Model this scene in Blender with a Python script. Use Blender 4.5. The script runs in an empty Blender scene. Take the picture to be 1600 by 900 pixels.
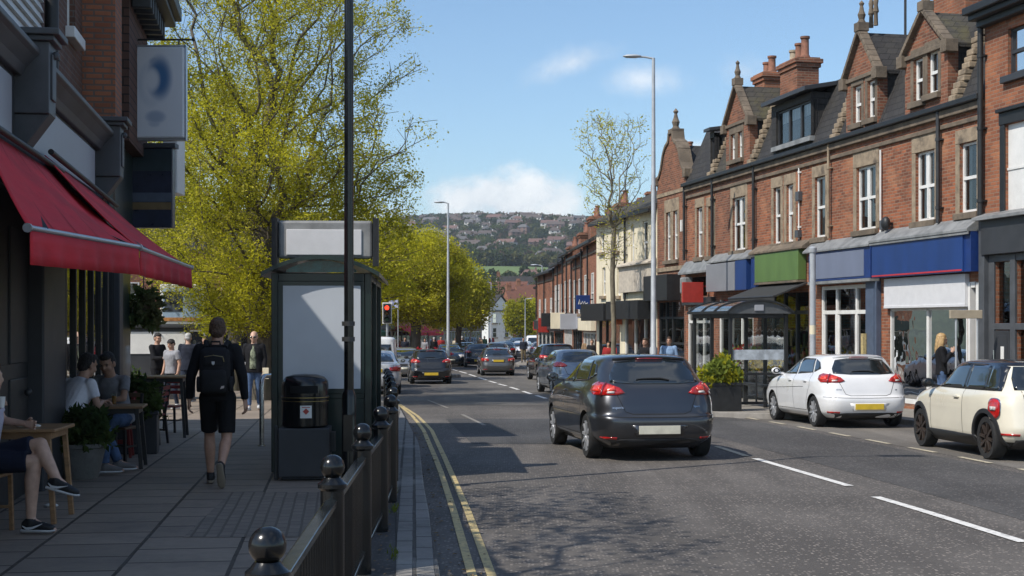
import bpy, bmesh, math, random
import numpy as np
from mathutils import Vector, Matrix, Quaternion
from mathutils.bvhtree import BVHTree

scn = bpy.context.scene
COL = scn.collection
R = math.radians
V = Vector

# ------------------------------------------------------------------ camera, sky, sun, exposure
CAMZ, FOC = 1.75, 2200.0                      # eye height in metres, focal length in pixels of a 1600 wide frame
cd = bpy.data.cameras.new('camera')
cd.sensor_width = 36.0
cd.lens = FOC / 1600 * 36.0
cd.shift_y = 55 / 1600
cd.clip_start, cd.clip_end = 0.1, 6000
cam = bpy.data.objects.new('camera', cd)
COL.objects.link(cam)
cam.location = (0, 0, CAMZ)
cam.rotation_euler = (R(90), 0, 0)
scn.camera = cam

SUN_EL = R(48.5)
LDIR = V((0.80, 0.60, 0)).normalized()         # where the light travels on the ground
SUN_AZ = math.atan2(-LDIR.x, -LDIR.y)          # bearing of the sun, clockwise from +Y
ld = bpy.data.lights.new('sun', 'SUN')
ld.energy = 4.0
ld.angle = R(0.5)
ld.color = (1.0, 0.94, 0.85)
sun = bpy.data.objects.new('sun', ld)
COL.objects.link(sun)
sd = V((LDIR.x * math.cos(SUN_EL), LDIR.y * math.cos(SUN_EL), -math.sin(SUN_EL)))
sun.rotation_euler = sd.to_track_quat('-Z', 'Y').to_euler()
sun.location = (-30, -20, 60)

scn.view_settings.view_transform = 'Standard'
scn.view_settings.look = 'None'
scn.view_settings.gamma = 1
scn.view_settings.exposure = 0.22
scn.cycles.max_bounces = 6
scn.cycles.diffuse_bounces = 3
scn.cycles.glossy_bounces = 3
scn.cycles.transparent_max_bounces = 12
scn.cycles.use_denoising = True
scn.cycles.caustics_reflective = False
scn.cycles.caustics_refractive = False

def N(nt, typ, **kw):
 n = nt.nodes.new(typ)
 for k, v in kw.items():
  if k.startswith('i_'):
   key = k[2:]
   key = int(key) if key.isdigit() else key.replace('_', ' ')
   n.inputs[key].default_value = v
  else:
   setattr(n, k, v)
 return n

def mth(nt, op, a, b=None, c=None, clamp=False):
 n = nt.nodes.new('ShaderNodeMath'); n.operation = op; n.use_clamp = clamp
 for i, x in enumerate((a, b, c)):
  if x is None: continue
  if isinstance(x, (int, float)): n.inputs[i].default_value = x
  else: nt.links.new(x, n.inputs[i])
 return n.outputs[0]

def mixc(nt, f, a, b, blend='MIX'):
 n = nt.nodes.new('ShaderNodeMix'); n.data_type = 'RGBA'; n.blend_type = blend
 for i, x in ((0, f), (6, a), (7, b)):
  if isinstance(x, (int, float)): n.inputs[i].default_value = x
  elif isinstance(x, (tuple, list)): n.inputs[i].default_value = (*x[:3], 1)
  else: nt.links.new(x, n.inputs[i])
 return n.outputs[2]

def sstep(nt, x, lo, hi):
 n = nt.nodes.new('ShaderNodeMapRange'); n.interpolation_type = 'SMOOTHSTEP'
 nt.links.new(x, n.inputs[0]); n.inputs[1].default_value = lo; n.inputs[2].default_value = hi
 return n.outputs[0]

SKY_STRENGTH = 0.15
def make_world():
 w = bpy.data.worlds.new('World'); scn.world = w; w.use_nodes = True
 nt = w.node_tree; nt.nodes.clear()
 out = N(nt, 'ShaderNodeOutputWorld'); bg = N(nt, 'ShaderNodeBackground'); bg.inputs[1].default_value = SKY_STRENGTH
 sky = N(nt, 'ShaderNodeTexSky', sky_type='NISHITA', sun_disc=False, sun_elevation=SUN_EL, sun_rotation=SUN_AZ,
   altitude=60.0, air_density=1.0, dust_density=0.6, ozone_density=2.2)
 tc = N(nt, 'ShaderNodeTexCoord'); sp = N(nt, 'ShaderNodeSeparateXYZ'); nt.links.new(tc.outputs['Generated'], sp.inputs[0])
 ay = mth(nt, 'MAXIMUM', mth(nt, 'ABSOLUTE', sp.outputs[1]), 0.02)
 u = mth(nt, 'DIVIDE', sp.outputs[0], ay); v = mth(nt, 'DIVIDE', sp.outputs[2], ay)
 cb = N(nt, 'ShaderNodeCombineXYZ'); nt.links.new(u, cb.inputs[0]); nt.links.new(v, cb.inputs[1])
 nz = N(nt, 'ShaderNodeTexNoise', i_Scale=14.0, i_Detail=7.0, i_Roughness=0.6); nt.links.new(cb.outputs[0], nz.inputs[0])
 nz2 = N(nt, 'ShaderNodeTexNoise', i_Scale=42.0, i_Detail=5.0, i_Roughness=0.65); nt.links.new(cb.outputs[0], nz2.inputs[0])
 nn = mth(nt, 'ADD', mth(nt, 'MULTIPLY', nz.outputs[0], 1.5), mth(nt, 'MULTIPLY', nz2.outputs[0], 0.7))   # about 1.1 in the mean
 dens = None
 # clouds as bearing / height pairs, with half sizes and strength
 for (u0, v0, a, b, tilt, k) in ((-0.004, 0.088, 0.075, 0.024, 0.0, 1.6), (0.041, 0.184, 0.036, 0.014, -0.35, 0.85), (0.095, 0.173, 0.036, 0.013, 0.0, 0.75),
                                 (0.165, 0.178, 0.024, 0.016, 0.0, 0.75), (0.128, 0.116, 0.024, 0.014, 0.0, 1.0), (-0.10, 0.075, 0.07, 0.016, 0.0, 0.7), (0.02, 0.060, 0.12, 0.016, 0.0, 0.75)):
  du = mth(nt, 'SUBTRACT', u, u0); dv = mth(nt, 'SUBTRACT', v, v0)
  if tilt: dv = mth(nt, 'ADD', dv, mth(nt, 'MULTIPLY', du, tilt))
  r2 = mth(nt, 'ADD', mth(nt, 'POWER', mth(nt, 'DIVIDE', du, a), 2.0), mth(nt, 'POWER', mth(nt, 'DIVIDE', dv, b), 2.0))
  g = mth(nt, 'MULTIPLY', mth(nt, 'SUBTRACT', mth(nt, 'SUBTRACT', 1.72, mth(nt, 'SQRT', r2)), mth(nt, 'MULTIPLY', mth(nt, 'SUBTRACT', 1.5, nn), 1.5)), k)
  g = mth(nt, 'MULTIPLY', sstep(nt, g, 0.0, 1.3), min(1.0, k))
  dens = g if dens is None else mth(nt, 'MAXIMUM', dens, g)
 front = mth(nt, 'GREATER_THAN', sp.outputs[1], 0.0)
 dens = mth(nt, 'MULTIPLY', dens, front)
 # broken cumulus over the rest of the sky, seen only in reflections
 gn = N(nt, 'ShaderNodeTexNoise', i_Scale=2.6, i_Detail=6.0, i_Roughness=0.55); nt.links.new(tc.outputs['Generated'], gn.inputs[0])
 gen = mth(nt, 'MULTIPLY', mth(nt, 'MULTIPLY', sstep(nt, gn.outputs[0], 0.5, 0.66), 0.7), sstep(nt, sp.outputs[1], 0.55, 0.2))
 dens = mth(nt, 'MAXIMUM', dens, gen)
 shade = sstep(nt, nz.outputs[0], 0.3, 0.62)
 ccol = mixc(nt, shade, (4.3, 4.7, 5.2), (6.6, 6.65, 6.7))
 # thin whitish air near the horizon
 low = mth(nt, 'MULTIPLY', sstep(nt, v, 0.12, 0.0), 0.16)
 base = mixc(nt, low, mixc(nt, 1.0, sky.outputs[0], (.80, .89, .935), 'MULTIPLY'), (5.2, 5.9, 6.6))
 col = mixc(nt, mth(nt, 'MULTIPLY', dens, 0.86), base, ccol)
 nt.links.new(col, bg.inputs[0]); nt.links.new(bg.outputs[0], out.inputs[0])
make_world()

# ------------------------------------------------------------------ ground heights: the street runs gently downhill
GP = [(-50, 0), (14, 0), (20, -.04), (28, -.14), (40, -.36), (57, -.62), (70, -.76), (160, -1.35), (400, -2.5), (3000, -2.5)]
def gz(y):
 for (a, za), (b, zb) in zip(GP, GP[1:]):
  if y <= b: return za + (zb - za) * (y - a) / (b - a)
 return GP[-1][1]
ROAD = -0.11
def G(px, py, dz=0.0):
 """point of the ground (pavement level + dz) met along the sight line of a photograph pixel"""
 y = 5.0
 for _ in range(60):
  y = FOC * (CAMZ - gz(y) - dz) / max(py - 505, 1)
 return V(((px - 800) / FOC * y, y, gz(y) + dz))
def P(px, py, y):
 return V(((px - 800) / FOC * y, y, CAMZ + (505 - py) / FOC * y))

# ------------------------------------------------------------------ objects and tags
def tag(o, label=None, cat=None, group=None, kind=None):
 if label: o['label'] = label
 if cat: o['category'] = cat
 if group: o['group'] = group
 if kind: o['kind'] = kind
 return o
def thing(name, label, cat, loc=(0, 0, 0), rz=0.0, group=None):
 o = bpy.data.objects.new(name, None); COL.objects.link(o)
 o.empty_display_size = 0.2
 o.location = loc; o.rotation_euler = (0, 0, rz)
 return tag(o, label, cat, group)
def copy_tree(o, parent=None):
 c = o.copy(); COL.objects.link(c)
 if parent is not None: c.parent = parent
 for ch in list(o.children): copy_tree(ch, c)
 return c

class MB:
 """collects quads and tubes and links them as ONE mesh object"""
 def __init__(s): s.v = []; s.f = []; s.mi = []
 def add(s, vs, fs, m=0):
  o = len(s.v); s.v += [tuple(p) for p in vs]
  s.f += [tuple(i + o for i in f) for f in fs]; s.mi += [m] * len(fs)
  return s
 def box(s, x0, x1, y0, y1, z0, z1, m=0):
  if x0 > x1: x0, x1 = x1, x0
  if y0 > y1: y0, y1 = y1, y0
  if z0 > z1: z0, z1 = z1, z0
  vs = [(x0, y0, z0), (x1, y0, z0), (x1, y1, z0), (x0, y1, z0), (x0, y0, z1), (x1, y0, z1), (x1, y1, z1), (x0, y1, z1)]
  return s.add(vs, [(3, 2, 1, 0), (4, 5, 6, 7), (0, 1, 5, 4), (1, 2, 6, 5), (2, 3, 7, 6), (3, 0, 4, 7)], m)
 def quad(s, a, b, c, d, m=0): return s.add([a, b, c, d], [(0, 1, 2, 3)], m)
 def bar(s, p, q, w, h, m=0, up=(0, 0, 1)):
  p = V(p); q = V(q); d = (q - p).normalized(); u = V(up)
  if abs(d.dot(u)) > .98: u = V((0, 1, 0))
  r = d.cross(u).normalized(); u = r.cross(d).normalized()
  vs = []
  for c in (p, q):
   for a, b in ((-1, -1), (1, -1), (1, 1), (-1, 1)): vs.append(c + r * (a * w / 2) + u * (b * h / 2))
  return s.add(vs, [(0, 1, 2, 3), (7, 6, 5, 4), (0, 4, 5, 1), (1, 5, 6, 2), (2, 6, 7, 3), (3, 7, 4, 0)], m)
 def tube(s, pts, rad, n=8, m=0, cap=True):
  pts = [V(p) for p in pts]
  if isinstance(rad, (int, float)): rad = [rad] * len(pts)
  vs = []; fs = []; pr = None
  for i, p in enumerate(pts):
   d = (pts[min(i + 1, len(pts) - 1)] - pts[max(i - 1, 0)])
   d = d.normalized() if d.length > 1e-9 else V((0, 0, 1))
   if pr is None:
    r = d.cross(V((0, 0, 1)) if abs(d.z) < .9 else V((0, 1, 0))).normalized()
   else:
    r = (pr - d * pr.dot(d)).normalized()
   pr = r; u = d.cross(r)
   for k in range(n):
    a = 2 * math.pi * k / n
    vs.append(p + (r * math.cos(a) + u * math.sin(a)) * rad[i])
  for i in range(len(pts) - 1):
   for k in range(n):
    fs.append((i * n + k, i * n + (k + 1) % n, (i + 1) * n + (k + 1) % n, (i + 1) * n + k))
  if cap:
   fs.append(tuple(range(n))[::-1]); fs.append(tuple((len(pts) - 1) * n + k for k in range(n)))
  return s.add(vs, fs, m)
 def lathe(s, prof, c=(0, 0, 0), n=20, m=0, axis='z', cap=True):
  vs = []; fs = []
  for r, z in prof:
   for k in range(n):
    a = 2 * math.pi * k / n; x, y = r * math.cos(a), r * math.sin(a)
    p = (x, y, z) if axis == 'z' else ((z, x, y) if axis == 'x' else (y, z, x))
    vs.append((p[0] + c[0], p[1] + c[1], p[2] + c[2]))
  for i in range(len(prof) - 1):
   for k in range(n): fs.append((i * n + k, i * n + (k + 1) % n, (i + 1) * n + (k + 1) % n, (i + 1) * n + k))
  if cap:
   if prof[0][0] > 1e-6: fs.append(tuple(range(n))[::-1])
   if prof[-1][0] > 1e-6: fs.append(tuple((len(prof) - 1) * n + k for k in range(n)))
  return s.add(vs, fs, m)
 def ball(s, c, r, m=0, n=14, k=9, sc=(1, 1, 1)):
  vs = []; fs = []
  for i in range(k + 1):
   t = math.pi * i / k
   for j in range(n):
    a = 2 * math.pi * j / n
    vs.append((c[0] + r * sc[0] * math.sin(t) * math.cos(a), c[1] + r * sc[1] * math.sin(t) * math.sin(a), c[2] - r * sc[2] * math.cos(t)))
  for i in range(k):
   for j in range(n): fs.append((i * n + j, i * n + (j + 1) % n, (i + 1) * n + (j + 1) % n, (i + 1) * n + j))
  return s.add(vs, fs, m)
 def prism(s, poly, a, b, axis='y', m=0):
  """poly in the plane across axis, extruded a..b ; y: (x,z)  x: (y,z)  z: (x,y)"""
  n = len(poly)
  def p3(p, t): return (p[0], t, p[1]) if axis == 'y' else ((t, p[0], p[1]) if axis == 'x' else (p[0], p[1], t))
  vs = [p3(p, a) for p in poly] + [p3(p, b) for p in poly]
  fs = [tuple(range(n)), tuple(range(2 * n - 1, n - 1, -1))] + [(i, i + n, (i + 1) % n + n, (i + 1) % n) for i in range(n)]
  return s.add(vs, fs, m)
 def build(s, name, mats, parent=None, smooth=0, bevel=0.0, loc=None, fix=True):
  me = bpy.data.meshes.new(name)
  me.from_pydata(s.v, [], s.f)
  if not isinstance(mats, (list, tuple)): mats = [mats]
  for m in mats: me.materials.append(m)
  if len(mats) > 1: me.polygons.foreach_set('material_index', s.mi)
  if fix:
   bm = bmesh.new(); bm.from_mesh(me)
   bmesh.ops.remove_doubles(bm, verts=bm.verts, dist=1e-5)
   bmesh.ops.recalc_face_normals(bm, faces=bm.faces); bm.to_mesh(me); bm.free()
  me.update()
  if smooth:
   me.polygons.foreach_set('use_smooth', [True] * len(me.polygons)); me.set_sharp_from_angle(angle=R(smooth))
  o = bpy.data.objects.new(name, me); COL.objects.link(o)
  if parent is not None: o.parent = parent
  if loc is not None: o.location = loc
  if bevel:
   b = o.modifiers.new('bevel', 'BEVEL'); b.width = bevel; b.segments = 2; b.limit_method = 'ANGLE'; b.angle_limit = R(40); b.harden_normals = False
  return o

def mesh_np(name, v, f, mats, mi=None, parent=None, smooth=False):
 me = bpy.data.meshes.new(name)
 v = np.asarray(v, np.float32); f = np.asarray(f, np.int32); k = f.shape[1]
 me.vertices.add(len(v)); me.vertices.foreach_set('co', v.ravel())
 me.loops.add(f.size); me.loops.foreach_set('vertex_index', f.ravel())
 me.polygons.add(len(f)); me.polygons.foreach_set('loop_start', np.arange(0, f.size, k, dtype=np.int32))
 for m in (mats if isinstance(mats, (list, tuple)) else [mats]): me.materials.append(m)
 if mi is not None: me.polygons.foreach_set('material_index', np.asarray(mi, np.int32))
 if smooth: me.polygons.foreach_set('use_smooth', np.ones(len(f), bool))
 me.update(calc_edges=True); me.validate()
 o = bpy.data.objects.new(name, me); COL.objects.link(o)
 if parent is not None: o.parent = parent
 return o

# ------------------------------------------------------------------ materials
MATS = {}
def pm(name, col, rough=.6, metal=0.0, var=.12, scale=6.0, bump=0.0, bscale=60.0, coat=0.0, stretch=(1, 1, 1), dirt=None, emit=None, spec=.5, dirt_amt=.5, dirt_scale=1.3):
 """principled surface whose colour and gloss wander a little"""
 if name in MATS: return MATS[name]
 m = bpy.data.materials.new(name); MATS[name] = m; m.use_nodes = True; nt = m.node_tree; b = nt.nodes['Principled BSDF']
 tc = N(nt, 'ShaderNodeTexCoord'); mp = N(nt, 'ShaderNodeMapping'); mp.inputs[3].default_value = stretch
 nt.links.new(tc.outputs['Object'], mp.inputs[0])
 nz = N(nt, 'ShaderNodeTexNoise', i_Scale=scale, i_Detail=6.0, i_Roughness=.6); nt.links.new(mp.outputs[0], nz.inputs[0])
 lo = tuple(max(0, c * (1 - var)) for c in col); hi = tuple(min(1, c * (1 + var)) for c in col)
 c = mixc(nt, sstep(nt, nz.outputs[0], .3, .7), lo, hi)
 if dirt:
  n2 = N(nt, 'ShaderNodeTexNoise', i_Scale=dirt_scale, i_Detail=8.0, i_Roughness=.68); nt.links.new(mp.outputs[0], n2.inputs[0])
  c = mixc(nt, mth(nt, 'MULTIPLY', sstep(nt, n2.outputs[0], .48, .7), dirt_amt), c, dirt)
 nt.links.new(c, b.inputs['Base Color'])
 b.inputs['Metallic'].default_value = metal
 b.inputs['Specular IOR Level'].default_value = spec
 rr = mth(nt, 'ADD', rough - .08, mth(nt, 'MULTIPLY', nz.outputs[0], .16), clamp=True); nt.links.new(rr, b.inputs['Roughness'])
 if coat: b.inputs['Coat Weight'].default_value = coat; b.inputs['Coat Roughness'].default_value = .04
 if emit: b.inputs['Emission Color'].default_value = (*emit[0], 1); b.inputs['Emission Strength'].default_value = emit[1]
 if bump:
  n3 = N(nt, 'ShaderNodeTexNoise', i_Scale=bscale, i_Detail=4.0); nt.links.new(mp.outputs[0], n3.inputs[0])
  bp = N(nt, 'ShaderNodeBump'); bp.inputs['Strength'].default_value = bump; bp.inputs['Distance'].default_value = .02
  nt.links.new(n3.outputs[0], bp.inputs['Height']); nt.links.new(bp.outputs[0], b.inputs['Normal'])
 return m

def brick(name, c1, c2, mortar, bw=.225, bh=.075, ms=.010, stain=(.05, .04, .035), stain_amt=.45, offset=.5, bump=.5, flat=False, rough=.85, patch=None, patch_amt=.4):
 """bricks, slates or flags laid in object space: (x+y, z), or (x, y) when flat"""
 if name in MATS: return MATS[name]
 m = bpy.data.materials.new(name); MATS[name] = m; m.use_nodes = True; nt = m.node_tree; b = nt.nodes['Principled BSDF']
 tc = N(nt, 'ShaderNodeTexCoord'); sp = N(nt, 'ShaderNodeSeparateXYZ'); nt.links.new(tc.outputs['Object'], sp.inputs[0])
 cb = N(nt, 'ShaderNodeCombineXYZ')
 if flat is not False:                       # flat = angle of the courses from +X, degrees
  ca, sa = math.cos(R(flat)), math.sin(R(flat))
  nt.links.new(mth(nt, 'ADD', mth(nt, 'MULTIPLY', sp.outputs[0], ca), mth(nt, 'MULTIPLY', sp.outputs[1], sa)), cb.inputs[0])
  nt.links.new(mth(nt, 'ADD', mth(nt, 'MULTIPLY', sp.outputs[0], -sa), mth(nt, 'MULTIPLY', sp.outputs[1], ca)), cb.inputs[1])
 else:
  nt.links.new(mth(nt, 'ADD', sp.outputs[0], sp.outputs[1]), cb.inputs[0]); nt.links.new(sp.outputs[2], cb.inputs[1])
 wob = N(nt, 'ShaderNodeTexNoise', i_Scale=3.0, i_Detail=3.0); nt.links.new(tc.outputs['Object'], wob.inputs[0])
 va = N(nt, 'ShaderNodeVectorMath', operation='MULTIPLY_ADD'); nt.links.new(wob.outputs['Color'], va.inputs[0]); va.inputs[1].default_value = (min(.012, bh * .14),) * 3
 nt.links.new(cb.outputs[0], va.inputs[2])
 bt = N(nt, 'ShaderNodeTexBrick', offset=offset); nt.links.new(va.outputs[0], bt.inputs['Vector'])
 bt.inputs['Color1'].default_value = (*c1, 1); bt.inputs['Color2'].default_value = (*c2, 1); bt.inputs['Mortar'].default_value = (*mortar, 1)
 for k, v in (('Scale', 1.0), ('Mortar Size', ms), ('Mortar Smooth', .25), ('Brick Width', bw), ('Row Height', bh), ('Bias', .0)): bt.inputs[k].default_value = v
 # second, coarser lot of bricks burnt darker
 n1 = N(nt, 'ShaderNodeTexNoise', i_Scale=1.1, i_Detail=10.0, i_Roughness=.74); nt.links.new(tc.outputs['Object'], n1.inputs[0])
 n2 = N(nt, 'ShaderNodeTexNoise', i_Scale=9.0, i_Detail=5.0, i_Roughness=.7); nt.links.new(tc.outputs['Object'], n2.inputs[0])
 c = mixc(nt, mth(nt, 'MULTIPLY', sstep(nt, n1.outputs[0], .46, .74), stain_amt), bt.outputs['Color'], stain)
 c = mixc(nt, mth(nt, 'MULTIPLY', sstep(nt, n2.outputs[0], .3, .75), .35), c, tuple(x * .55 for x in c1))
 if patch:
  n4 = N(nt, 'ShaderNodeTexNoise', i_Scale=.55, i_Detail=7.0, i_Roughness=.66); nt.links.new(va.outputs[0], n4.inputs[0])
  c = mixc(nt, mth(nt, 'MULTIPLY', sstep(nt, n4.outputs[0], .5, .66), patch_amt), c, patch)
 nt.links.new(c, b.inputs['Base Color']); b.inputs['Roughness'].default_value = rough; b.inputs['Specular IOR Level'].default_value = .3
 h = mth(nt, 'ADD', mth(nt, 'MULTIPLY', bt.outputs['Fac'], -1.0), mth(nt, 'MULTIPLY', n2.outputs[0], .5))
 bp = N(nt, 'ShaderNodeBump'); bp.inputs['Strength'].default_value = bump; bp.inputs['Distance'].default_value = .012
 nt.links.new(h, bp.inputs['Height']); nt.links.new(bp.outputs[0], b.inputs['Normal'])
 return m

def glass(name, tint=(.75, .8, .8), mirror=1.0, rough=.01):
 if name in MATS: return MATS[name]
 m = bpy.data.materials.new(name); MATS[name] = m; m.use_nodes = True; nt = m.node_tree; nt.nodes.clear()
 out = N(nt, 'ShaderNodeOutputMaterial'); tr = N(nt, 'ShaderNodeBsdfTransparent'); tr.inputs[0].default_value = (*tint, 1)
 gl = N(nt, 'ShaderNodeBsdfGlossy'); gl.inputs['Roughness'].default_value = rough
 tc = N(nt, 'ShaderNodeTexCoord'); nz = N(nt, 'ShaderNodeTexNoise', i_Scale=1.7, i_Detail=2.0); nt.links.new(tc.outputs['Object'], nz.inputs[0])
 bp = N(nt, 'ShaderNodeBump'); bp.inputs['Strength'].default_value = .08; bp.inputs['Distance'].default_value = .05
 nt.links.new(nz.outputs[0], bp.inputs['Height']); nt.links.new(bp.outputs[0], gl.inputs['Normal'])
 fr = N(nt, 'ShaderNodeFresnel'); fr.inputs[0].default_value = 1.52
 mx = N(nt, 'ShaderNodeMixShader')
 nt.links.new(mth(nt, 'MULTIPLY_ADD', fr.outputs[0], 1.6 * mirror, .03 * mirror, clamp=True), mx.inputs[0])
 nt.links.new(tr.outputs[0], mx.inputs[1]); nt.links.new(gl.outputs[0], mx.inputs[2]); nt.links.new(mx.outputs[0], out.inputs[0])
 return m

def leafmat(name, col, trans=.45, var=.3):
 if name in MATS: return MATS[name]
 m = bpy.data.materials.new(name); MATS[name] = m; m.use_nodes = True; nt = m.node_tree; nt.nodes.clear()
 out = N(nt, 'ShaderNodeOutputMaterial'); df = N(nt, 'ShaderNodeBsdfDiffuse'); tl = N(nt, 'ShaderNodeBsdfTranslucent'); mx = N(nt, 'ShaderNodeMixShader'); mx.inputs[0].default_value = trans
 tc = N(nt, 'ShaderNodeTexCoord'); nz = N(nt, 'ShaderNodeTexNoise', i_Scale=1.6, i_Detail=4.0, i_Roughness=.8); nt.links.new(tc.outputs['Object'], nz.inputs[0])
 c = mixc(nt, sstep(nt, nz.outputs[0], .3, .7), tuple(x * (1 - var) for x in col), tuple(min(1, x * (1 + var)) for x in col))
 nt.links.new(c, df.inputs[0]); nt.links.new(c, tl.inputs[0])
 nt.links.new(df.outputs[0], mx.inputs[1]); nt.links.new(tl.outputs[0], mx.inputs[2]); nt.links.new(mx.outputs[0], out.inputs[0])
 return m

def asphalt(name, col, speck=.5, patch=(.5, .8), stone=(.30, .27, .25), warm=(1, 1, 1)):
 if name in MATS: return MATS[name]
 m = bpy.data.materials.new(name); MATS[name] = m; m.use_nodes = True; nt = m.node_tree; b = nt.nodes['Principled BSDF']
 tc = N(nt, 'ShaderNodeTexCoord'); o = tc.outputs['Object']
 big = N(nt, 'ShaderNodeTexNoise', i_Scale=.32, i_Detail=7.0, i_Roughness=.65); nt.links.new(o, big.inputs[0])
 mp = N(nt, 'ShaderNodeMapping'); mp.inputs[3].default_value = (1.6, .12, 1); mp.inputs[2].default_value = (0, 0, R(-7)); nt.links.new(o, mp.inputs[0])
 strk = N(nt, 'ShaderNodeTexNoise', i_Scale=1.0, i_Detail=5.0, i_Roughness=.6); nt.links.new(mp.outputs[0], strk.inputs[0])
 fine = N(nt, 'ShaderNodeTexNoise', i_Scale=34.0, i_Detail=4.0, i_Roughness=.85); nt.links.new(o, fine.inputs[0])
 vo = N(nt, 'ShaderNodeTexVoronoi', i_Scale=30.0, i_Randomness=1.0); nt.links.new(o, vo.inputs[0])
 sp = N(nt, 'ShaderNodeSeparateColor'); nt.links.new(vo.outputs['Color'], sp.inputs[0])
 c = mixc(nt, sstep(nt, big.outputs[0], .3, .7), tuple(x * patch[0] * 1.25 for x in col), tuple(x * 1.22 for x in col))
 c = mixc(nt, mth(nt, 'MULTIPLY', sstep(nt, strk.outputs[0], .42, .66), .62), c, tuple(x * .58 for x in col))
 c = mixc(nt, mth(nt, 'MULTIPLY', sstep(nt, fine.outputs[0], .35, .7), .55), c, tuple(x * .45 for x in col))
 pick = mth(nt, 'MULTIPLY', mth(nt, 'GREATER_THAN', sp.outputs[0], .72), mth(nt, 'LESS_THAN', vo.outputs['Distance'], .38))
 c = mixc(nt, mth(nt, 'MULTIPLY', pick, speck), c, stone)
 nt.links.new(c, b.inputs['Base Color']); b.inputs['Roughness'].default_value = .82; b.inputs['Specular IOR Level'].default_value = .35
 bp = N(nt, 'ShaderNodeBump'); bp.inputs['Strength'].default_value = .55; bp.inputs['Distance'].default_value = .008
 nt.links.new(mth(nt, 'ADD', fine.outputs[0], mth(nt, 'MULTIPLY', vo.outputs['Distance'], .6)), bp.inputs['Height']); nt.links.new(bp.outputs[0], b.inputs['Normal'])
 return m

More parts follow.
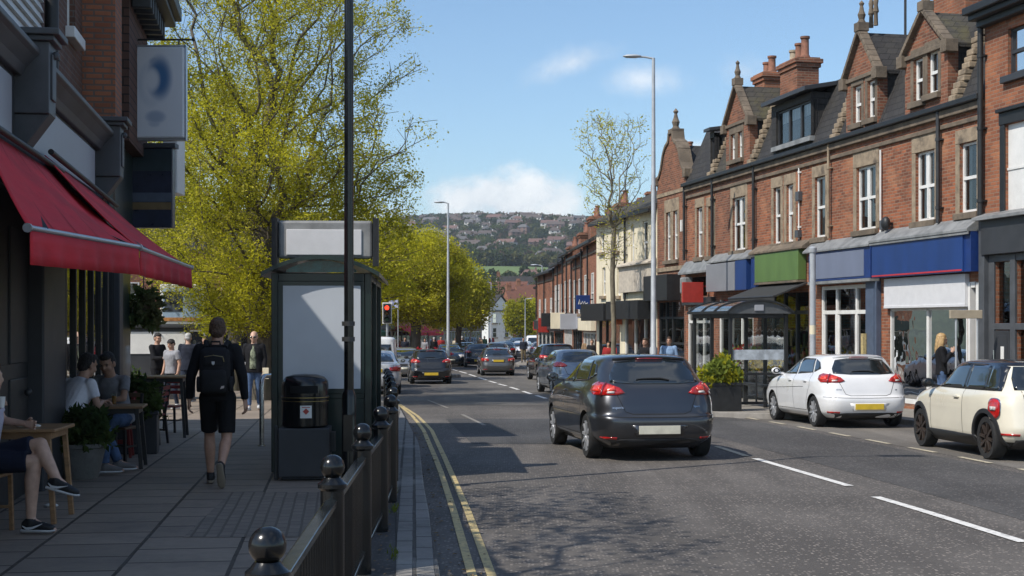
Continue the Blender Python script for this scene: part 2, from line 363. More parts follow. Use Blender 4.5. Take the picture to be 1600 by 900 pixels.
M = dict(
 asphalt=asphalt('asphalt', (.134, .121, .109), speck=.6, stone=(.36, .31, .27)),
 asphalt_shade=asphalt('asphalt_shaded', (.075, .073, .072), speck=.35),  # darker copy of the road surface, holds the shade on the left lane
 bay=asphalt('bay_surface', (.19, .172, .15), speck=.3, stone=(.35, .32, .28)),
 tarpath=asphalt('tar_path', (.085, .08, .075), speck=.3),
 kerb=brick('kerbstone', (.27, .255, .235), (.22, .21, .195), (.06, .055, .05), bw=.55, bh=.155, ms=.016, flat=94, offset=.4, stain=(.10, .095, .08), stain_amt=.8, bump=1.0, patch=(.34, .33, .30), patch_amt=.6),
 yellow=pm('yellow_paint', (.50, .39, .18), .7, var=.2, scale=30, dirt=(.12, .11, .095), dirt_amt=.85, dirt_scale=9),
 white_line=pm('white_paint_line', (.72, .70, .66), .7, var=.1, scale=25, dirt=(.16, .155, .15), dirt_amt=.7, dirt_scale=11),
 worn_line=pm('worn_line_paint', (.50, .44, .32), .7, var=.2, scale=25, dirt=(.2, .18, .15), dirt_amt=.85, dirt_scale=9),
 flags=brick('paving_flags', (.32, .258, .202), (.24, .195, .153), (.05, .04, .032), bw=.62, bh=.78, ms=.017, flat=97, stain=(.12, .108, .096), stain_amt=.65, bump=.7, rough=.72),
 cobble=brick('paving_setts', (.27, .225, .18), (.225, .188, .152), (.15, .125, .10), bw=.22, bh=.11, ms=.012, flat=97, stain=(.06, .056, .05), bump=.6),
 path_right=brick('pale_paving', (.30, .275, .24), (.25, .23, .20), (.12, .11, .10), bw=.6, bh=.6, ms=.01, flat=100, stain=(.15, .14, .12)),
 brick=brick('red_brick', (.40, .135, .064), (.15, .055, .034), (.27, .195, .14), ms=.011, stain=(.07, .045, .034), stain_amt=.9, patch=(.41, .20, .11), patch_amt=.6),
 brick2=brick('brown_brick', (.30, .11, .06), (.12, .05, .034), (.24, .175, .125), ms=.011, stain=(.07, .048, .036), stain_amt=.8, patch=(.36, .16, .09), patch_amt=.55),
 brick3=brick('orange_brick', (.39, .145, .072), (.19, .068, .04), (.25, .18, .13), ms=.010, stain=(.11, .062, .042), stain_amt=.65, patch=(.44, .2, .1), patch_amt=.5),
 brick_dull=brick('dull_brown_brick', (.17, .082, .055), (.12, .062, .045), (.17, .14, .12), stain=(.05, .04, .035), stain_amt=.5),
 brick_pier=brick('pier_brick', (.42, .16, .08), (.30, .105, .055), (.16, .13, .11), ms=.014, stain=(.09, .05, .035), stain_amt=.4),
 hung=brick('hung_tiles', (.145, .075, .055), (.11, .06, .046), (.03, .025, .022), bw=.2, bh=.13, ms=.012, stain=(.05, .04, .03)),
 stone=pm('sandstone', (.29, .225, .155), .85, var=.25, scale=4, bump=.4, bscale=25, dirt=(.075, .06, .048), dirt_amt=.8, dirt_scale=2.2),
 stone_dark=pm('sooty_stone', (.16, .125, .09), .88, var=.3, scale=4, bump=.5, bscale=20, dirt=(.05, .042, .035), dirt_amt=.8, dirt_scale=2.0),
 slate=brick('slate', (.050, .047, .045), (.035, .033, .033), (.015, .015, .015), bw=.28, bh=.17, ms=.008, stain=(.075, .068, .05), stain_amt=.5, bump=.7, rough=.7),
 slate_moss=brick('mossy_slate', (.075, .068, .055), (.055, .05, .045), (.02, .02, .018), bw=.28, bh=.17, ms=.008, stain=(.13, .115, .04), stain_amt=.75, bump=.7),
 tiles_red=brick('clay_tiles', (.19, .08, .055), (.15, .07, .05), (.06, .03, .02), bw=.3, bh=.2, ms=.01, stain=(.09, .05, .04)),
 lead=pm('lead_sheet', (.22, .225, .225), .55, metal=.1, var=.25, scale=3, dirt=(.36, .36, .35), dirt_amt=.6),
 cream=pm('cream_render', (.72, .64, .47), .8, var=.08, scale=2, bump=.15, dirt=(.48, .42, .31), dirt_amt=.55, stretch=(1, 1, .35)),
 white=pm('white_gloss_paint', (.74, .73, .70), .4, var=.06, scale=3, dirt=(.5, .48, .44), dirt_amt=.35),
 shutter=pm('pale_shutter', (.64, .64, .65), .5, var=.04),
 timber_white=pm('white_boarding', (.62, .61, .59), .55, var=.08),
 black_paint=pm('black_gloss_paint', (.006, .007, .008), .2, var=.3, scale=9),
 black_satin=pm('black_satin', (.016, .017, .018), .5, var=.25),
 green_black=pm('green_black_paint', (.008, .020, .017), .35, var=.3, coat=.2),
 charcoal=pm('charcoal_paint', (.035, .037, .042), .5, var=.15, scale=3, dirt=(.06, .06, .06), dirt_amt=.4),
 grey_paint=pm('grey_shopfront', (.075, .080, .088), .5, var=.15, scale=3, dirt=(.035, .035, .036), dirt_amt=.5),
 grey_light=pm('pale_grey_panel', (.36, .37, .40), .45, var=.05, scale=1.5),
 blue=pm('blue_sign', (.012, .042, .165), .42, var=.12, scale=2, dirt=(.022, .042, .12), dirt_amt=.6, stretch=(1, 1, .3)),
 blue_dk=pm('dark_blue_paint', (.010, .034, .15), .4, var=.15),
 blue_grey=pm('blue_grey_panel', (.165, .19, .265), .5, var=.07, scale=1.5, dirt=(.14, .15, .18), dirt_amt=.5, stretch=(1, 1, .3)),
 steel_blue=pm('steel_blue_paint', (.075, .10, .15), .5, var=.12),
 sign_grey=pm('grey_sign', (.22, .225, .245), .45, var=.06, scale=1.5),
 green=pm('green_sign', (.10, .175, .048), .5, var=.12, scale=1.6, dirt=(.09, .135, .05), dirt_amt=.6, stretch=(1, 1, .3)),
 red_dark=pm('dark_red_paint', (.20, .018, .016), .5, var=.2),
 red_sign=pm('red_sign', (.38, .035, .025), .45, var=.1),
 red_line=pm('red_stripe', (.45, .03, .04), .5),
 metal_grey=pm('galvanised', (.38, .39, .40), .42, metal=.6, var=.12, scale=4),
 metal_pale=pm('pale_grey_post', (.42, .44, .46), .45, metal=.2, var=.1, scale=4),
 steel=pm('stainless', (.55, .55, .54), .22, metal=1.0, var=.08),
 alu=pm('aluminium', (.45, .46, .48), .35, metal=.8, var=.06),
 iron=pm('cast_iron', (.03, .031, .033), .5, var=.3),
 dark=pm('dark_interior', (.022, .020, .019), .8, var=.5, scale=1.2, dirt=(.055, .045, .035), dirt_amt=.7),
 curtain=pm('curtain_cloth', (.52, .51, .49), .9, var=.25, scale=7, stretch=(3, 1, .1)),
 glass=glass('window_glass'),
 glass_shop=glass('shop_glass', (.82, .85, .84), .9),
 glass_clear=glass('shelter_glass', (.93, .95, .94), .22),
 roofglaze=glass('blue_glazing', (.42, .55, .62), 2.2, .12),
 red_cloth=pm('red_canvas', (.60, .024, .038), .8, var=.25, scale=2.6, bump=.5, bscale=7, stretch=(1, .35, 1), dirt=(.34, .022, .03), dirt_amt=.7),
 black_cloth=pm('black_canvas', (.03, .03, .03), .8, var=.2, bump=.2),
 wood=pm('oak', (.32, .18, .085), .5, var=.25, scale=3, stretch=(1, 9, 9), dirt=(.17, .09, .045), dirt_amt=.5),
 wood_dark=pm('dark_wood', (.14, .08, .045), .5, var=.25, scale=3, stretch=(1, 9, 9)),
 pot=pm('stone_pot', (.17, .165, .15), .8, var=.2, scale=8, bump=.3, bscale=30, dirt=(.08, .085, .07), dirt_amt=.6, dirt_scale=4),
 soil=pm('soil', (.03, .022, .016), .9, var=.3),
 bark=pm('bark', (.105, .088, .068), .9, var=.35, scale=9, bump=.8, bscale=16, stretch=(1, 1, .3), dirt=(.09, .10, .05), dirt_amt=.5),
 bark_pale=pm('pale_bark', (.18, .155, .11), .9, var=.3, scale=9, bump=.7, bscale=16, stretch=(1, 1, .3), dirt=(.12, .13, .07), dirt_amt=.5),
)
# ================================================================== the setting: ground, road, pavements, hill
def interp(tab, y):
 if y <= tab[0][0]: (a, xa), (b, xb) = tab[0], tab[1]
 elif y >= tab[-1][0]: (a, xa), (b, xb) = tab[-2], tab[-1]
 else:
  for (a, xa), (b, xb) in zip(tab, tab[1:]):
   if a <= y <= b: break
 return xa + (xb - xa) * (y - a) / (b - a)
KL_T = [(4, -.02), (10.36, -.546), (15.4, -.966), (21.2, -1.40), (29.7, -2.29), (36.5, -2.98), (41, -4.9), (45, -5.9), (54, -6.4), (57, -5.15), (62, -5.1), (65, -6.7), (75, -7.4), (95, -6.5), (120, -3), (160, 3.0), (220, 16), (300, 40)]
KR_T = [(0, 11.1), (19.5, 8.70), (29.0, 7.52), (30.4, 4.45), (36, 4.0), (45, 3.4), (57, 3.0), (70, 2.0), (87, .5), (95, .2), (110, 1.2), (130, 4.0), (160, 9.0), (220, 23), (300, 48)]
KL = lambda y: interp(KL_T, y)
KR = lambda y: interp(KR_T, y)
DL = lambda y: 6.4 - .1237 * (y - 19.5)
def yrange(y0, y1):
 ys = [y0]
 while ys[-1] < y1: ys.append(min(y1, ys[-1] + (.8 if ys[-1] < 60 else 2.5)))
 return ys
def strip(name, xl, xr, y0, y1, dz, mat, nx=1, kind='structure'):
 mb = MB(); ys = yrange(y0, y1); vs = []
 for y in ys:
  a, b = xl(y), xr(y)
  for i in range(nx + 1): vs.append((a + (b - a) * i / nx, y, gz(y) + dz))
 fs = [(j * (nx + 1) + i, j * (nx + 1) + i + 1, (j + 1) * (nx + 1) + i + 1, (j + 1) * (nx + 1) + i) for j in range(len(ys) - 1) for i in range(nx)]
 mb.add(vs, fs); o = mb.build(name, mat); o['kind'] = kind
 return o
def raised(name, xl, xr, y0, y1, dz, depth, mat):
 """a strip with side faces down (kerbs, pavements)"""
 mb = MB(); ys = yrange(y0, y1); vs = []; fs = []
 for y in ys:
  a, b = xl(y), xr(y); z = gz(y) + dz
  vs += [(a, y, z - depth), (a, y, z), (b, y, z), (b, y, z - depth)]
 for j in range(len(ys) - 1):
  for i in range(3): fs.append((j * 4 + i, j * 4 + i + 1, (j + 1) * 4 + i + 1, (j + 1) * 4 + i))
 fs += [(0, 3, 2, 1), tuple((len(ys) - 1) * 4 + k for k in range(4))]
 mb.add(vs, fs); o = mb.build(name, mat, bevel=.012 if 'kerb' in name else 0); o['kind'] = 'structure'
 return o

M['grass'] = pm('dull_grass', (.06, .085, .025), .9, var=.35, scale=.6)
M['field'] = pm('field_grass', (.115, .165, .045), .9, var=.12, scale=.03)
M['hill'] = pm('hill_ground', (.04, .055, .025), .95, var=.5, scale=.03, dirt=(.07, .06, .04), dirt_scale=.02)

mb = MB()
ys = [-80, 0, 14, 20, 28, 40, 57, 70, 110, 160, 400, 470]
vs = [(x, y, gz(y) - .22) for y in ys for x in (-500, 500)]
mb.add(vs, [(2 * i, 2 * i + 1, 2 * i + 3, 2 * i + 2) for i in range(len(ys) - 1)])
mb.build('ground', M['hill'])['kind'] = 'structure'

strip('road', lambda y: KL(y) - .05, lambda y: KR(y) + .05, -20, 300, ROAD, M['asphalt'], nx=4)
strip('parking_bay', DL, lambda y: KR(y) + .02, -10, 29.8, ROAD + .004, M['bay'])
# smoother resurfaced strip along the middle of the far carriageway and a dark sheet with the left lane's shade in its colour
strip('road_resurfaced', lambda y: -1.3 - .06 * (y - 30), lambda y: 4.6 - .075 * (y - 30), 37, 75, ROAD + .004, asphalt('asphalt_pale', (.15, .138, .122), speck=.3))
strip('road_patch_and_shade', lambda y: KL(y) + .9, lambda y: KL(y) + 3.3, 22.5, 30.0, ROAD + .004, M['asphalt_shade'])
# pavements
raised('left_pavement', lambda y: -16 if y < 60 else KL(y) - 14, lambda y: KL(y) - .82, -20, 300, 0, .3, M['flags'])
raised('left_pavement_edge', lambda y: KL(y) - .82, lambda y: KL(y) - .31, -20, 300, -.003, .3, M['tarpath'])
raised('left_kerb', lambda y: KL(y) - .31, lambda y: KL(y), -20, 300, .004, .3, M['kerb'])
raised('right_kerb', lambda y: KR(y), lambda y: KR(y) + .15, -10, 300, .004, .3, pm('granite_kerb', (.27, .25, .225), .8, var=.2, scale=3, dirt=(.14, .13, .115)))
raised('right_pavement', lambda y: KR(y) + .15, lambda y: KR(y) + 14, -10, 300, 0, .3, M['path_right'])
strip('sett_paving', lambda y: -2.72 - .07 * (y - 12), lambda y: -1.55 - .07 * (y - 12), 11.5, 14.6, .004, M['cobble'])

def painted(name, pts_l, pts_r, mat, dz=.008):
 """a painted line between two edges given as ground points"""
 mb = MB(); n = len(pts_l); vs = []
 for a, b in zip(pts_l, pts_r):
  vs += [(a.x, a.y, gz(a.y) + ROAD + dz), (b.x, b.y, gz(b.y) + ROAD + dz)]
 mb.add(vs, [(2 * i, 2 * i + 1, 2 * i + 3, 2 * i + 2) for i in range(n - 1)])
 o = mb.build(name, mat); o['kind'] = 'structure'; return o
def line(name, ctr, w, mat, dz=.008, step=.6):
 c = [V((p[0], p[1], 0)) for p in ctr]; pts = []
 for a, b in zip(c, c[1:]):
  k = max(1, int((b - a).length / step))
  pts += [a.lerp(b, i / k) for i in range(k)]
 pts.append(c[-1]); L = []; Rr = []
 for i, p in enumerate(pts):
  d = (pts[min(i + 1, len(pts) - 1)] - pts[max(i - 1, 0)]).normalized(); n = V((-d.y, d.x, 0))
  L.append(p + n * w / 2); Rr.append(p - n * w / 2)
 return painted(name, L, Rr, mat, dz)
ya = [G(*p, ROAD) for p in ((737.6, 900), (709, 800), (688.5, 737), (662, 673), (644, 650), (622, 632))]
yb = [G(*p, ROAD) for p in ((768, 900), (731, 800), (704, 737), (674.5, 673), (652, 650), (624.5, 632))]
def back(pts, y=3.0):
 a, b = pts[0], pts[1]; t = (y - a.y) / (b.y - a.y); return [a + (b - a) * t] + pts
line('double_yellow_line', back(ya), .07, M['yellow']); line('double_yellow_line', back(yb), .07, M['yellow'])
for a, b, w, m in (((1600, 848), (1368, 777), .11, 'white_line'), ((1327, 760), (1180, 717), .11, 'white_line'), ((1166, 713), (1120, 698), .10, 'worn_line'),
                   ((1095, 690), (1050, 677), .10, 'worn_line'), ((1030, 672), (985, 659), .1, 'worn_line'), ((965, 654), (925, 642), .1, 'worn_line'), ((905, 637), (870, 628), .11, 'white_line')):
 line('centre_line', [G(*a, ROAD), G(*b, ROAD)], w, M[m])
line('centre_line', [G(1840, 921, ROAD), G(1660, 866, ROAD)], .11, M['white_line'])
for x0, y0, x1, y1 in ((853, 623, 838, 618), (830, 616, 817, 611.5), (810, 609, 797, 605), (791, 603, 779, 600), (775, 598.5, 764, 595.5), (760, 594, 748, 590), (744, 588.5, 733, 585), (729, 583.5, 718, 580.5), (714, 579.5, 706, 577)):
 line('centre_line', [G(x0, y0, ROAD), G(x1, y1, ROAD)], .13, M['white_line'])
faint = pm('faint_line_paint', (.24, .22, .19), .8, var=.25, scale=25, dirt=(.13, .125, .115), dirt_amt=.9, dirt_scale=9)
line('worn_lane_line', [G(668, 625, ROAD), G(700, 638, ROAD)], .08, faint); line('worn_lane_line', [G(722, 648, ROAD), G(757, 665, ROAD)], .08, faint)
strip('road_patch_and_shade', lambda y: DL(y) - 2.35, lambda y: DL(y) - .25, 12, 33, ROAD + .003, asphalt('asphalt_mid', (.094, .089, .085), speck=.4))
y = 12.0
while y < 31:
 line('parking_line', [(DL(y), y), (DL(y + .95), y + .95)], .09, M['worn_line']); y += 1.75
# fallen leaves and grit along the channel
random.seed(5); mb = MB()
for i in range(420):
 y = random.uniform(9, 30); x = KL(y) + abs(random.gauss(.05, .16)) if random.random() < .6 else KL(y) - .31 - abs(random.gauss(0, .18))
 z = gz(y) + (ROAD if x > KL(y) else 0) + .012; s = random.uniform(.008, .028); a = random.uniform(0, 6.3)
 c, sn = math.cos(a) * s, math.sin(a) * s
 mb.quad((x + c, y + sn, z), (x - sn * .6, y + c * .6, z + s * .4), (x - c, y - sn, z + .002), (x + sn * .6, y - c * .6, z + s * .3))
tag(mb.build('leaf_litter', pm('dry_leaf', (.20, .13, .06), .8, var=.4, scale=20)), 'dry brown leaves and grit along the left kerb', 'leaf litter', kind='stuff')
mb = MB()
for (yy, n) in ((13.2, 46), (14.9, 22), (10.6, 30), (19.5, 26), (23, 22)):
 for i in range(n):
  y = yy + random.gauss(0, .16); x = KL(y) - .315 + random.gauss(0, .018); a = random.uniform(0, 6.3); h = random.uniform(.02, .06)
  dx, dy = math.cos(a) * .02, math.sin(a) * .02
  mb.add([(x - dy * .3, y + dx * .3, gz(y)), (x + dy * .3, y - dx * .3, gz(y)), (x + dx * 1.5, y + dy * 1.5, gz(y) + h)], [(0, 1, 2)])
tag(mb.build('kerb_weeds', leafmat('weed_leaf', (.16, .20, .03)), fix=False), 'tufts of green weeds in the joint behind the left kerb', 'weeds', kind='stuff')

# ------------------------------------------------------------------ the hill
def hz(x, y):
 base = -2.6 if y < 420 else (-2.6 + (y - 420) * .121 if y < 640 else (24.0 + (y - 640) * .088 if y < 720 else 31.0 + (y - 720) * .0985))
 if y > 420:
  t = min(1, (y - 420) / 250)
  base += t * (5.0 * math.sin(x * .011 + 1.2) * math.sin(y * .006) + 3.0 * math.sin(x * .027 + y * .011) + .006 * x)
 if y > 1480: base -= (y - 1480) * .16 + ((y - 1480) ** 2) * .0002
 return base
mb = MB(); X = list(range(-700, 701, 25)); Yh = list(range(400, 1900, 25)); vs = [(x, y, hz(x, y) - (.6 if y < 420 else 0)) for y in Yh for x in X]
nX = len(X)
mb.add(vs, [(j * nX + i, j * nX + i + 1, (j + 1) * nX + i + 1, (j + 1) * nX + i) for j in range(len(Yh) - 1) for i in range(nX - 1)])
mb.build('hill', M['hill'], smooth=60)['kind'] = 'structure'
# the open field low on the hill
mb = MB(); fy = list(range(628, 721, 8)); vs = []
for y in fy:
 for k in range(9):
  x = -30 + (66 - -30) * k / 8 + (y - 628) * .03; vs.append((x, y, hz(x, y) + 1.3))
mb.add(vs, [(j * 9 + i, j * 9 + i + 1, (j + 1) * 9 + i + 1, (j + 1) * 9 + i) for j in range(len(fy) - 1) for i in range(8)])
mb.build('field', M['field'], smooth=60)['kind'] = 'structure'

LEAF = dict(spring=leafmat('leaf_spring', (.51, .475, .036), .5), spring2=leafmat('leaf_spring_deep', (.36, .35, .03), .5), spring3=leafmat('leaf_spring_pale', (.58, .53, .08), .5),
   mid=leafmat('leaf_mid', (.095, .125, .04)), olive=leafmat('leaf_olive', (.15, .15, .06)), dark=leafmat('leaf_dark', (.055, .075, .032)), brown=leafmat('leaf_brown', (.13, .10, .07)),
   box=leafmat('leaf_box', (.085, .12, .035), .3), lime=leafmat('leaf_lime', (.21, .26, .05)), ever=leafmat('leaf_evergreen', (.05, .08, .028), .3))

def clump_mesh(rng, rx, rz, n, size):
 """leaf clumps spread through an uneven crown, base at z = 0"""
 lob = [(rng.normal(0, .45, 3) * (rx, rx, rz * .6) + (0, 0, rz * 1.05), rng.uniform(.45, .8)) for _ in range(6)]
 pts = []
 while len(pts) < n:
  c, k = lob[rng.integers(len(lob))]; d = rng.normal(0, 1, 3); d /= np.linalg.norm(d)
  p = c + d * (rx * k, rx * k, rz * k) * rng.uniform(.6, 1.05)
  if p[2] > .2: pts.append(p)
 pts = np.array(pts); a = rng.normal(0, 1, (n, 3)); a /= np.linalg.norm(a, axis=1)[:, None]; b = np.cross(a, rng.normal(0, 1, (n, 3))); b /= np.linalg.norm(b, axis=1)[:, None]
 s = size * rng.uniform(.6, 1.3, (n, 1))
 v = np.stack([pts + a * s, pts + b * s * .7, pts - a * s, pts - b * s * .7], 1).reshape(-1, 3)
 return v, np.arange(4 * n).reshape(-1, 4)

def hill_trees():
 rng = np.random.default_rng(11); kinds = ['mid', 'olive', 'dark', 'brown', 'mid', 'dark']; words = dict(mid='mid green', olive='olive green', dark='dark green', brown='brown, barely leafed')
 protos = []
 for i, k in enumerate(kinds):
  v, f = clump_mesh(rng, 4.2, 4.0, 330, .95); protos.append((v, f, k))
 spots = []
 for _ in range(5200):
  y = rng.uniform(430, 1540) if rng.random() < .8 else rng.uniform(1380, 1540); x = rng.uniform(-.13, .11) * y
  if 585 < y < 735 and -34 < x < 72: continue
  spots.append((y, x))
 # hedges round the field
 for _ in range(60): spots.append((rng.uniform(735, 748), rng.uniform(-40, 80)))
 for _ in range(40): spots.append((rng.uniform(500, 560), rng.uniform(-45, 60)))
 spots = sorted((y, x) for y, x in spots)
 keep = []
 for y, x in spots:
  u, band = x / y, math.sin(x * .02 + y * .013) + .6 * math.sin(y * .031 + 1)
  if band < -1.1 and rng.random() < .4 and y < 1350: continue                 # gaps where the houses stand
  keep.append((y, x))
 singles = keep[:: max(1, len(keep) // 190)][:190] ; rest = [k for k in keep if k not in set(singles)]
 first = {}
 for y, x in singles:
  i = int(rng.integers(6)); v, f, k = protos[i]
  if i not in first:
   o = mesh_np('hillside_tree', v, f, LEAF[k]); first[i] = o
   tag(o, words[k] + ' tree among the houses on the far hillside', 'tree', 'trees on the far hillside')
  else: o = first[i].copy(); COL.objects.link(o)
  o.location = (x, y, hz(x, y) - .5); o.rotation_euler = (0, 0, rng.uniform(0, 6.28)); s = rng.uniform(.5, 1.1); o.scale = (s, s, s * rng.uniform(.85, 1.25))
 VV = []; FF = []; MI = []; off = 0
 order = list(dict.fromkeys(kinds))
 for y, x in rest:
  i = int(rng.integers(6)); v, f, k = protos[i]; n = 150 if y > 800 else 330
  vv = v[:4 * n] * rng.uniform(.5, 1.1); a = rng.uniform(0, 6.28); c, s = math.cos(a), math.sin(a)
  vv = np.stack([vv[:, 0] * c - vv[:, 1] * s + x, vv[:, 0] * s + vv[:, 1] * c + y, vv[:, 2] + hz(x, y) - .5], 1)
  VV.append(vv); FF.append(f[:n] + off); off += len(vv); MI.append(np.full(n, order.index(k)))
 o = mesh_np('hillside_woodland', np.concatenate(VV), np.concatenate(FF), [LEAF[k] for k in order], np.concatenate(MI))
 tag(o, 'woodland filling the gaps between houses over the far hill', 'woodland', kind='stuff')
hill_trees()

def hill_houses():
 rng = np.random.default_rng(3)
 walls = [('pale', pm('house_pale_wall', (.62, .59, .54), .85)), ('brick', pm('house_brick_wall', (.20, .125, .10), .85)), ('brown', pm('house_brown_wall', (.20, .14, .11), .85))]
 roofs = [('brown', pm('house_brown_roof', (.105, .082, .072), .85)), ('red', pm('house_red_roof', (.155, .09, .075), .85)), ('grey', pm('house_grey_roof', (.12, .115, .115), .85))]
 win = pm('house_window', (.03, .035, .045), .2)
 firsts = {}
 def proto(wi, ri, kind):
  L, D, H, rr = ((9, 7.5, 5.2, 3.0), (16, 8, 5.4, 3.2), (8, 8, 3.2, 3.0))[kind]
  mb = MB(); mb.box(-L / 2, L / 2, -D / 2, D / 2, -3, H, 0)
  e = .4; vs = [(-L / 2 - e, -D / 2 - e, H - .2), (L / 2 + e, -D / 2 - e, H - .2), (L / 2 + e, D / 2 + e, H - .2), (-L / 2 - e, D / 2 + e, H - .2)]
  hip = 2.2 if kind != 1 else .3
  vs += [(-L / 2 + hip, 0, H + rr), (L / 2 - hip, 0, H + rr)]
  mb.add(vs, [(0, 1, 5, 4), (2, 3, 4, 5), (1, 2, 5), (3, 0, 4), (3, 2, 1, 0)], 1)
  mb.box(L * .25, L * .25 + .9, -.5, .5, H + rr * .5, H + rr + 1.1, 0)
  n = 4 if kind == 1 else 2
  for i in range(n):
   x = -L / 2 + L * (i + .5) / n
   for z in ((1.0, 3.4) if H > 4 else (1.0,)): mb.box(x - .75, x + .75, -D / 2 - .05, -D / 2 + .02, z, z + 1.3, 2)
  o = mb.build('hillside_house', [walls[wi][1], roofs[ri][1], win])
  kn = ('detached house', 'long terrace of houses', 'bungalow')[kind]
  tag(o, f'{walls[wi][0]} walled {kn} with {roofs[ri][0]} roof among trees on the far hillside', 'house', 'houses on the far hillside')
  return o
 n = 0; tries = 0; placed = []
 while n < 160 and tries < 6000:
  tries += 1
  y = 560 + (1470 - 560) * rng.random() ** .8; x = rng.uniform(-.10, .09) * y
  if 600 < y < 800 and -45 < x < 85: continue
  band = math.sin(x * .02 + y * .013) + .6 * math.sin(y * .031 + 1)
  row = abs(((y + .15 * x) / 46) % 1 - .5)
  if row > .26 or (band > .5 and rng.random() < .8): continue
  if any(abs(x - a) < 13 and abs(y - b) < 11 for a, b in placed): continue
  wi = int(rng.choice(3, p=(.42, .4, .18))); ri = int(rng.choice(3, p=(.56, .14, .3))); kind = int(rng.choice(3, p=(.5, .32, .18)))
  k = (wi, ri, kind)
  if k not in firsts: o = firsts[k] = proto(*k)
  else: o = firsts[k].copy(); COL.objects.link(o)
  o.location = (x, y, hz(x, y) + 1.6); o.scale = (.88, .88, .8); o.rotation_euler = (0, 0, rng.normal(0, .35)); placed.append((x, y)); n += 1
hill_houses()
# ================================================================== buildings
def wall_holes(mb, x0, x1, z0, z1, holes, y=0.0, rev=.16, m=0, side=None, depth=.3):
 xs = sorted({x0, x1, *[h[0] for h in holes], *[h[1] for h in holes]}); zs = sorted({z0, z1, *[h[2] for h in holes], *[h[3] for h in holes]})
 xs = [x for x in xs if x0 - 1e-6 <= x <= x1 + 1e-6]; zs = [z for z in zs if z0 - 1e-6 <= z <= z1 + 1e-6]
 for a, b in zip(xs, xs[1:]):
  for c, d in zip(zs, zs[1:]):
   if any(h[0] - 1e-6 <= a and b <= h[1] + 1e-6 and h[2] - 1e-6 <= c and d <= h[3] + 1e-6 for h in holes): continue
   mb.quad((a, y, c), (b, y, c), (b, y, d), (a, y, d), m)
 for (a, b, c, d) in holes:
  mb.quad((a, y, c), (a, y + rev, c), (a, y + rev, d), (a, y, d), m); mb.quad((b, y, c), (b, y, d), (b, y + rev, d), (b, y + rev, c), m)
  mb.quad((a, y, c), (b, y, c), (b, y + rev, c), (a, y + rev, c), m); mb.quad((a, y, d), (a, y + rev, d), (b, y + rev, d), (b, y, d), m)
 return mb

def window(parent, x0, x1, z0, z1, kind='sash', y=0.0, frame='white', surround=None, sill='stone_dark', curtain=1, name='window', rng=random, lintel=.3, glass_m='glass'):
 """a window part with its frame as own mesh and pane, sill, surround, curtain as sub-parts; returns the hole"""
 fm = M[frame]; t = .055; ya, yb = y + .07, y + .13
 mb = MB()
 mb.box(x0, x0 + t, ya, yb, z0, z1); mb.box(x1 - t, x1, ya, yb, z0, z1); mb.box(x0 + t, x1 - t, ya, yb, z0, z0 + t * 1.2); mb.box(x0 + t, x1 - t, ya, yb, z1 - t, z1)
 n = dict(sash=1, double=2, triple=3, plain=1, cross=2)[kind]; zm = z0 + (z1 - z0) * (.5 if kind != 'cross' else .66)
 for i in range(1, n):
  xm = x0 + (x1 - x0) * i / n; mb.box(xm - t * .75, xm + t * .75, ya - .006, yb + .004, z0 + t, z1 - t)
 if kind in ('sash', 'double', 'cross'):
  for i in range(n):
   a = x0 + (x1 - x0) * i / n + t * .76; b = x0 + (x1 - x0) * (i + 1) / n - t * .76
   mb.box(a, b, ya - .012, yb - .02, zm - .035, zm + .035)
   for (u0, u1, yo) in ((z0 + t * 1.2, zm - .035, .012), (zm + .035, z1 - t, -.006)):      # sash stiles
    mb.box(a, a + .035, ya + yo, yb - .015 + yo, u0, u1); mb.box(b - .035, b, ya + yo, yb - .015 + yo, u0, u1)
 w = mb.build(name, fm, parent)
 g = MB(); g.quad((x0 + .02, y + .105, z0 + .02), (x1 - .02, y + .105, z0 + .02), (x1 - .02, y + .105, z1 - .02), (x0 + .02, y + .105, z1 - .02)); g.build('pane', M[glass_m], w)
 if sill:
  s = MB(); s.box(x0 - .13, x1 + .13, y - .11, y + .07, z0 - .14, z0 - .003); s.build('sill', M[sill], w, bevel=.012)
 if surround:
  s = MB(); jw = .17
  s.box(x0 - jw, x1 + jw, y - .022, y + .07, z1 + .002, z1 + lintel)
  for (a, b) in ((x0 - jw, x0 - .002), (x1 + .002, x1 + jw)): s.box(a, b, y - .018, y + .07, z0, z1)
  if kind == 'pair': pass
  s.build('surround', M[surround], w, bevel=.01)
 if curtain:
  c = MB(); W = x1 - x0
  def cloth(a, b, za, zb):
   k = max(4, int((b - a) / .06)); vs = []
   for i in range(k + 1):
    xx = a + (b - a) * i / k; yy = y + .2 + .02 * math.sin(i * 2.1); vs += [(xx, yy, za), (xx, yy, zb)]
   c.add(vs, [(2 * i, 2 * i + 2, 2 * i + 3, 2 * i + 1) for i in range(k)])
  r = rng.random()
  if r < .45:
   f = rng.uniform(.16, .36); cloth(x0, x0 + W * f, z0, z1); cloth(x1 - W * rng.uniform(.15, .34), x1, z0, z1)
  elif r < .7: cloth(x0, x1, z0 + (z1 - z0) * rng.uniform(.35, .7), z1)
  elif r < .85: cloth(x0, x1, z0, z1)
  else: cloth(x0, x0 + W * .3, z0, z1)
  c.build('curtain', M['curtain'], w, smooth=80)
 return (x0, x1, z0, z1)

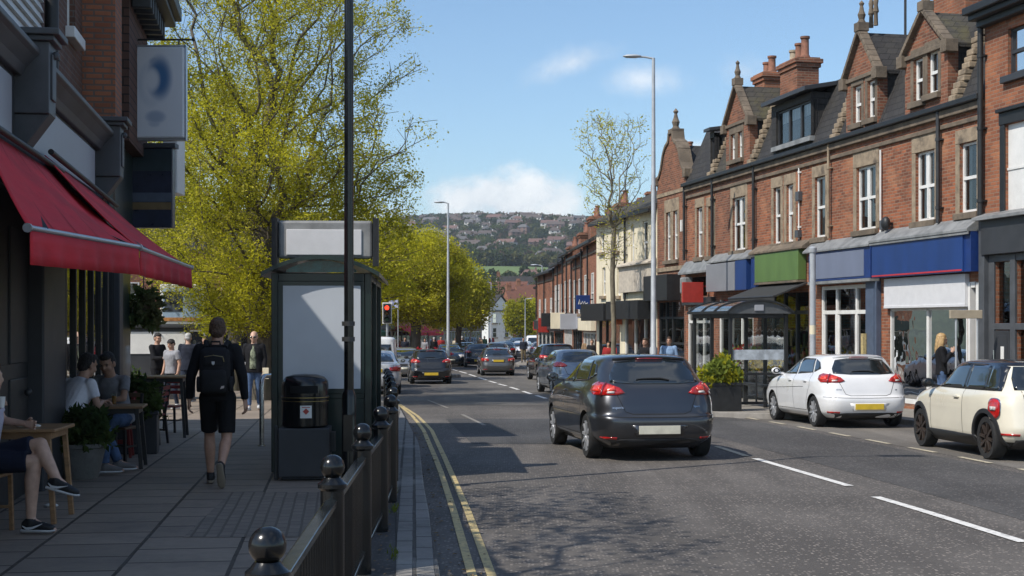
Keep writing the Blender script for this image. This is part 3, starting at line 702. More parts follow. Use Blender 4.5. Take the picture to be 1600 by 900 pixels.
def sign(parent, name, x0, x1, z0, z1, y, depth, mats, border=0.0, stripe=None):
 """a boxed fascia: body and, with a border, an inset panel as a sub-part"""
 mb = MB(); mb.box(x0, x1, y - depth, y, z0, z1); s = mb.build(name, M[mats[0]], parent, bevel=.01)
 if border:
  p = MB(); p.box(x0 + border, x1 - border, y - depth - .012, y - depth + .01, z0 + border, z1 - border); p.build('panel', M[mats[1]], s, bevel=.004)
 if stripe:
  p = MB(); p.box(x0 + .02, x1 - .02, y - depth - .006, y - depth + .01, z0 + .02, z0 + .055); p.build('stripe', M[stripe], s)
 return s

def chimney(parent, x0, x1, y0, y1, z0, z1, mat='brick3', pots=2, pot_cols=('tiles_pot',), tall=.45):
 mb = MB(); mb.box(x0, x1, y0, y1, z0, z1 - .3); mb.box(x0 - .05, x1 + .05, y0 - .05, y1 + .05, z1 - .3, z1 - .18); mb.box(x0 - .1, x1 + .1, y0 - .1, y1 + .1, z1 - .18, z1 - .05); mb.box(x0 - .03, x1 + .03, y0 - .03, y1 + .03, z1 - .05, z1)
 c = mb.build('chimney', M[mat], parent, bevel=.012)
 for i in range(pots):
  x = x0 + (x1 - x0) * (i + .5) / pots; h = tall * (1 + .25 * ((i * 7) % 3) - .2)
  p = MB(); p.lathe([(.15, 0), (.15, .06), (.12, .1), (.115, h - .08), (.145, h - .06), (.145, h), (.1, h), (.1, h - .2)], (x, (y0 + y1) / 2, z1), 14)
  p.build('chimney_pot', M[pot_cols[i % len(pot_cols)]], c, smooth=40)
 return c
M['tiles_pot'] = pm('terracotta_pot', (.24, .105, .065), .8, var=.3, dirt=(.07, .05, .04), dirt_amt=.7)
M['buff_pot'] = pm('buff_pot', (.34, .28, .2), .8, var=.25, dirt=(.12, .1, .08), dirt_amt=.6)

def dormer_gable(parent, x0, x1, zb, zs, za, wins, mat='brick2', ball=True, cope='stone_dark', roofm='slate_moss', seed=0):
 """brick gabled dormer standing on the gutter: wall with windows, cheeks, pitched roof, stone copings and finial"""
 rng = random.Random(seed)
 holes = [window(parent, a, b, c, d, k, y=-.03, surround=None, sill='stone_dark', name='dormer_window', rng=rng) for (a, b, c, d, k) in wins]
 mb = MB(); y = -.03; xm = (x0 + x1) / 2
 wall_holes(mb, x0, x1, zb, zs, holes, y=y)
 mb.add([(x0, y, zs), (x1, y, zs), (xm, y, za)], [(0, 1, 2)])
 mb.quad((x0, y, zb), (x0, y, zs), (x0, y + .25, zs), (x0, y + .25, zb)); mb.quad((x1, y, zb), (x1, y + .25, zb), (x1, y + .25, zs), (x1, y, zs))
 d = mb.build('dormer', M[mat], parent, fix=False)
 ck = MB(); ck.box(x0 + .02, x1 - .02, y + .25, 2.4, zb, zs); ck.build('dormer_cheek', M['slate'], d)
 rf = MB(); t = .09; o = .06
 for s in (-1, 1):
  xe = x0 - o if s < 0 else x1 + o
  a = (xe, zs - .04); b = (xm, za - .02); 
  vs = [(a[0], y + .1, a[1]), (b[0], y + .1, b[1]), (b[0], 3.2, b[1]), (a[0], 3.2, a[1])]; vs += [(p[0], p[1], p[2] - t) for p in vs]
  rf.add(vs, [(0, 1, 2, 3), (7, 6, 5, 4), (0, 4, 5, 1), (1, 5, 6, 2), (2, 6, 7, 3), (3, 7, 4, 0)])
 rf.build('dormer_roof', M[roofm], d)
 cp = MB()
 for s, xe in ((-1, x0 - .04), (1, x1 + .04)):
  p = V((xe, y, zs - .05)); q = V((xm, y, za)); k = 7
  for i in range(k):
   a = p.lerp(q, i / k); b = p.lerp(q, (i + .97) / k); cp.bar(a + V((0, -.01, .05)), b + V((0, -.01, .05)), .24, .10)
  cp.box(xe - .13, xe + .13, y - .14, y + .16, zs - .26, zs + .02)                    # kneeler
 for (a, b, c, e) in holes:
  cp.box(a - .12, b + .12, y - .02, y + .06, e + .003, e + .24)
  cp.box(a - .13, a - .003, y - .016, y + .06, c, e); cp.box(b + .003, b + .13, y - .016, y + .06, c, e)
 cp.box(x0 - .05, x1 + .05, y - .06, y - .002, zs - .12, zs - .02)
 if ball:
  cp.box(xm - .13, xm + .13, y - .15, y + .14, za, za + .22); cp.lathe([(.11, 0), (.07, .08), (.1, .2), (.06, .3), (.04, .42), (.07, .48), (.0, .56)], (xm, y, za + .22), 10)
 cp.build('coping', M[cope], d, bevel=.012)
 return d

def stepped_coping(parent, x, z0, y1=.78, z1=8.35, n=9, w=.30):
 mb = MB(); rg = random.Random(int(x * 100)); n += 3
 for i in range(n):
  t = i / n; y = y1 * t; z = z0 + (z1 - z0) * t; h = (z1 - z0) / n; e = rg.uniform(-.03, .03); f = rg.uniform(-.03, .02)
  mb.box(x - w / 2 + f, x + w / 2 + e, y - .17 + e, y + .26, z, z + h * rg.uniform(.86, .97))
 k = 8
 for i in range(k):
  t = i / k; y = y1 + .15 + (3.6 - y1) * t; z = z1 + .85 * t; mb.box(x - w / 2, x + w / 2, y - .02, y + .42, z - .35, z + .14)
 return mb.build('parapet', M['stone'], parent, bevel=.025)

def downpipe(parent, x, z0, z1, mat='black_satin', y=-.1, r=.045, bend=False):
 mb = MB(); pts = [(x, y, z0), (x, y, z1)]
 if bend: pts += [(x, y - .02, z1 + .05), (x + .1, y - .05, z1 + .2)]
 mb.tube(pts, r, 10)
 z = z0 + .3
 while z < z1: mb.lathe([(r + .014, 0), (r + .014, .07)], (x, y, z), 10); mb.box(x - r - .05, x + r + .05, y + .02, -.002, z + .015, z + .05); z += 1.5
 return mb.build('downpipe', M[mat], parent, smooth=40)

# ------------------------------------------------------------------ the brick terrace on the right
TO = V((5.96, 48.2, 0)); TA = V((.198, -.98, 0)).normalized(); TRZ = math.atan2(TA.y, TA.x)
def tY(px): return 15.7 / ((px - 800) / FOC + .2021)
def tx(px): return 19.38 - (tY(px) - 29.2) / .98
def tz(px, py): return (505 - py) / FOC * tY(px) + CAMZ
def trect(px0, px1, py0, py1, ox):
 xm = (px0 + px1) / 2; return (tx(px0) - ox, tx(px1) - ox, tz(xm, py1), tz(xm, py0))
def tloc(x): p = TO + TA * x; return (p.x, p.y, 0)
ZG = 6.5
def roof_mansard(b, L, mat='slate', zr=9.2):
 mb = MB(); mb.prism([(-.04, ZG + .02), (.72, 8.3), (4.0, zr), (8, ZG), (8, ZG - .25), (.02, ZG - .25)], 0.01, L - .01, 'x'); return mb.build('roof', M[mat], b)
def shell(b, L, z1, holes, mat, y=0.0, zb=-1.5, back=8.0):
 mb = MB(); wall_holes(mb, 0, L, zb, z1, holes, y=y)
 mb.quad((0, y, zb), (0, y, z1), (0, back, z1), (0, back, zb)); mb.quad((L, y, zb), (L, back, zb), (L, back, z1), (L, y, z1)); mb.quad((0, back, zb), (0, back, z1), (L, back, z1), (L, back, zb))
 w = mb.build('wall', M[mat], b, fix=False)
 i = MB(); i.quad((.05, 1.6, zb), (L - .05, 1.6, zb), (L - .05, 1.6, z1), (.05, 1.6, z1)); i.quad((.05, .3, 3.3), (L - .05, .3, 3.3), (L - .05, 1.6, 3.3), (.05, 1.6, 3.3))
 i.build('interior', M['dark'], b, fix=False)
 return w
def gutter(b, L, z=ZG, mat='black_satin', bands=True, low=6.04):
 mb = MB(); mb.box(0, L, -.2, -.06, z - .1, z + .02); mb.build('gutter', M[mat], b, bevel=.02)
 if bands:
  s = MB(); s.box(0, L, -.1, -.002, z - .27, z - .11); s.box(0, L, -.06, -.002, low - .05, low + .05)
  s.build('cornice', M['stone_dark'], b, bevel=.012)
def goods(parent, x0, x1, z0, z1, y, n, seed, cols=None, name='shop_display'):
 """stock standing in a shop window"""
 rng = random.Random(seed); mb = MB(); cols = cols or ['red_sign', 'blue_dk', 'white', 'yellow', 'green', 'wood', 'grey_light', 'dark', 'dark']
 ms = list(dict.fromkeys(cols))
 mb.box(x0, x1, y, y + .35, z0, z0 + .12, ms.index(cols[0]) if 'dark' not in ms else ms.index('dark'))
 for i in range(n):
  x = rng.uniform(x0 + .08, x1 - .08); w = rng.uniform(.05, .22); h = rng.uniform(.1, .6); z = rng.choice([z0 + .12, z0 + .12, z0 + .75, z0 + 1.3]); yy = y + rng.uniform(.0, .3)
  if z + h > z1: continue
  k = ms.index(rng.choice(cols))
  if rng.random() < .5: mb.box(x - w / 2, x + w / 2, yy, yy + .1, z, z + h, k)
  else: mb.lathe([(w * .3, 0), (w * .5, h * .3), (w * .35, h * .7), (w * .15, h)], (x, yy + .05, z), 8, k)
 for z in (z0 + .72, z0 + 1.27): 
  if z < z1: mb.box(x0, x1, y, y + .3, z, z + .025, ms.index('dark') if 'dark' in ms else 0)
 return mb.build(name, [M[c] for c in ms], parent)

GROUP_T = 'brick houses with shops along the right of the street'
def house(name, label, px0, px1, wins, group=GROUP_T, wall='brick', roof='slate', ox=None, seed=1):
 x0, x1 = tx(px0), tx(px1)
 b = thing(name, label, 'building', tloc(x0), TRZ, group); b['ox'] = x0
 return b, x0, x1 - x0

# --- house with the plain blue sign
b, ox, L = house('brick_house', 'brick house with tall gabled dormer above a dark blue sign and pale shutter', 1378, 1539, [])
rng = random.Random(4)
holes = [window(b, *trect(1500, 1527, 222, 332, ox), 'sash', surround='stone', rng=rng), window(b, *trect(1431, 1461, 236, 345, ox), 'double', surround='stone', rng=rng, lintel=.42)]
zs0, zs1 = 2.83, 3.66
fx0, fx1 = tx(1380) - ox, tx(1524) - ox
sw = (tx(1390) - ox, tx(1512) - ox, -.1, 2.12)
holes.append(sw)
holes.append((tx(1514) - ox, L - .35, .02, 2.6))
shell(b, L, ZG, holes, 'brick'); gutter(b, L)
roof_mansard(b, L)
sign(b, 'sign_board', fx0, fx1, zs0, zs1, -.02, .28, ['blue'], stripe='red_line')
mb = MB(); mb.box(fx1 + .003, L - .1, -.26, -.02, zs0, zs1); mb.build('sign_end', M['blue_dk'], b)
mb = MB(); mb.prism([(-.36, zs1 + .0), (-.36, zs1 + .06), (-.02, zs1 + .32), (-.02, zs1)], 0.02, L - .1, 'x'); mb.box(.02, L - .1, -.34, -.3, zs1 - .06, zs1); mb.build('canopy', M['lead'], b, bevel=.008)
mb = MB(); mb.box(sw[0] - .05, sw[1] + .1, -.12, -.01, 2.1, 2.8)
mb.box(sw[0] - .04, sw[1] + .09, -.135, -.11, 2.1, 2.16)
mb.build('shutter', M['shutter'], b, bevel=.006)
mb = MB()
for px in (1390, 1448, 1510): x = tx(px) - ox; mb.box(x - .05, x + .05, .02, .1, -.1, 2.12)
mb.box(sw[0], sw[1], .0, .11, -.14, .0); mb.box(sw[0], sw[1], .02, .1, 2.04, 2.12); f = mb.build('shop_window', M['white'], b, bevel=.006)
mb = MB(); mb.quad((sw[0], .06, -.05), (sw[1], .06, -.05), (sw[1], .06, 2.1), (sw[0], .06, 2.1)); mb.build('pane', M['glass_shop'], f)
mb = MB(); rgd = random.Random(6)
for i in range(7): x = sw[0] + .15 + i * .42; h = rgd.uniform(.55, 1.0); mb.box(x, x + .36, .16, .4, -.08, h - .1)
mb.build('white_display', M['white'], b, bevel=.02)
goods(b, sw[0] + .1, sw[1] - .1, .0, 2.0, .42, 70, 8, ['white', 'white', 'grey_light', 'dark', 'dark', 'blue_dk', 'red_sign'])
mb = MB(); x = tx(1516) - ox
mb.box(x, x + .08, -.05, .12, .02, 2.6); mb.box(x + .3, x + .42, -.04, .12, .02, 2.6); mb.box(x, L - .35, -.03, .12, 2.5, 2.62); mb.build('door_frame', M['white'], b)
mb = MB(); mb.quad((x + .08, .08, .05), (L - .35, .08, .05), (L - .35, .08, 2.5), (x + .08, .08, 2.5)); mb.build('door_glass', M['glass_shop'], b)
d1 = (tx(1416) - ox, tx(1474) - ox); zt = 8.05
dormer_gable(b, d1[0], d1[1] + .25, ZG - .02, 7.9, 8.75, [(d1[0] + .42, d1[0] + .86, 6.78, 7.75, 'sash'), (d1[0] + 1.08, d1[0] + 1.55, 6.85, 7.8, 'sash')], seed=2)
stepped_coping(b, tx(1500) - ox, ZG, n=10)
chimney(b, .25, 1.75, 1.2, 2.0, 7.9, 10.9, pots=4, pot_cols=('tiles_pot', 'buff_pot'))
downpipe(b, tx(1472) - ox, 3.95, ZG - .1, 'iron', bend=False)
mb = MB(); mb.tube([(tx(1379.5) - ox, -.06, 3.6), (tx(1379.5) - ox, -.06, 5.9)], .025, 8); mb.build('waste_pipe', M['white'], b)
mb = MB(); x = tx(1395) - ox; mb.ball((x, -.18, 4.1), .13, 0, sc=(1, .8, 1.3)); mb.bar((x, -.1, 4.1), (x, 0, 4.1), .06, .06); mb.build('flood_lamp', M['black_satin'], b, smooth=40); mb = MB(); mb.box(x - .45, x - .3, -.12, 0, 3.98, 4.2); mb.build('junction_box', M['grey_paint'], b)

# --- house with the blue grey sign
b, ox, L = house('brick_house', 'brick house with gabled dormer and finial above the blue grey shop sign', 1270, 1378, [])
rng = random.Random(9)
holes = [window(b, *trect(1338.5, 1369, 259, 359, ox), 'double', surround='stone', rng=rng, lintel=.42), window(b, *trect(1273.5, 1290, 276, 371, ox), 'sash', surround='stone', rng=rng)]
sx0, sx1 = tx(1283) - ox, tx(1360) - ox
holes.append((sx0, sx1, -.15, 2.72))
shell(b, L, ZG, holes, 'brick'); gutter(b, L); roof_mansard(b, L)
sign(b, 'sign_board', tx(1279) - ox, L - .04, 2.84, 3.6, -.02, .26, ['blue_dk', 'blue_grey'], border=.0)
mb = MB(); mb.box(tx(1283) - ox, tx(1367) - ox, -.294, -.27, 2.9, 3.54); mb.build('sign_panel', M['blue_grey'], b, bevel=.004)
mb = MB(); mb.prism([(-.34, 3.6), (-.34, 3.65), (-.02, 3.92), (-.02, 3.6)], .1, L - .04, 'x'); mb.box(.35, L - .05, -.3, -.02, 2.76, 2.835); mb.build('canopy', M['lead'], b, bevel=.008)
mb = MB(); xa, xb_ = sx0, sx1; w = sx1 - sx0; m1, m2 = sx0 + w * .30, sx0 + w * .70
for x in (xa, m1, m2, xb_ - .09): mb.box(x, x + .09, .02, .12, -.15, 2.72)
for z in (1.98, 2.62): mb.box(xa, xb_, .025, .115, z, z + .1)
mb.box(xa, m1, .025, .115, -.15, .2); mb.box(m2, xb_, .025, .115, -.15, .2)
mb.box(m1 + .09, m2, .04, .1, -.12, .12); mb.box(m1 + .09, m1 + .17, .04, .1, -.12, 1.98); mb.box(m2 - .08, m2, .04, .1, -.12, 1.98)
mb.box(xa + .1, xa + .16, .03, .11, .2, 1.98); mb.box(m1 - .06, m1, .03, .11, .2, 1.98)
f = mb.build('shop_window', M['white'], b, bevel=.006)
mb = MB(); mb.quad((xa, .07, -.1), (xb_, .07, -.1), (xb_, .07, 2.7), (xa, .07, 2.7)); mb.build('pane', M['glass_shop'], f)
goods(b, xa + .05, xa + w * .95, -.1, 2.2, .2, 60, 5)
mb = MB(); mb.box(sx1 + .02, L - .02, -.14, -.005, -.3, 2.76); mb.box(sx1 + .12, L - .12, -.155, -.139, 0.1, 2.6); mb.build('pilaster', M['steel_blue'], b, bevel=.01)
mb = MB(); mb.box(xb_ - .02, xb_ + .1, -.24, -.15, .2, 1.5); mb.build('banner', M['yellow'], b)
d1 = (tx(1324) - ox, tx(1390) - ox)
dormer_gable(b, d1[0], min(d1[1], L - .15), ZG - .02, 7.9, 8.95, [(d1[0] + .42, d1[0] + .88, 6.72, 7.66, 'sash'), (d1[0] + 1.22, d1[0] + 1.62, 6.74, 7.66, 'sash')], seed=3, roofm='slate')
mb = MB(); 
for dx in (-.16, .1): mb.lathe([(.06, 0), (.05, .3), (.08, .34), (.05, .5), (.07, .6), (.02, .75)], ((d1[0] + min(d1[1], L - .15)) / 2 + dx, .3, 9.1), 8)
mb.build('finial', M['stone_dark'], b, smooth=40)
stepped_coping(b, tx(1308) - ox, ZG, z1=8.15, n=9)
downpipe(b, tx(1300) - ox, 3.95, ZG - .1, pm and 'stone', r=.035)
for px, y, z0, z1 in ((1303, 2.0, 8.6, 10.4),):
 mb = MB(); mb.tube([(tx(px) - ox, y, z0), (tx(px) - ox, y, z1)], .035, 8); mb.build('mast', M['iron'], b)

# --- house with the green sign and flat slate dormer
b, ox, L = house('brick_house', 'brick house with wide flat roofed slate dormer above the green sign', 1183, 1270, [])
rng = random.Random(12)
r1, r2 = trect(1209, 1220, 293, 381, ox), trect(1229, 1240, 293, 381, ox); r2 = (*r2[:2], *r1[2:])
holes = [window(b, *r1, 'sash', surround='stone', rng=rng), window(b, *r2, 'sash', surround='stone', rng=rng)]
holes.append((.3, L - .25, -.25, 2.6))
shell(b, L, ZG, holes, 'brick'); gutter(b, L); roof_mansard(b, L)
sign(b, 'sign_board', tx(1192) - ox, tx(1261) - ox, 2.93, 3.76, -.02, .24, ['green'])
mb = MB(); mb.box(.02, tx(1190.5) - ox, -.2, -.01, 2.8, 3.7); mb.build('sign_end', M['blue_dk'], b)
mb = MB(); mb.prism([(-.3, 3.76), (-.3, 3.82), (-.02, 4.02), (-.02, 3.76)], .05, L - .05, 'x'); mb.box(tx(1192) - ox, tx(1261) - ox, -.28, -.02, 2.86, 2.925); mb.build('canopy', M['stone_dark'], b, bevel=.01)
mb = MB()
for i in range(5): x = .3 + (L - .6) * i / 4; mb.box(x - .05, x + .05, .02, .12, -.25, 2.6)
mb.box(.3, L - .25, .02, .12, 2.0, 2.1); f = mb.build('shop_window', M['black_satin'], b)
mb = MB(); mb.quad((.3, .07, -.2), (L - .25, .07, -.2), (L - .25, .07, 2.6), (.3, .07, 2.6)); mb.build('pane', M['glass_shop'], f)
goods(b, .4, L - .3, -.2, 2.3, .3, 70, 21, ['green', 'yellow', 'dark', 'dark', 'leaf', 'leaf', 'red_sign'] if 'leaf' in M else ['green', 'yellow', 'dark', 'green', 'red_sign'])
# flat dormer
x0, x1 = tx(1206) - ox, tx(1276) - ox; x1 = min(x1, L - .1)
hw = (tx(1213) - ox, tx(1268) - ox, 6.78, 7.78)
h = window(b, *hw, 'triple', y=-.01, frame='charcoal', sill='lead', rng=random.Random(40), name='dormer_window', curtain=1)
mb = MB(); wall_holes(mb, x0, x1, ZG + .05, 7.98, [h], y=-.01); mb.box(x0, x1, .28, 2.8, ZG + .06, 7.975); mb.quad((x0, -.01, ZG + .05), (x0, -.01, 7.98), (x0, .3, 7.98), (x0, .3, ZG + .05)); mb.quad((x1, -.01, ZG + .05), (x1, .3, ZG + .05), (x1, .3, 7.98), (x1, -.01, 7.98))
d = mb.build('dormer', M['slate'], b, fix=False)
mb = MB(); mb.prism([(-.28, 7.98), (-.28, 8.1), (3.2, 8.72), (3.2, 8.6)], x0 - .15, x1 + .2, 'x'); mb.build('dormer_roof', M['charcoal'], d, bevel=.01)
# grey roof window cover shape on the slope above
mb = MB(); mb.prism([(1.6, 8.45), (2.4, 9.15), (3.4, 9.2), (3.4, 8.6)], L - .9, L - .2, 'x'); mb.build('roof_hatch', M['lead'], b, bevel=.02)
downpipe(b, tx(1251) - ox, 4.05, 6.0, 'white', r=.02, y=-.05)
mb = MB(); mb.box(tx(1249) - ox, tx(1254) - ox, -.12, -.0, 5.1, 5.35); mb.box(tx(1248) - ox, tx(1253) - ox, -.12, -.0, 4.1, 4.3); mb.build('junction_box', M['grey_paint'], b)
mb = MB(); mb.tube([(tx(1224) - ox - .1, 5.2, 8.2), (tx(1224) - ox - .1, 5.2, 15)], .045, 8); mb.build('mast', M['metal_pale'], b)

# --- house with the grey and blue sign
b, ox, L = house('brick_house', 'brick house with small mossy gabled dormer above the grey and blue sign', 1118, 1183, [])
rng = random.Random(31)
holes = [window(b, *trect(1145, 1165, 308, 391, ox), 'double', surround='stone', rng=rng, lintel=.4), (.35, L - .3, -.3, 2.5)]
shell(b, L, ZG, holes, 'brick2'); gutter(b, L); roof_mansard(b, L, 'slate_moss')
sign(b, 'sign_board', .0, tx(1163) - ox, 2.75, 3.62, -.02, .3, ['sign_grey'])
mb = MB(); mb.box(tx(1163) - ox + .004, L - .12, -.3, -.02, 2.75, 3.66); mb.build('sign_end', M['blue'], b, bevel=.008)
mb = MB(); mb.prism([(-.32, 3.66), (-.32, 3.7), (-.02, 3.95), (-.02, 3.66)], .02, L - .05, 'x'); mb.build('canopy', M['lead'], b)
mb = MB()
for i in range(4): x = .35 + (L - .75) * i / 3; mb.box(x - .0, x + .09, .02, .12, -.3, 2.5)
mb.box(.35, L - .3, .02, .12, 1.9, 2.0); f = mb.build('shop_window', M['white'], b)
mb = MB(); mb.quad((.35, .07, -.3), (L - .3, .07, -.3), (L - .3, .07, 2.5), (.35, .07, 2.5)); mb.build('pane', M['glass_shop'], f)
goods(b, .4, L - .4, -.3, 2.2, .3, 50, 77)
d1 = (tx(1136) - ox, tx(1173) - ox)
dormer_gable(b, d1[0], d1[1], ZG - .02, 7.95, 9.05, [(d1[0] + .42, d1[0] + .80, 6.8, 7.6, 'sash'), (d1[0] + 1.05, d1[0] + 1.42, 6.8, 7.6, 'sash')], seed=5)
stepped_coping(b, L - .2, ZG, z1=8.3, n=9)
chimney(b, L - 1.05, L + .25, 1.15, 1.85, 7.9, 9.65, mat='brick2', pots=3, pot_cols=('buff_pot', 'tiles_pot', 'tiles_pot'), tall=.5)
chimney(b, .05, .9, 1.3, 2.0, 7.9, 9.75, pots=2, pot_cols=('tiles_pot',), tall=.5)
downpipe(b, L - .04, 3.9, ZG - .1)

# --- house with the red sign
b, ox, L = house('brick_house', 'narrow brick house with small flat dormer and red projecting sign', 1072, 1118, [])
rng = random.Random(52)
holes = [window(b, *trect(1089, 1098, 324, 402, ox), 'sash', surround='stone', rng=rng), window(b, *trect(1107, 1115, 322, 400, ox), 'sash', surround='stone', rng=rng), (.2, L - .25, -.35, 2.3), (.3, L - .8, 2.65, 3.3)]
shell(b, L, ZG, holes, 'brick'); gutter(b, L); roof_mansard(b, L)
mb = MB(); mb.prism([(-.3, 3.4), (-.3, 3.46), (-.02, 3.85), (-.02, 3.4)], .02, L - .02, 'x'); mb.build('canopy', M['lead'], b)
mb = MB(); mb.box(.0, L, -.16, -.01, 2.36, 2.6); mb.build('sign_board', M['charcoal'], b)
mb = MB(); x = tx(1104) - ox; mb.box(x + .3, x + .42, -.95, -.25, 2.42, 3.08); mb.bar((x + .36, -.25, 2.95), (x + .36, 0, 2.95), .04, .04); mb.build('projecting_sign', M['red_sign'], b, bevel=.01)
mb = MB(); mb.box(.35, .9, -.35, -.05, 2.75, 3.3); mb.build('lamp_box', M['lead'], b, bevel=.05)
mb = MB()
for x in (.2, .9, 1.7, L - .33): mb.box(x, x + .08, .02, .12, -.35, 2.3)
mb.box(.2, L - .25, .02, .12, 1.75, 1.84); f = mb.build('shop_window', M['white'], b)
mb = MB(); mb.quad((.2, .07, -.3), (L - .25, .07, -.3), (L - .25, .07, 2.3), (.2, .07, 2.3)); mb.build('pane', M['glass_shop'], f)
goods(b, .25, L - .3, -.3, 2.0, .3, 40, 78)
x0, x1 = tx(1110) - ox, L - .1
h = window(b, x0 + .05, x0 + .42, 6.85, 7.75, 'plain', y=-.01, frame='charcoal', sill=None, rng=rng, name='dormer_window', curtain=0)
mb = MB(); wall_holes(mb, x0, x1, ZG + .05, 7.95, [h], y=-.01); mb.box(x0, x1, .28, 2.6, ZG + .06, 7.945); mb.quad((x0, -.01, ZG + .05), (x0, -.01, 7.95), (x0, .3, 7.95), (x0, .3, ZG + .05)); d = mb.build('dormer', M['slate'], b, fix=False)
mb = MB(); mb.prism([(-.2, 7.95), (-.2, 8.05), (3, 8.5), (3, 8.4)], x0 - .1, x1 + .1, 'x'); mb.build('dormer_roof', M['charcoal'], d)
stepped_coping(b, L - .15, ZG, z1=8.2, n=9); downpipe(b, .08, 3.9, ZG - .1); downpipe(b, L - .06, 3.9, ZG - .1)

# --- gabled brick house
gx0, gx1 = tx(1027), 0.0; L = gx1 - gx0
b = thing('gabled_house', 'tall brick house with curved stone coped street gable beside the cream building', 'building', tloc(gx0), TRZ, GROUP_T); ox = gx0
rng = random.Random(61)
r1, r2 = trect(1041, 1048, 332, 407, ox), trect(1052, 1059, 332, 407, ox); r2 = (*r2[:2], *r1[2:])
holes = [window(b, *r1, 'sash', surround='stone', rng=rng, lintel=.45), window(b, *r2, 'sash', surround='stone', rng=rng, lintel=.45), (.2, L - .2, -.45, 2.5)]
shell(b, L, ZG, holes, 'brick2')
gm = L / 2
prof = [(0, 6.5), (0, 6.95), (.25, 7.0), (.5, 7.25), (.75, 7.75), (1.0, 8.0), (gm - .28, 8.15), (gm - .2, 8.45)]
full = prof + [(L - x, z) for x, z in prof[::-1]]
mb = MB(); mb.prism(full, 0, .35, 'y'); g = mb.build('gable', M['brick2'], b)
mb = MB()
for a, c in zip(full, full[1:]): mb.bar((a[0], .17, a[1] + .05), (c[0], .17, c[1] + .05), .46, .12)
mb.box(gm - .25, gm + .25, -.05, .4, 8.5, 8.62); mb.lathe([(.16, 0), (.1, .1), (.14, .25), (.08, .4), (.05, .55), (.1, .62), (.0, .75)], (gm, .17, 8.62), 10); mb.box(-.12, .15, -.1, .4, 6.75, 7.05); mb.box(L - .15, L + .12, -.1, .4, 6.75, 7.05)
mb.build('coping', M['stone_dark'], g, bevel=.015)
mb = MB(); mb.prism([(0, 6.5), (gm, 8.05), (L, 6.5)], .35, 8, 'y'); mb.build('roof', M['slate'], b)
sign(b, 'sign_board', -.05, L - .55, 2.55, 3.45, -.02, .5, ['black_satin'])
mb = MB()
for x in (.2, .95, 1.7, L - .3): mb.box(x, x + .1, .02, .12, -.45, 2.5)
for z in (1.0, 1.9): mb.box(.2, L - .2, .03, .11, z, z + .08)
f = mb.build('shop_window', M['black_satin'], b)
mb = MB(); mb.quad((.2, .07, -.4), (L - .2, .07, -.4), (L - .2, .07, 2.5), (.2, .07, 2.5)); mb.build('pane', M['glass_shop'], f)
goods(b, .25, L - .3, -.4, 2.0, .3, 30, 79)
for za, zb, yy in ((6.3, 6.42, .03), (3.6, 3.75, .05)): mb = MB(); mb.box(.02, L - .02, -yy, -.002, za, zb); mb.build('string_course', M['stone'], b)
mb = MB(); mb.box(L - .3, L - .18, -.12, 0, 4.9, 5.3); mb.build('alarm_box', M['white'], b, bevel=.01)

# --- cream building
cx0, cx1 = tx(932), tx(1027) - .004; L = cx1 - cx0
b = thing('cream_building', 'cream rendered building with plain slate roof behind the bare street tree', 'building', tloc(cx0), TRZ); ox = cx0
rng = random.Random(71); holes = []
for (a, c, hi, lo) in ((938, 944, 362, 394), (962, 967, 358, 392), (986, 991, 352, 415), (1004, 1012, 345, 412)):
 holes.append(window(b, *trect(a, c, hi, lo, ox), 'sash', surround=None, sill='stone', rng=rng))
for (a, c) in ((941, 946), (964, 969)): holes.append(window(b, *trect(a, c, 418, 462, ox), 'sash', sill='stone', rng=rng))
xa = tx(973) - ox
holes += [(.4, xa - .4, -.6, 1.9), (xa + .3, L - .3, -.6, 1.95)]
shell(b, L, 5.95, holes, 'cream', zb=-2)
mb = MB(); mb.prism([(-.3, 5.9), (-.3, 6.02), (3.9, 8.0), (8.2, 5.9)], -.15, L - .02, 'x'); mb.build('roof', M['slate_moss'], b)
mb = MB(); mb.box(-.1, L, -.36, -.22, 5.85, 5.95); mb.build('gutter', M['black_satin'], b)
downpipe(b, tx(980) - ox, 2.6, 5.9)
chimney(b, .1, 1.0, 3.5, 4.3, 7.4, 9.0, 'brick2', 2)
mb = MB(); mb.box(xa + .1, L - .1, -.2, -.01, 2.95, 3.95); mb.prism([(-.34, 3.95), (-.34, 4.0), (-.02, 4.15), (-.02, 3.95)], xa, L - .05, 'x'); mb.build('sign_board', pm('old_cream_sign', (.50, .44, .36), .7, var=.15, dirt=(.34, .27, .2)), b)
for (u0, u1, z0, z1) in ((.1, xa - .35, 1.85, 2.55), (xa + .05, L - .15, 1.9, 2.6)): sign(b, 'sign_board', u0, u1, z0, z1, -.01, .7, ['black_satin'])
mb = MB(); mb.box(xa - .3, xa - .02, -.25, -.02, 1.7, 2.4); mb.build('poster', pm('orange_poster', (.5, .12, .04), .5), b)
for (u0, u1, mt) in ((.4, xa - .4, 'black_satin'), (xa + .3, L - .3, 'white')):
 mb = MB()
 for i in range(4): x = u0 + (u1 - u0 - .1) * i / 3; mb.box(x, x + .1, .02, .12, -.6, 1.9)
 mb.box(u0, u1, .03, .11, -.6, -.3); f = mb.build('shop_window', M[mt], b)
 mb = MB(); mb.quad((u0, .07, -.55), (u1, .07, -.55), (u1, .07, 1.9), (u0, .07, 1.9)); mb.build('pane', M['glass_shop'], f)
 goods(b, u0 + .1, u1 - .1, -.55, 1.6, .3, 30, int(u0 * 10))

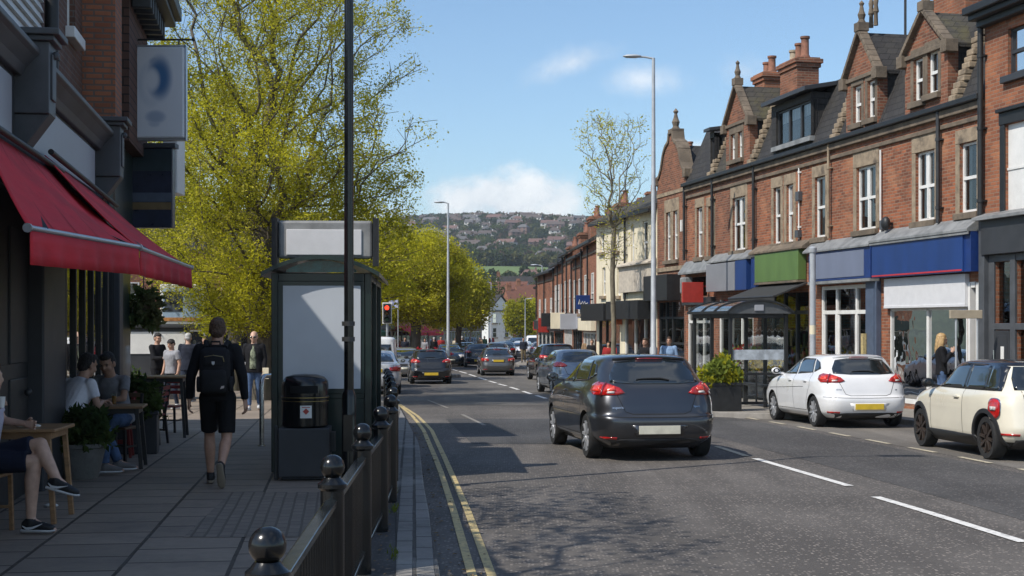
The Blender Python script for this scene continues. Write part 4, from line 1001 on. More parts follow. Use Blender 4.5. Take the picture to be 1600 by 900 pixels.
# --- dark shopfront building, nearest on the right
nx0 = tx(1539) + .006; L = 8.5
b = thing('corner_building', 'tall brick building with charcoal ground floor shopfront, nearest on the right', 'building', tloc(nx0), TRZ); ox = nx0
rng = random.Random(81)
wx = tx(1575) - ox
holes = [window(b, wx, wx + 1.15, 6.72, 7.66, 'sash', frame='charcoal', sill='charcoal', rng=rng, y=-.0), (tx(1572) - ox, tx(1572) - ox + 1.5, 3.98, 5.75)]
holes += [window(b, wx + 2.6, wx + 3.75, 6.72, 7.66, 'sash', frame='charcoal', sill='charcoal', rng=rng)]
h = holes[1]
holes += [(tx(1556) - ox, tx(1556) - ox + .62, 1.75, 3.0), (tx(1556) - ox + .8, 5.0, 1.75, 3.0), (tx(1556) - ox + .8, 5.0, .4, 1.62)]
shell(b, L, 8.05, holes, 'brick3')
mb = MB(); mb.box(h[0] + .005, h[1] - .005, .05, .1, h[2] + .005, h[3] - .005); mb.box(h[0] + .7, h[0] + .76, .035, .05, h[2], h[3]); mb.box(h[0], h[1], .03, .05, h[2] + .85, h[2] + .9); mb.build('blanked_window', M['white'], b)
mb = MB(); mb.box(h[0] - .2, h[1] + .2, -.05, -.002, h[3] + .005, h[3] + .25); mb.box(h[0] - .17, h[0] - .004, -.045, -.002, h[2], h[3]); mb.box(h[0] - .25, h[1] + .25, -.16, -.002, h[2] - .16, h[2] - .004); mb.box(h[0] - .22, h[1] + .22, -.12, -.002, h[3] + .253, h[3] + .33); mb.build('window_surround', M['black_satin'], b, bevel=.01)
mb = MB(); mb.box(-.1, L, -.34, -.002, 8.0, 8.12); mb.box(-.15, L, -.45, .3, 8.12, 8.28); mb.box(-.05, L, -.18, -.002, 7.86, 8.0); mb.build('cornice', M['black_satin'], b, bevel=.02)
mb = MB(); mb.prism([(.3, 8.1), (4, 9.8), (8, 8.1)], 0, L, 'x'); mb.build('roof', M['slate'], b)
sign(b, 'sign_board', .12, L, 3.15, 3.86, -.01, .16, ['charcoal'])
mb = MB(); mb.prism([(-.3, 3.86), (-.3, 3.92), (-.02, 4.02), (-.02, 3.86)], -.02, L, 'x'); mb.build('canopy', M['lead'], b)
mb = MB(); x = tx(1556) - ox
mb.box(-.02, .2, -.14, -.002, -.2, 3.9); mb.box(.2, x, -.04, -.002, -.2, 3.14); mb.box(x, L, -.04, -.002, -.2, .39); mb.box(x, L, -.05, -.002, 1.62, 1.75); mb.box(x + .62, x + .8, -.06, -.002, -.2, 3.14); mb.box(x, L, -.04, -.002, 3.0, 3.14); mb.box(5.0, L, -.04, -.002, .39, 3.14); mb.build('shopfront', M['grey_paint'], b, bevel=.008)
mb = MB(); mb.box(x + .02, x + .6, -.055, -.041, -.1, 1.6); mb.box(x + .1, x + .52, -.065, -.054, .1, .7); mb.box(x + .1, x + .52, -.065, -.054, .85, 1.5); d = mb.build('door', M['charcoal'], b, bevel=.006)
mb = MB(); mb.box(x + .3, x + .42, -.07, -.064, 1.0, 1.28); mb.build('notice', M['white'], d)
mb = MB(); mb.tube([(x + .09, -.1, .7), (x + .09, -.1, 1.2)], .014, 8); mb.build('door_handle', M['steel'], d)
mb = MB()
for hh in holes[3:]: mb.quad((hh[0], .08, hh[2]), (hh[1], .08, hh[2]), (hh[1], .08, hh[3]), (hh[0], .08, hh[3]))
mb.build('shop_window', M['glass_shop'], b)
downpipe(b, -.01, 3.95, 8.0, 'black_satin', r=.06)

# ------------------------------------------------------------------ generic far houses: wall, roof, windows with panes, shopfront
def far_house(name, label, A, B, eave, ridge, wall, roof, rows, ncol, shop='black_satin', shopwin='white', group=None, base=None, depth=7.0, seed=0, chim=True, awn=None, wh=1.35, ww=.8, shop_h=2.75, hip=False, surr=None, gable=False, detail=False):
 """street front from A (left as seen from the street) to B; heights above the local ground"""
 A = V(A); B = V(B); d = (B - A); L = d.length; rz = math.atan2(d.y, d.x); g = gz((A.y + B.y) / 2) if base is None else base
 b = thing(name, label, 'building', (A.x, A.y, g), rz, group); rng = random.Random(seed); holes = []
 for z in rows:
  for i in range(ncol):
   x = L * (i + .5) / ncol; holes.append(window(b, x - ww / 2, x + ww / 2, z, z + wh, 'sash', y=-.10, sill='stone', curtain=0, surround=surr))
 if shop:
  holes.append((.25, L - .25, .12, shop_h - .55))
 mb = MB(); wall_holes(mb, 0, L, -.6, eave, holes); 
 for x in (0, L): mb.add([(x, 0, -.6), (x, depth, -.6), (x, depth, eave), (x, depth / 2, ridge - .05), (x, 0, eave)], [(0, 1, 2, 3, 4)])
 mb.build('wall', M[wall], b, fix=False)
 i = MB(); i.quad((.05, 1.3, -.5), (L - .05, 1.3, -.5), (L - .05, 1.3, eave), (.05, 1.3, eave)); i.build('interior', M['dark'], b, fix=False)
 mb = MB(); mb.prism([(-.25, eave - .08), (-.25, eave + .04), (depth / 2, ridge + .1), (depth + .25, eave + .04), (depth + .25, eave - .08), (depth / 2, ridge - .04)], -.02, L + .02, 'x'); r = mb.build('roof', M[roof], b)
 if chim:
  c = MB(); c.box(.1, .9, depth / 2 - .35, depth / 2 + .35, ridge - .8, ridge + .7); c.box(.05, .95, depth / 2 - .4, depth / 2 + .4, ridge + .7, ridge + .82)
  for k in range(3): c.lathe([(.11, 0), (.09, .4)], (.25 + .25 * k, depth / 2, ridge + .82), 8)
  c.build('chimney', M[wall if wall != 'cream' else 'brick2'], r)
 if shop:
  sign(b, 'sign_board', .1, L - .1, shop_h - .5, shop_h + .1, -.01, .25, [shop])
  mb = MB(); n = 4
  for k in range(n + 1): x = .25 + (L - .6) * k / n; mb.box(x, x + .1, .02, .1, .12, shop_h - .55)
  mb.box(.25, L - .25, .01, .11, .12, .4); mb.box(.25, L - .25, .01, .11, shop_h - .65, shop_h - .56)
  f = mb.build('shop_window', M[shopwin], b)
  mb = MB(); mb.quad((.25, .06, .12), (L - .25, .06, .12), (L - .25, .06, shop_h - .55), (.25, .06, shop_h - .55)); mb.build('pane', M['glass_shop'], f)
  goods(b, .3, L - .3, .12, shop_h - .8, .3, 26, seed)
 if detail:
  for z0_, z1_ in ((eave - .55, eave - .45), (shop_h + .12, shop_h + .28)): mb = MB(); mb.box(0, L, -.06, -.002, z0_, z1_); mb.build('string_course', M['stone_dark'], b)
  for x in (.12, L * .5): downpipe(b, x, shop_h + .1, eave - .1)
  mb = MB(); mb.box(-.05, L, -.38, -.24, eave - .1, eave + .02); mb.build('gutter', M['black_satin'], b)
  chimney(b, L - 1.5, L - .35, 1.0, 1.8, eave, ridge - .15, 'brick2', 3)
 if gable:
  gx = L * .5; mb = MB(); mb.prism([(gx - 1.5, eave - .1), (gx, eave + 1.9), (gx + 1.5, eave - .1)], -.12, depth / 2, 'y'); g2 = mb.build('gable', M[wall], b); mb = MB()
  for sx in (-1, 1): mb.bar((gx + sx * 1.6, .9, eave - .15), (gx, .9, eave + 2.0), 2.2, .12, up=(0, 0, 1))
  mb.build('gable_roof', M[roof], g2)
 if awn:
  mb = MB(); mb.prism([(-.1, shop_h - .1), (-1.3, shop_h - .7), (-1.3, shop_h - .95), (-1.27, shop_h - .95), (-1.27, shop_h - .72), (-.1, shop_h - .15)], .2, L - .2, 'x'); mb.build('awning', M[awn], b)
 return b
M['green_cloth'] = pm('green_canvas', (.03, .12, .05), .8); 
def hl(Y): return (7.52 - .0563 * Y, Y, 0)
for i, (lab, y0, y1, ev, rg_, wl, rf, nc, sh_) in enumerate((('orange brick house with tall white windows, next to the cream building', 64.6, 70.6, 6.3, 8.2, 'brick3', 'slate_moss', 2, 'cream'), ('dark red brick house with lower eaves, second beyond the cream building', 70.62, 75.6, 5.95, 8.0, 'brick2', 'slate', 2, 'grey_light'),
  ('red brick house with white shop sign, third beyond the cream building', 75.62, 80.8, 6.4, 8.5, 'brick', 'slate_moss', 2, 'white'), ('orange brick house with black shop sign, fourth beyond the cream building', 80.82, 87.0, 6.1, 8.0, 'brick3', 'slate', 3, 'black_satin'))):
 far_house('brick_house', lab, hl(y1), hl(y0), ev, rg_, wl, rf, [2.95 + .05 * i], nc, shop=sh_, shopwin=('white', 'black_satin')[i % 2], seed=i + 1, wh=1.9 - .1 * (i % 2), ww=.95, detail=True, shop_h=2.75 + .12 * (i % 3 - 1), group='brick houses beyond the cream building')
far_house('brick_house', 'lower dark roofed brick house at the far end of the right row', (1.75, 97, 0), hl(87.02), 5.9, 7.6, 'brick', 'slate', [2.9], 3, shop='charcoal', seed=3, detail=True, group='brick houses beyond the cream building')
far_house('brick_house', 'small brick house where the right side of the street bends away', (4.2, 112, 0), (1.7, 97.5, 0), 5.2, 6.6, 'brick2', 'slate', [2.9], 4, shop='red_sign', seed=4, gable=True, group='brick houses beyond the cream building')
far_house('shop_row', 'cream fronted shop row curving away behind the cars', (11, 140, 0), (4.3, 112.5, 0), 5.2, 6.8, 'cream', 'slate', [2.9], 6, shop='blue_dk', seed=5)
for i, (lab, Y, dy, z, w_, h_, mt) in enumerate((('dark blue projecting sign with a white scrawl on the far brick row', 66.0, -.9, 2.85, .66, .66, 'blue_dk'), ('pale grey projecting sign on the far brick row', 71.5, -.7, 2.0, .9, .8, 'grey_light'), ('cream projecting sign on the far brick row', 78.5, -.7, 2.1, .8, .9, 'cream'), ('black projecting sign on the far brick row', 84.0, -.7, 2.2, .9, .8, 'black_satin'), ('red projecting sign at the far end of the brick row', 89.0, -.7, 1.9, .7, .9, 'red_sign'))):
 q = V(hl(Y)) + V((-1, -.056, 0)) * (w_ / 2 + .15); t = thing('projecting_sign', lab, 'sign', (q.x, q.y, gz(Y) + z + .6), R(4), 'projecting signs on the far brick row')
 mb = MB(); mb.box(-w_ / 2, w_ / 2, -.07, .07, -h_ / 2, h_ / 2); o = mb.build('sign_box', M[mt], t, bevel=.015); mb = MB(); mb.box(w_ / 2, w_ / 2 + .3, -.03, .03, .1, .16); mb.build('bracket', M['iron'], t)
 if i == 0:
  mb = MB(); mb.tube([(-.22, -.08, -.1), (-.17, -.08, .13), (-.14, -.08, -.1), (-.07, -.08, -.06), (-.03, -.08, .05), (.02, -.08, -.08), (.08, -.08, .04), (.12, -.08, -.08), (.22, -.08, -.03)], .018, 5); mb.build('scrawl', M['white'], o)
# left side of the far street
PA, PB = V((-11.0, 92, 0)), V((-3.2, 150, 0)); cols = [('brick2', 'green', 'green_cloth'), ('cream', 'charcoal', None), ('brick', 'red_sign', 'red_cloth'), ('brick2', 'red_sign', 'red_cloth'), ('cream', 'charcoal', None), ('brick', 'wood', None), ('brick2', 'black_satin', None), ('brick', 'wood_dark', None)]
desc = ['brick shop with green awning behind the big yellow green tree', 'cream fronted shop with dark sign left of the far grey lamp post', 'red brick shop with red sign and awning just right of the far lamp post', 'brown brick shop with a red awning in the middle of the far left row', 'cream shop with charcoal sign in the far left row',
  'red brick shop with timber sign in the far left row', 'brown brick shop with black sign near the far bend', 'last red brick shop of the far left row at the bend']
for i, (w_, s_, a_) in enumerate(cols):
 a = PA.lerp(PB, i / 8); c = PA.lerp(PB, (i + .995) / 8)
 far_house('shop_building', desc[i], a, c, 6.0 + (i * 37 % 5) * .18, 7.9 + (i * 53 % 4) * .2, w_, 'slate' if i % 3 else 'tiles_red', [3.3], 4, shop=s_, awn=a_, seed=10 + i, group='shops along the far left of the street')
far_house('brick_building', 'red brick building glimpsed behind the trunks of the big left tree', (-24, 74, 0), (-9.6, 80, 0), 6.5, 9.0, 'brick', 'slate', [3.4], 6, shop='green_black', seed=30)
far_house('white_house', 'small white gabled house at the end of the street', (-3.3, 196, 0), (.1, 199.2, 0), 5.0, 6.0, 'white', 'slate', [1.3, 3.3], 2, shop=None, seed=31, chim=True)
mb = MB(); mb.prism([(.1, 4.9), (2.3, 7.0), (4.5, 4.9)], -.1, .2, 'y'); o = mb.build('gable', M['white'], bpy.data.objects['white_house'])
mb = MB(); mb.prism([(-.1, 4.85), (2.3, 7.1), (4.8, 4.85), (4.8, 5.05), (2.3, 7.3), (-.1, 5.05)], -.25, 5.5, 'y'); mb.build('gable_roof', M['slate'], bpy.data.objects['white_house'])
tcol = [('white', 'slate', 'white house with grey roof'), ('brick', 'tiles_red', 'brick house with bright red roof'), ('cream', 'slate', 'cream house with grey slate roof'), ('brick2', 'slate', 'brown brick house with grey roof'), ('white', 'tiles_red', 'white house with red roof'), ('brick', 'slate', 'brick house with slate roof')]
rng = random.Random(8)
spots = [(-8, 235, 8), (3.5, 232, 7), (12, 245, 8), (20, 262, 9), (-2, 285, 9), (9, 300, 9), (-14, 300, 10), (24, 310, 9), (1, 335, 9), (14, 345, 10), (28, 350, 9), (-10, 350, 10), (-20, 262, 9), (5, 262, 7)]
wd = ['nearest the bend', 'right of the small street tree', 'left of the small street tree', 'high above the far cars', 'at the foot of the hill', 'under the open field']
for i, (x, y, w_) in enumerate(spots):
 wl, rf, ds = tcol[i % 6]; a = rng.uniform(-.35, .35); g = -2.3 + max(0, (y - 225)) * .055
 far_house('town_house', f'{ds} in the town below the hill', (x - w_ / 2, y - a * 3, 0), (x + w_ / 2, y + a * 3, 0), 6.0, 9.2, wl, rf, [1.3, 3.8], 3, shop=None, seed=50 + i, group='town houses at the foot of the hill', base=g, depth=8, wh=1.2)
# ================================================================== the cafe building on the left and its street furniture
LO = V((-5.2, 15.8, 0)); LU = V((-.158, .987, 0)).normalized(); LRZ = math.atan2(LU.y, LU.x)
def lY(px): return -2.672 / ((px - 800) / FOC + .16)
def lx(px): return (lY(px) - 15.8) / .987
def lw(x, y, z=0): return LO + LU * x + V((-LU.y, LU.x, 0)) * y + V((0, 0, z))     # y is into the building
b = thing('cafe_building', 'dark fronted cafe building with pale fascia boards and brick upper wall on the left', 'building', tuple(LO), LRZ)
XE = 8.2
rng = random.Random(17)
# upper wall: unseen parapet nearest the camera, kept low to shorten its shadow, brick beyond
hw = (1.35, 2.0, 5.35, 6.5)
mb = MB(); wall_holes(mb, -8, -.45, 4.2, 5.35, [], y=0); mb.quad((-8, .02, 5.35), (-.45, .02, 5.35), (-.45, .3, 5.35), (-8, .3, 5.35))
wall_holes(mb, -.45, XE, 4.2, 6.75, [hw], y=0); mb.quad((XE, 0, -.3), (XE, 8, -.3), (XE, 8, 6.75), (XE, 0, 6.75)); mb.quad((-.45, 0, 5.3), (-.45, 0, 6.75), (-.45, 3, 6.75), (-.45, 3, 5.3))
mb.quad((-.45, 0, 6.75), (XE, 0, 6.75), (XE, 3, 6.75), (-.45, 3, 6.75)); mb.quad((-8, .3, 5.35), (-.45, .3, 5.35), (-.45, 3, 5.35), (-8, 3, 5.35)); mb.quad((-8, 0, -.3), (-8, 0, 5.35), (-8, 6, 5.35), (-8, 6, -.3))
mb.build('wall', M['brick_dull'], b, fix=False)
window(b, *hw, 'sash', frame='white', sill='white', curtain=1, rng=rng)
mb = MB()                                                         # white boarding at the near end
for i in range(12): mb.prism([(-.03, 4.30 + i * .11), (-.075, 4.30 + i * .11), (-.035, 4.405 + i * .11), (-.03, 4.405 + i * .11)], -4.2, -.75, 'x')
mb.build('weatherboard', M['timber_white'], b)
mb = MB(); mb.box(2.62, 3.35, -.42, -.002, 4.44, 6.75); mb.build('brick_pier', M['brick_pier'], b)
mb = MB(); mb.box(5.4, XE, -.3, -.005, 4.5, 6.8); mb.build('tile_hanging', M['hung'], b)
downpipe(b, -.55, 4.3, 5.6, 'black_satin', y=-.12, r=.075)
mb = MB(); mb.tube([(4.3, -.14, 3.2), (4.3, -.14, 6.7)], .09, 10); mb.box(3.9, 5.3, -.1, -.004, 4.5, 6.7); mb.build('downpipe', M['green_black'], b, smooth=40)
mb = MB(); mb.box(4.6, XE + .3, -.75, .1, 6.85, 6.95); mb.box(4.6, XE + .3, -.85, .1, 6.95, 7.15)
for i in range(7): mb.box(5.6 + i * .4, 5.72 + i * .4, -.6, -.31, 6.55, 6.85)
mb.build('eaves', M['iron'], b, bevel=.02)
mb = MB(); mb.prism([(-.85, 7.15), (3.0, 8.4), (8, 7.15)], 4.6, XE + .3, 'x'); mb.build('roof', M['slate'], b)
# cornice, fascias and corbels
mb = MB(); mb.prism([(-.42, 4.25), (-.42, 4.2), (-.38, 4.17), (-.30, 4.08), (-.26, 4.0), (-.002, 4.0), (-.002, 4.28)], -8, 2.5, 'x'); mb.build('cornice', M['grey_paint'], b, bevel=.01)
mb = MB(); mb.box(-8, 2.9, -.27, -.002, 3.28, 3.38); mb.box(-8, 2.9, -.22, -.002, 3.2, 3.28); mb.build('moulding', M['grey_paint'], b, bevel=.012)
mb = MB(); mb.box(2.95, XE, -.12, -.003, 3.3, 4.5); mb.build('upper_front', M['green_black'], b)
for (a, c) in ((-7.5, -3.1), (-2.7, 2.4)):
 mb = MB(); mb.box(a, c, -.2, -.003, 3.38, 4.0); s = mb.build('fascia', M['charcoal'], b)
 mb = MB(); mb.box(a + .2, c - .25, -.225, -.199, 3.43, 3.95); mb.build('sign_panel', M['grey_light'], s, bevel=.01)
for x in (-2.9, 2.66):
 mb = MB(); mb.box(x - .19, x + .19, -.5, -.002, 3.66, 4.32); mb.box(x - .23, x + .23, -.55, -.002, 4.32, 4.37); mb.box(x - .27, x + .27, -.6, -.002, 4.37, 4.43); mb.prism([(-.5, 3.66), (-.002, 3.66), (-.002, 3.2), (-.2, 3.2), (-.24, 3.3)], x - .16, x + .16, 'x'); mb.box(x - .2, x + .2, -.29, -.002, 3.1, 3.2); mb.box(x - .1, x + .1, -.52, -.5, 3.8, 4.22)
 mb.ball((x, -.53, 4.22), .04, 0, 10, 6)
 mb.build('corbel', M['grey_paint'], b, bevel=.012)
# ground floor: pillars, glazed folding doors, stall riser
mb = MB()
for (x0, x1) in ((-8, -5.2), (-1.15, .32)): mb.box(x0, x1, -.14, .4, -.1, 3.05)
mb.box(5.95, 6.4, -.1, .4, -.3, 3.05)
mb.box(-8, XE, -.06, .5, 3.02, 3.25); mb.build('pillar', M['charcoal'], b, bevel=.02)
mb = MB()
for i in range(8): x = .34 + i * .8; mb.box(x, x + .085, -.02, .06, -.1, 3.02)
mb.box(.32, 6, -.02, .06, -.1, .22); f = mb.build('folding_doors', M['black_satin'], b, bevel=.006)
mb = MB(); mb.quad((.32, .02, .2), (6, .02, .2), (6, .02, 3.0), (.32, .02, 3.0)); mb.build('pane', M['glass_shop'], f)
mb = MB(); mb.box(6.4, XE, -.02, .08, -.3, 3.02); mb.build('end_wall', M['green_black'], b)
mb = MB(); mb.box(-5.2, -1.15, .02, .1, -.1, 3.02)
for x in (-4.6, -3.4, -2.2): mb.box(x, x + .9, -.0, .03, .25, 1.2); mb.box(x, x + .9, -.0, .03, 1.35, 2.7)
d = mb.build('door', M['black_satin'], b, bevel=.01)
mb = MB(); mb.ball((-1.55, -.05, 1.05), .04, 0); mb.build('door_handle', M['iron'], d, smooth=60)
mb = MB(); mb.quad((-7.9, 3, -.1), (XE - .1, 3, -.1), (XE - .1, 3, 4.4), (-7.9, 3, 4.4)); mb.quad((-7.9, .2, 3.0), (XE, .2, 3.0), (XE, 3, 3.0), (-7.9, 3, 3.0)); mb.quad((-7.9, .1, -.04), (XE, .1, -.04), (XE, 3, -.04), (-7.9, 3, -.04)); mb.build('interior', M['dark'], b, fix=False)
goods(b, .6, 5.6, .0, 2.0, 1.4, 60, 99, ['dark', 'wood', 'white', 'dark', 'red_sign', 'green', 'dark'])

# lit box sign hung across the pavement, with a soft blue mark
def box_sign_mat():
 m = bpy.data.materials.new('blurred_box_sign'); m.use_nodes = True; nt = m.node_tree; bs = nt.nodes['Principled BSDF']
 tc = N(nt, 'ShaderNodeTexCoord'); sp = N(nt, 'ShaderNodeSeparateXYZ'); nt.links.new(tc.outputs['Object'], sp.inputs[0]); u, v = sp.outputs[0], sp.outputs[2]
 def blob(u0, v0, a, b_, k):
  du = mth(nt, 'DIVIDE', mth(nt, 'SUBTRACT', u, u0), a); dv = mth(nt, 'DIVIDE', mth(nt, 'SUBTRACT', v, v0), b_)
  return mth(nt, 'MULTIPLY', sstep(nt, mth(nt, 'ADD', mth(nt, 'POWER', du, 2.0), mth(nt, 'POWER', dv, 2.0)), 1.0, .1), k)
 body = mth(nt, 'MAXIMUM', blob(.06, .22, .24, .42, 1.0), blob(.02, .46, .16, .12, .6))
 cut = blob(-.06, .19, .16, .24, 1.0)
 ear = mth(nt, 'MULTIPLY', body, mth(nt, 'SUBTRACT', 1.0, cut), clamp=True)
 low = mth(nt, 'MAXIMUM', blob(.0, -.40, .2, .13, .5), blob(-.02, -.5, .12, .08, .3))
 rim = mth(nt, 'MULTIPLY', blob(-.08, .12, .24, .42, .28), mth(nt, 'SUBTRACT', 1.0, blob(-.07, .12, .2, .36, 1.0)))
 f = mth(nt, 'MAXIMUM', mth(nt, 'MAXIMUM', ear, low), rim)
 c = mixc(nt, f, (.68, .70, .74), (.065, .17, .34)); nt.links.new(c, bs.inputs['Base Color']); bs.inputs['Roughness'].default_value = .35
 return m
Ys = 22.4
t = thing('box_sign', 'pale square box sign with a soft blue ear shaped mark, hung above the pavement', 'sign', ((-6.14 - 5.16) / 2, Ys, 5.42))
mb = MB(); mb.box(-.485, .455, -.085, .085, -.735, .715); p = mb.build('sign_box', box_sign_mat(), t, bevel=.03)
mb = MB(); mb.box(-.5, .47, -.06, .06, .717, .745); mb.box(-.5, .47, -.06, .06, -.77, -.737); mb.box(-.505, -.487, -.06, .06, -.77, .745); mb.box(.457, .475, -.06, .06, -.77, .745); mb.build('sign_edge', M['alu'], t)
mb = MB(); mb.tube([(-.75, 0, .84), (.55, 0, .84)], .016, 8); mb.tube([(-.75, 0, .84), (-.48, 0, .55)], .012, 8)
for x in (-.35, .35): mb.tube([(x, 0, .84), (x, 0, .76)], .012, 6)
mb.ball((.58, 0, .84), .03, 0, 8, 6); mb.build('bracket', M['iron'], t, smooth=40)
Ys = 23.4
t = thing('box_sign', 'dark blue box sign with a dull gold stripe, below the pale box sign', 'sign', ((-6.36 - 5.62) / 2, Ys, 3.99))
mb = MB(); mb.box(-.37, .37, -.1, .1, -.66, .66); p = mb.build('sign_box', pm('navy_sign', (.016, .020, .045), .3, var=.2), t, bevel=.015)
mb = MB(); mb.box(-.36, .36, -.112, -.101, .28, .64); mb.build('header', pm('slate_teal', (.03, .048, .058), .35), t)
mb = MB(); mb.box(-.35, .35, -.108, -.101, -.36, -.24); mb.build('gold_stripe', pm('dull_gold', (.19, .125, .055), .5), t)
mb = MB(); mb.box(-.35, .35, -.106, -.101, -.23, -.08); mb.build('grey_stripe', pm('steel_grey_stripe', (.09, .11, .15), .4), t)
mb = MB(); mb.box(-.4, .42, -.13, .13, .665, .74); mb.build('cap', M['grey_paint'], t)
mb = MB(); mb.box(-.8, -.37, -.04, .04, .3, .4); mb.box(-.8, -.37, -.04, .04, -.4, -.3); mb.build('bracket', M['iron'], t)
t = thing('hanging_sign', 'slim white hanging sign behind the dark blue box sign', 'sign', (-6.12, 25.2, 4.55))
mb = MB(); mb.box(-.06, .2, -.3, .3, -.5, .5); mb.build('sign_box', M['white'], t, bevel=.02); mb = MB(); mb.bar((-.06, 0, .4), (-1.0, 0, .4), .04, .04); mb.build('bracket', M['iron'], t)

# red awnings
M['red_dark_cloth'] = pm('red_seam', (.40, .018, .028), .8)
def awning(label, n0, n1, w0, w1, zt):
 """front bar n0-n1, wall line w0-w1 (world points)"""
 t = thing('awning', label, 'awning', tuple(w0), 0, 'red awnings over the cafe pavement')
 n0, n1, w0_, w1_ = V(n0) - w0, V(n1) - w0, V((0, 0, 0)), V(w1) - w0
 mb = MB(); nu, nv = 24, 8; vs = []
 for i in range(nu + 1):
  for j in range(nv + 1):
   u, v = i / nu, j / nv; p = w0_.lerp(w1_, u).lerp(n0.lerp(n1, u), v); sag = -.045 * math.sin(math.pi * v) * (1 + .5 * math.sin(u * 9)) + .012 * math.sin(u * 31 + v * 4) * v * (1 - v) * 4
   vs.append(p + V((0, 0, sag)))
 mb.add(vs, [(i * (nv + 1) + j, i * (nv + 1) + j + 1, (i + 1) * (nv + 1) + j + 1, (i + 1) * (nv + 1) + j) for i in range(nu) for j in range(nv)])
 o = mb.build('canvas', M['red_cloth'], t, smooth=60); sm = o.modifiers.new('thick', 'SOLIDIFY'); sm.thickness = .008; sm.offset = -1
 mb = MB(); vs = []; nu = 60; dn = (n1 - n0).normalized(); side = V((dn.y, -dn.x, 0))
 for i in range(nu + 1):
  u = i / nu; p = n0.lerp(n1, u)
  for j in range(4): vs.append(p + V((0, 0, -.02 - .085 * j)) + side * (.012 * j * math.sin(u * 40) * .5 + .01))
 mb.add(vs, [(i * 4 + j, i * 4 + j + 1, (i + 1) * 4 + j + 1, (i + 1) * 4 + j) for i in range(nu) for j in range(3)])
 o = mb.build('valance', M['red_cloth'], t, smooth=60); sm = o.modifiers.new('thick', 'SOLIDIFY'); sm.thickness = .006
 mb = MB(); mb.tube([n0 - dn * .04, n1 + dn * .04], .024, 10); mb.lathe([(.036, 0), (.036, .03)], tuple(n0 - dn * .05), 10, axis='y'); mb.lathe([(.036, 0), (.036, .03)], tuple(n1 + dn * .03), 10, axis='y'); mb.build('front_bar', M['alu'], t, smooth=40)
 for u in (.2, .4, .6, .8):                                        # sewn seams
  q_ = [w0_.lerp(w1_, u).lerp(n0.lerp(n1, u), v / 10) + V((0, 0, .006 - .045 * math.sin(math.pi * v / 10) * (1 + .5 * math.sin(u * 9)))) for v in range(11)]; mb = MB(); e_ = dn * .014
  mb.add([p_ + e_ * s_ for p_ in q_ for s_ in (-1, 1)], [(2 * i, 2 * i + 1, 2 * i + 3, 2 * i + 2) for i in range(10)]); mb.build('seam', M['red_dark_cloth'], t)
 for u in (.12, .88):
  mb = MB(); a = w0_.lerp(w1_, u) + V((0, 0, -.12)); c = n0.lerp(n1, u); m_ = a.lerp(c, .5) + V((0, 0, -.12)) + dn * (.35 if u < .5 else -.35)
  mb.bar(a, m_, .04, .05); mb.bar(m_, c, .035, .045); mb.build('folding_arm', M['black_satin'], t)
 mb = MB(); mb.tube([w0_ + V((.06, 0, .03)), w1_ + V((.06, 0, .03))], .03, 10); mb.build('roller', M['black_satin'], t, smooth=40)
za = 2.5
awning('long red canvas awning with deep valance over the cafe tables, nearest the camera', (-3.60, 10.5, za - .04), (-3.68, 13.85, za), lw(-5.0, -.27, 3.3), lw(-1.2, -.27, 3.3), 3.3)
awning('second red awning beyond the near one, ending beside the dark box sign', (-3.72, 14.05, za), (-4.2, 18.4, za - .02), lw(-1.9, -.27, 3.42), lw(3.6, -.27, 3.34), 3.3)

# bus shelter with blank advertising panel
SX0, SX1, SY = -2.79, -1.70, 16.6
t = thing('bus_shelter', 'dark green bus shelter with curved roof and a blank white end panel', 'bus shelter', ((SX0 + SX1) / 2, SY, 0), R(3.5))
w = (SX1 - SX0) / 2; D = 3.6
mb = MB()
for x in (-w, w):
 for y in (0, 1.8, D): mb.box(x - .04, x + .04, y - .04, y + .04, 0, 2.34)
for y in (0, D): mb.box(-w + .04, w - .04, y - .035, y + .035, 2.24, 2.34)
for x in (-w, w): mb.box(x - .036, x + .036, .04, D - .04, 2.25, 2.33)
mb.box(-w + .04, w - .04, -.03, .03, .86, .93); mb.build('frame', M['green_black'], t, bevel=.008)
mb = MB(); mb.box(-w + .042, w - .042, -.05, .05, .93, 2.24); p = mb.build('advert_case', M['green_black'], t)
mb = MB(); mb.box(-w + .10, w - .085, -.062, -.049, .98, 2.19); mb.build('advert_panel', pm('blank_panel', (.50, .53, .57), .22, var=.06, scale=1.2, dirt=(.42, .45, .5), dirt_scale=.9), p)
mb = MB(); mb.box(-w + .042, w - .042, -.02, .02, .12, .86); mb.build('lower_panel', M['green_black'], t)
mb = MB()
mb.quad((w, .05, .3), (w, D - .05, .3), (w, D - .05, 2.24), (w, .05, 2.24)); mb.quad((-w, 1.9, .3), (-w, D - .05, .3), (-w, D - .05, 2.24), (-w, 1.9, 2.24)); mb.build('side_glass', M['glass_clear'], t)
arc = lambda u: 2.345 + .20 * (1 - (2 * u - 1) ** 2)
mb = MB(); n = 16; xo = w + .14
top = [(-xo + 2 * xo * i / n, arc(i / n)) for i in range(n + 1)]
mb.prism(top + [(x, z - .05) for x, z in top[::-1]], -.22, D + .2, 'y'); mb.build('roof', M['green_black'], t, smooth=30)
mb = MB(); gl = [(x * .8, z - .055) for x, z in top[2:-2]]; mb.prism(gl + [(gl[-1][0], 2.35), (gl[0][0], 2.35)], -.035, -.015, 'y'); mb.build('gable_glazing', pm('teal_glazing', (.02, .11, .115), .15, var=.6, scale=9), t)
mb = MB(); mb.box(-w - .02, w + .03, .55, .7, 2.54, 3.0); s = mb.build('roof_sign', M['lead'], t, bevel=.03)
mb = MB(); mb.box(-w + .08, w - .1, .532, .549, 2.58, 2.89); mb.build('roof_sign_panel', M['shutter'], s, bevel=.006)
mb = MB()
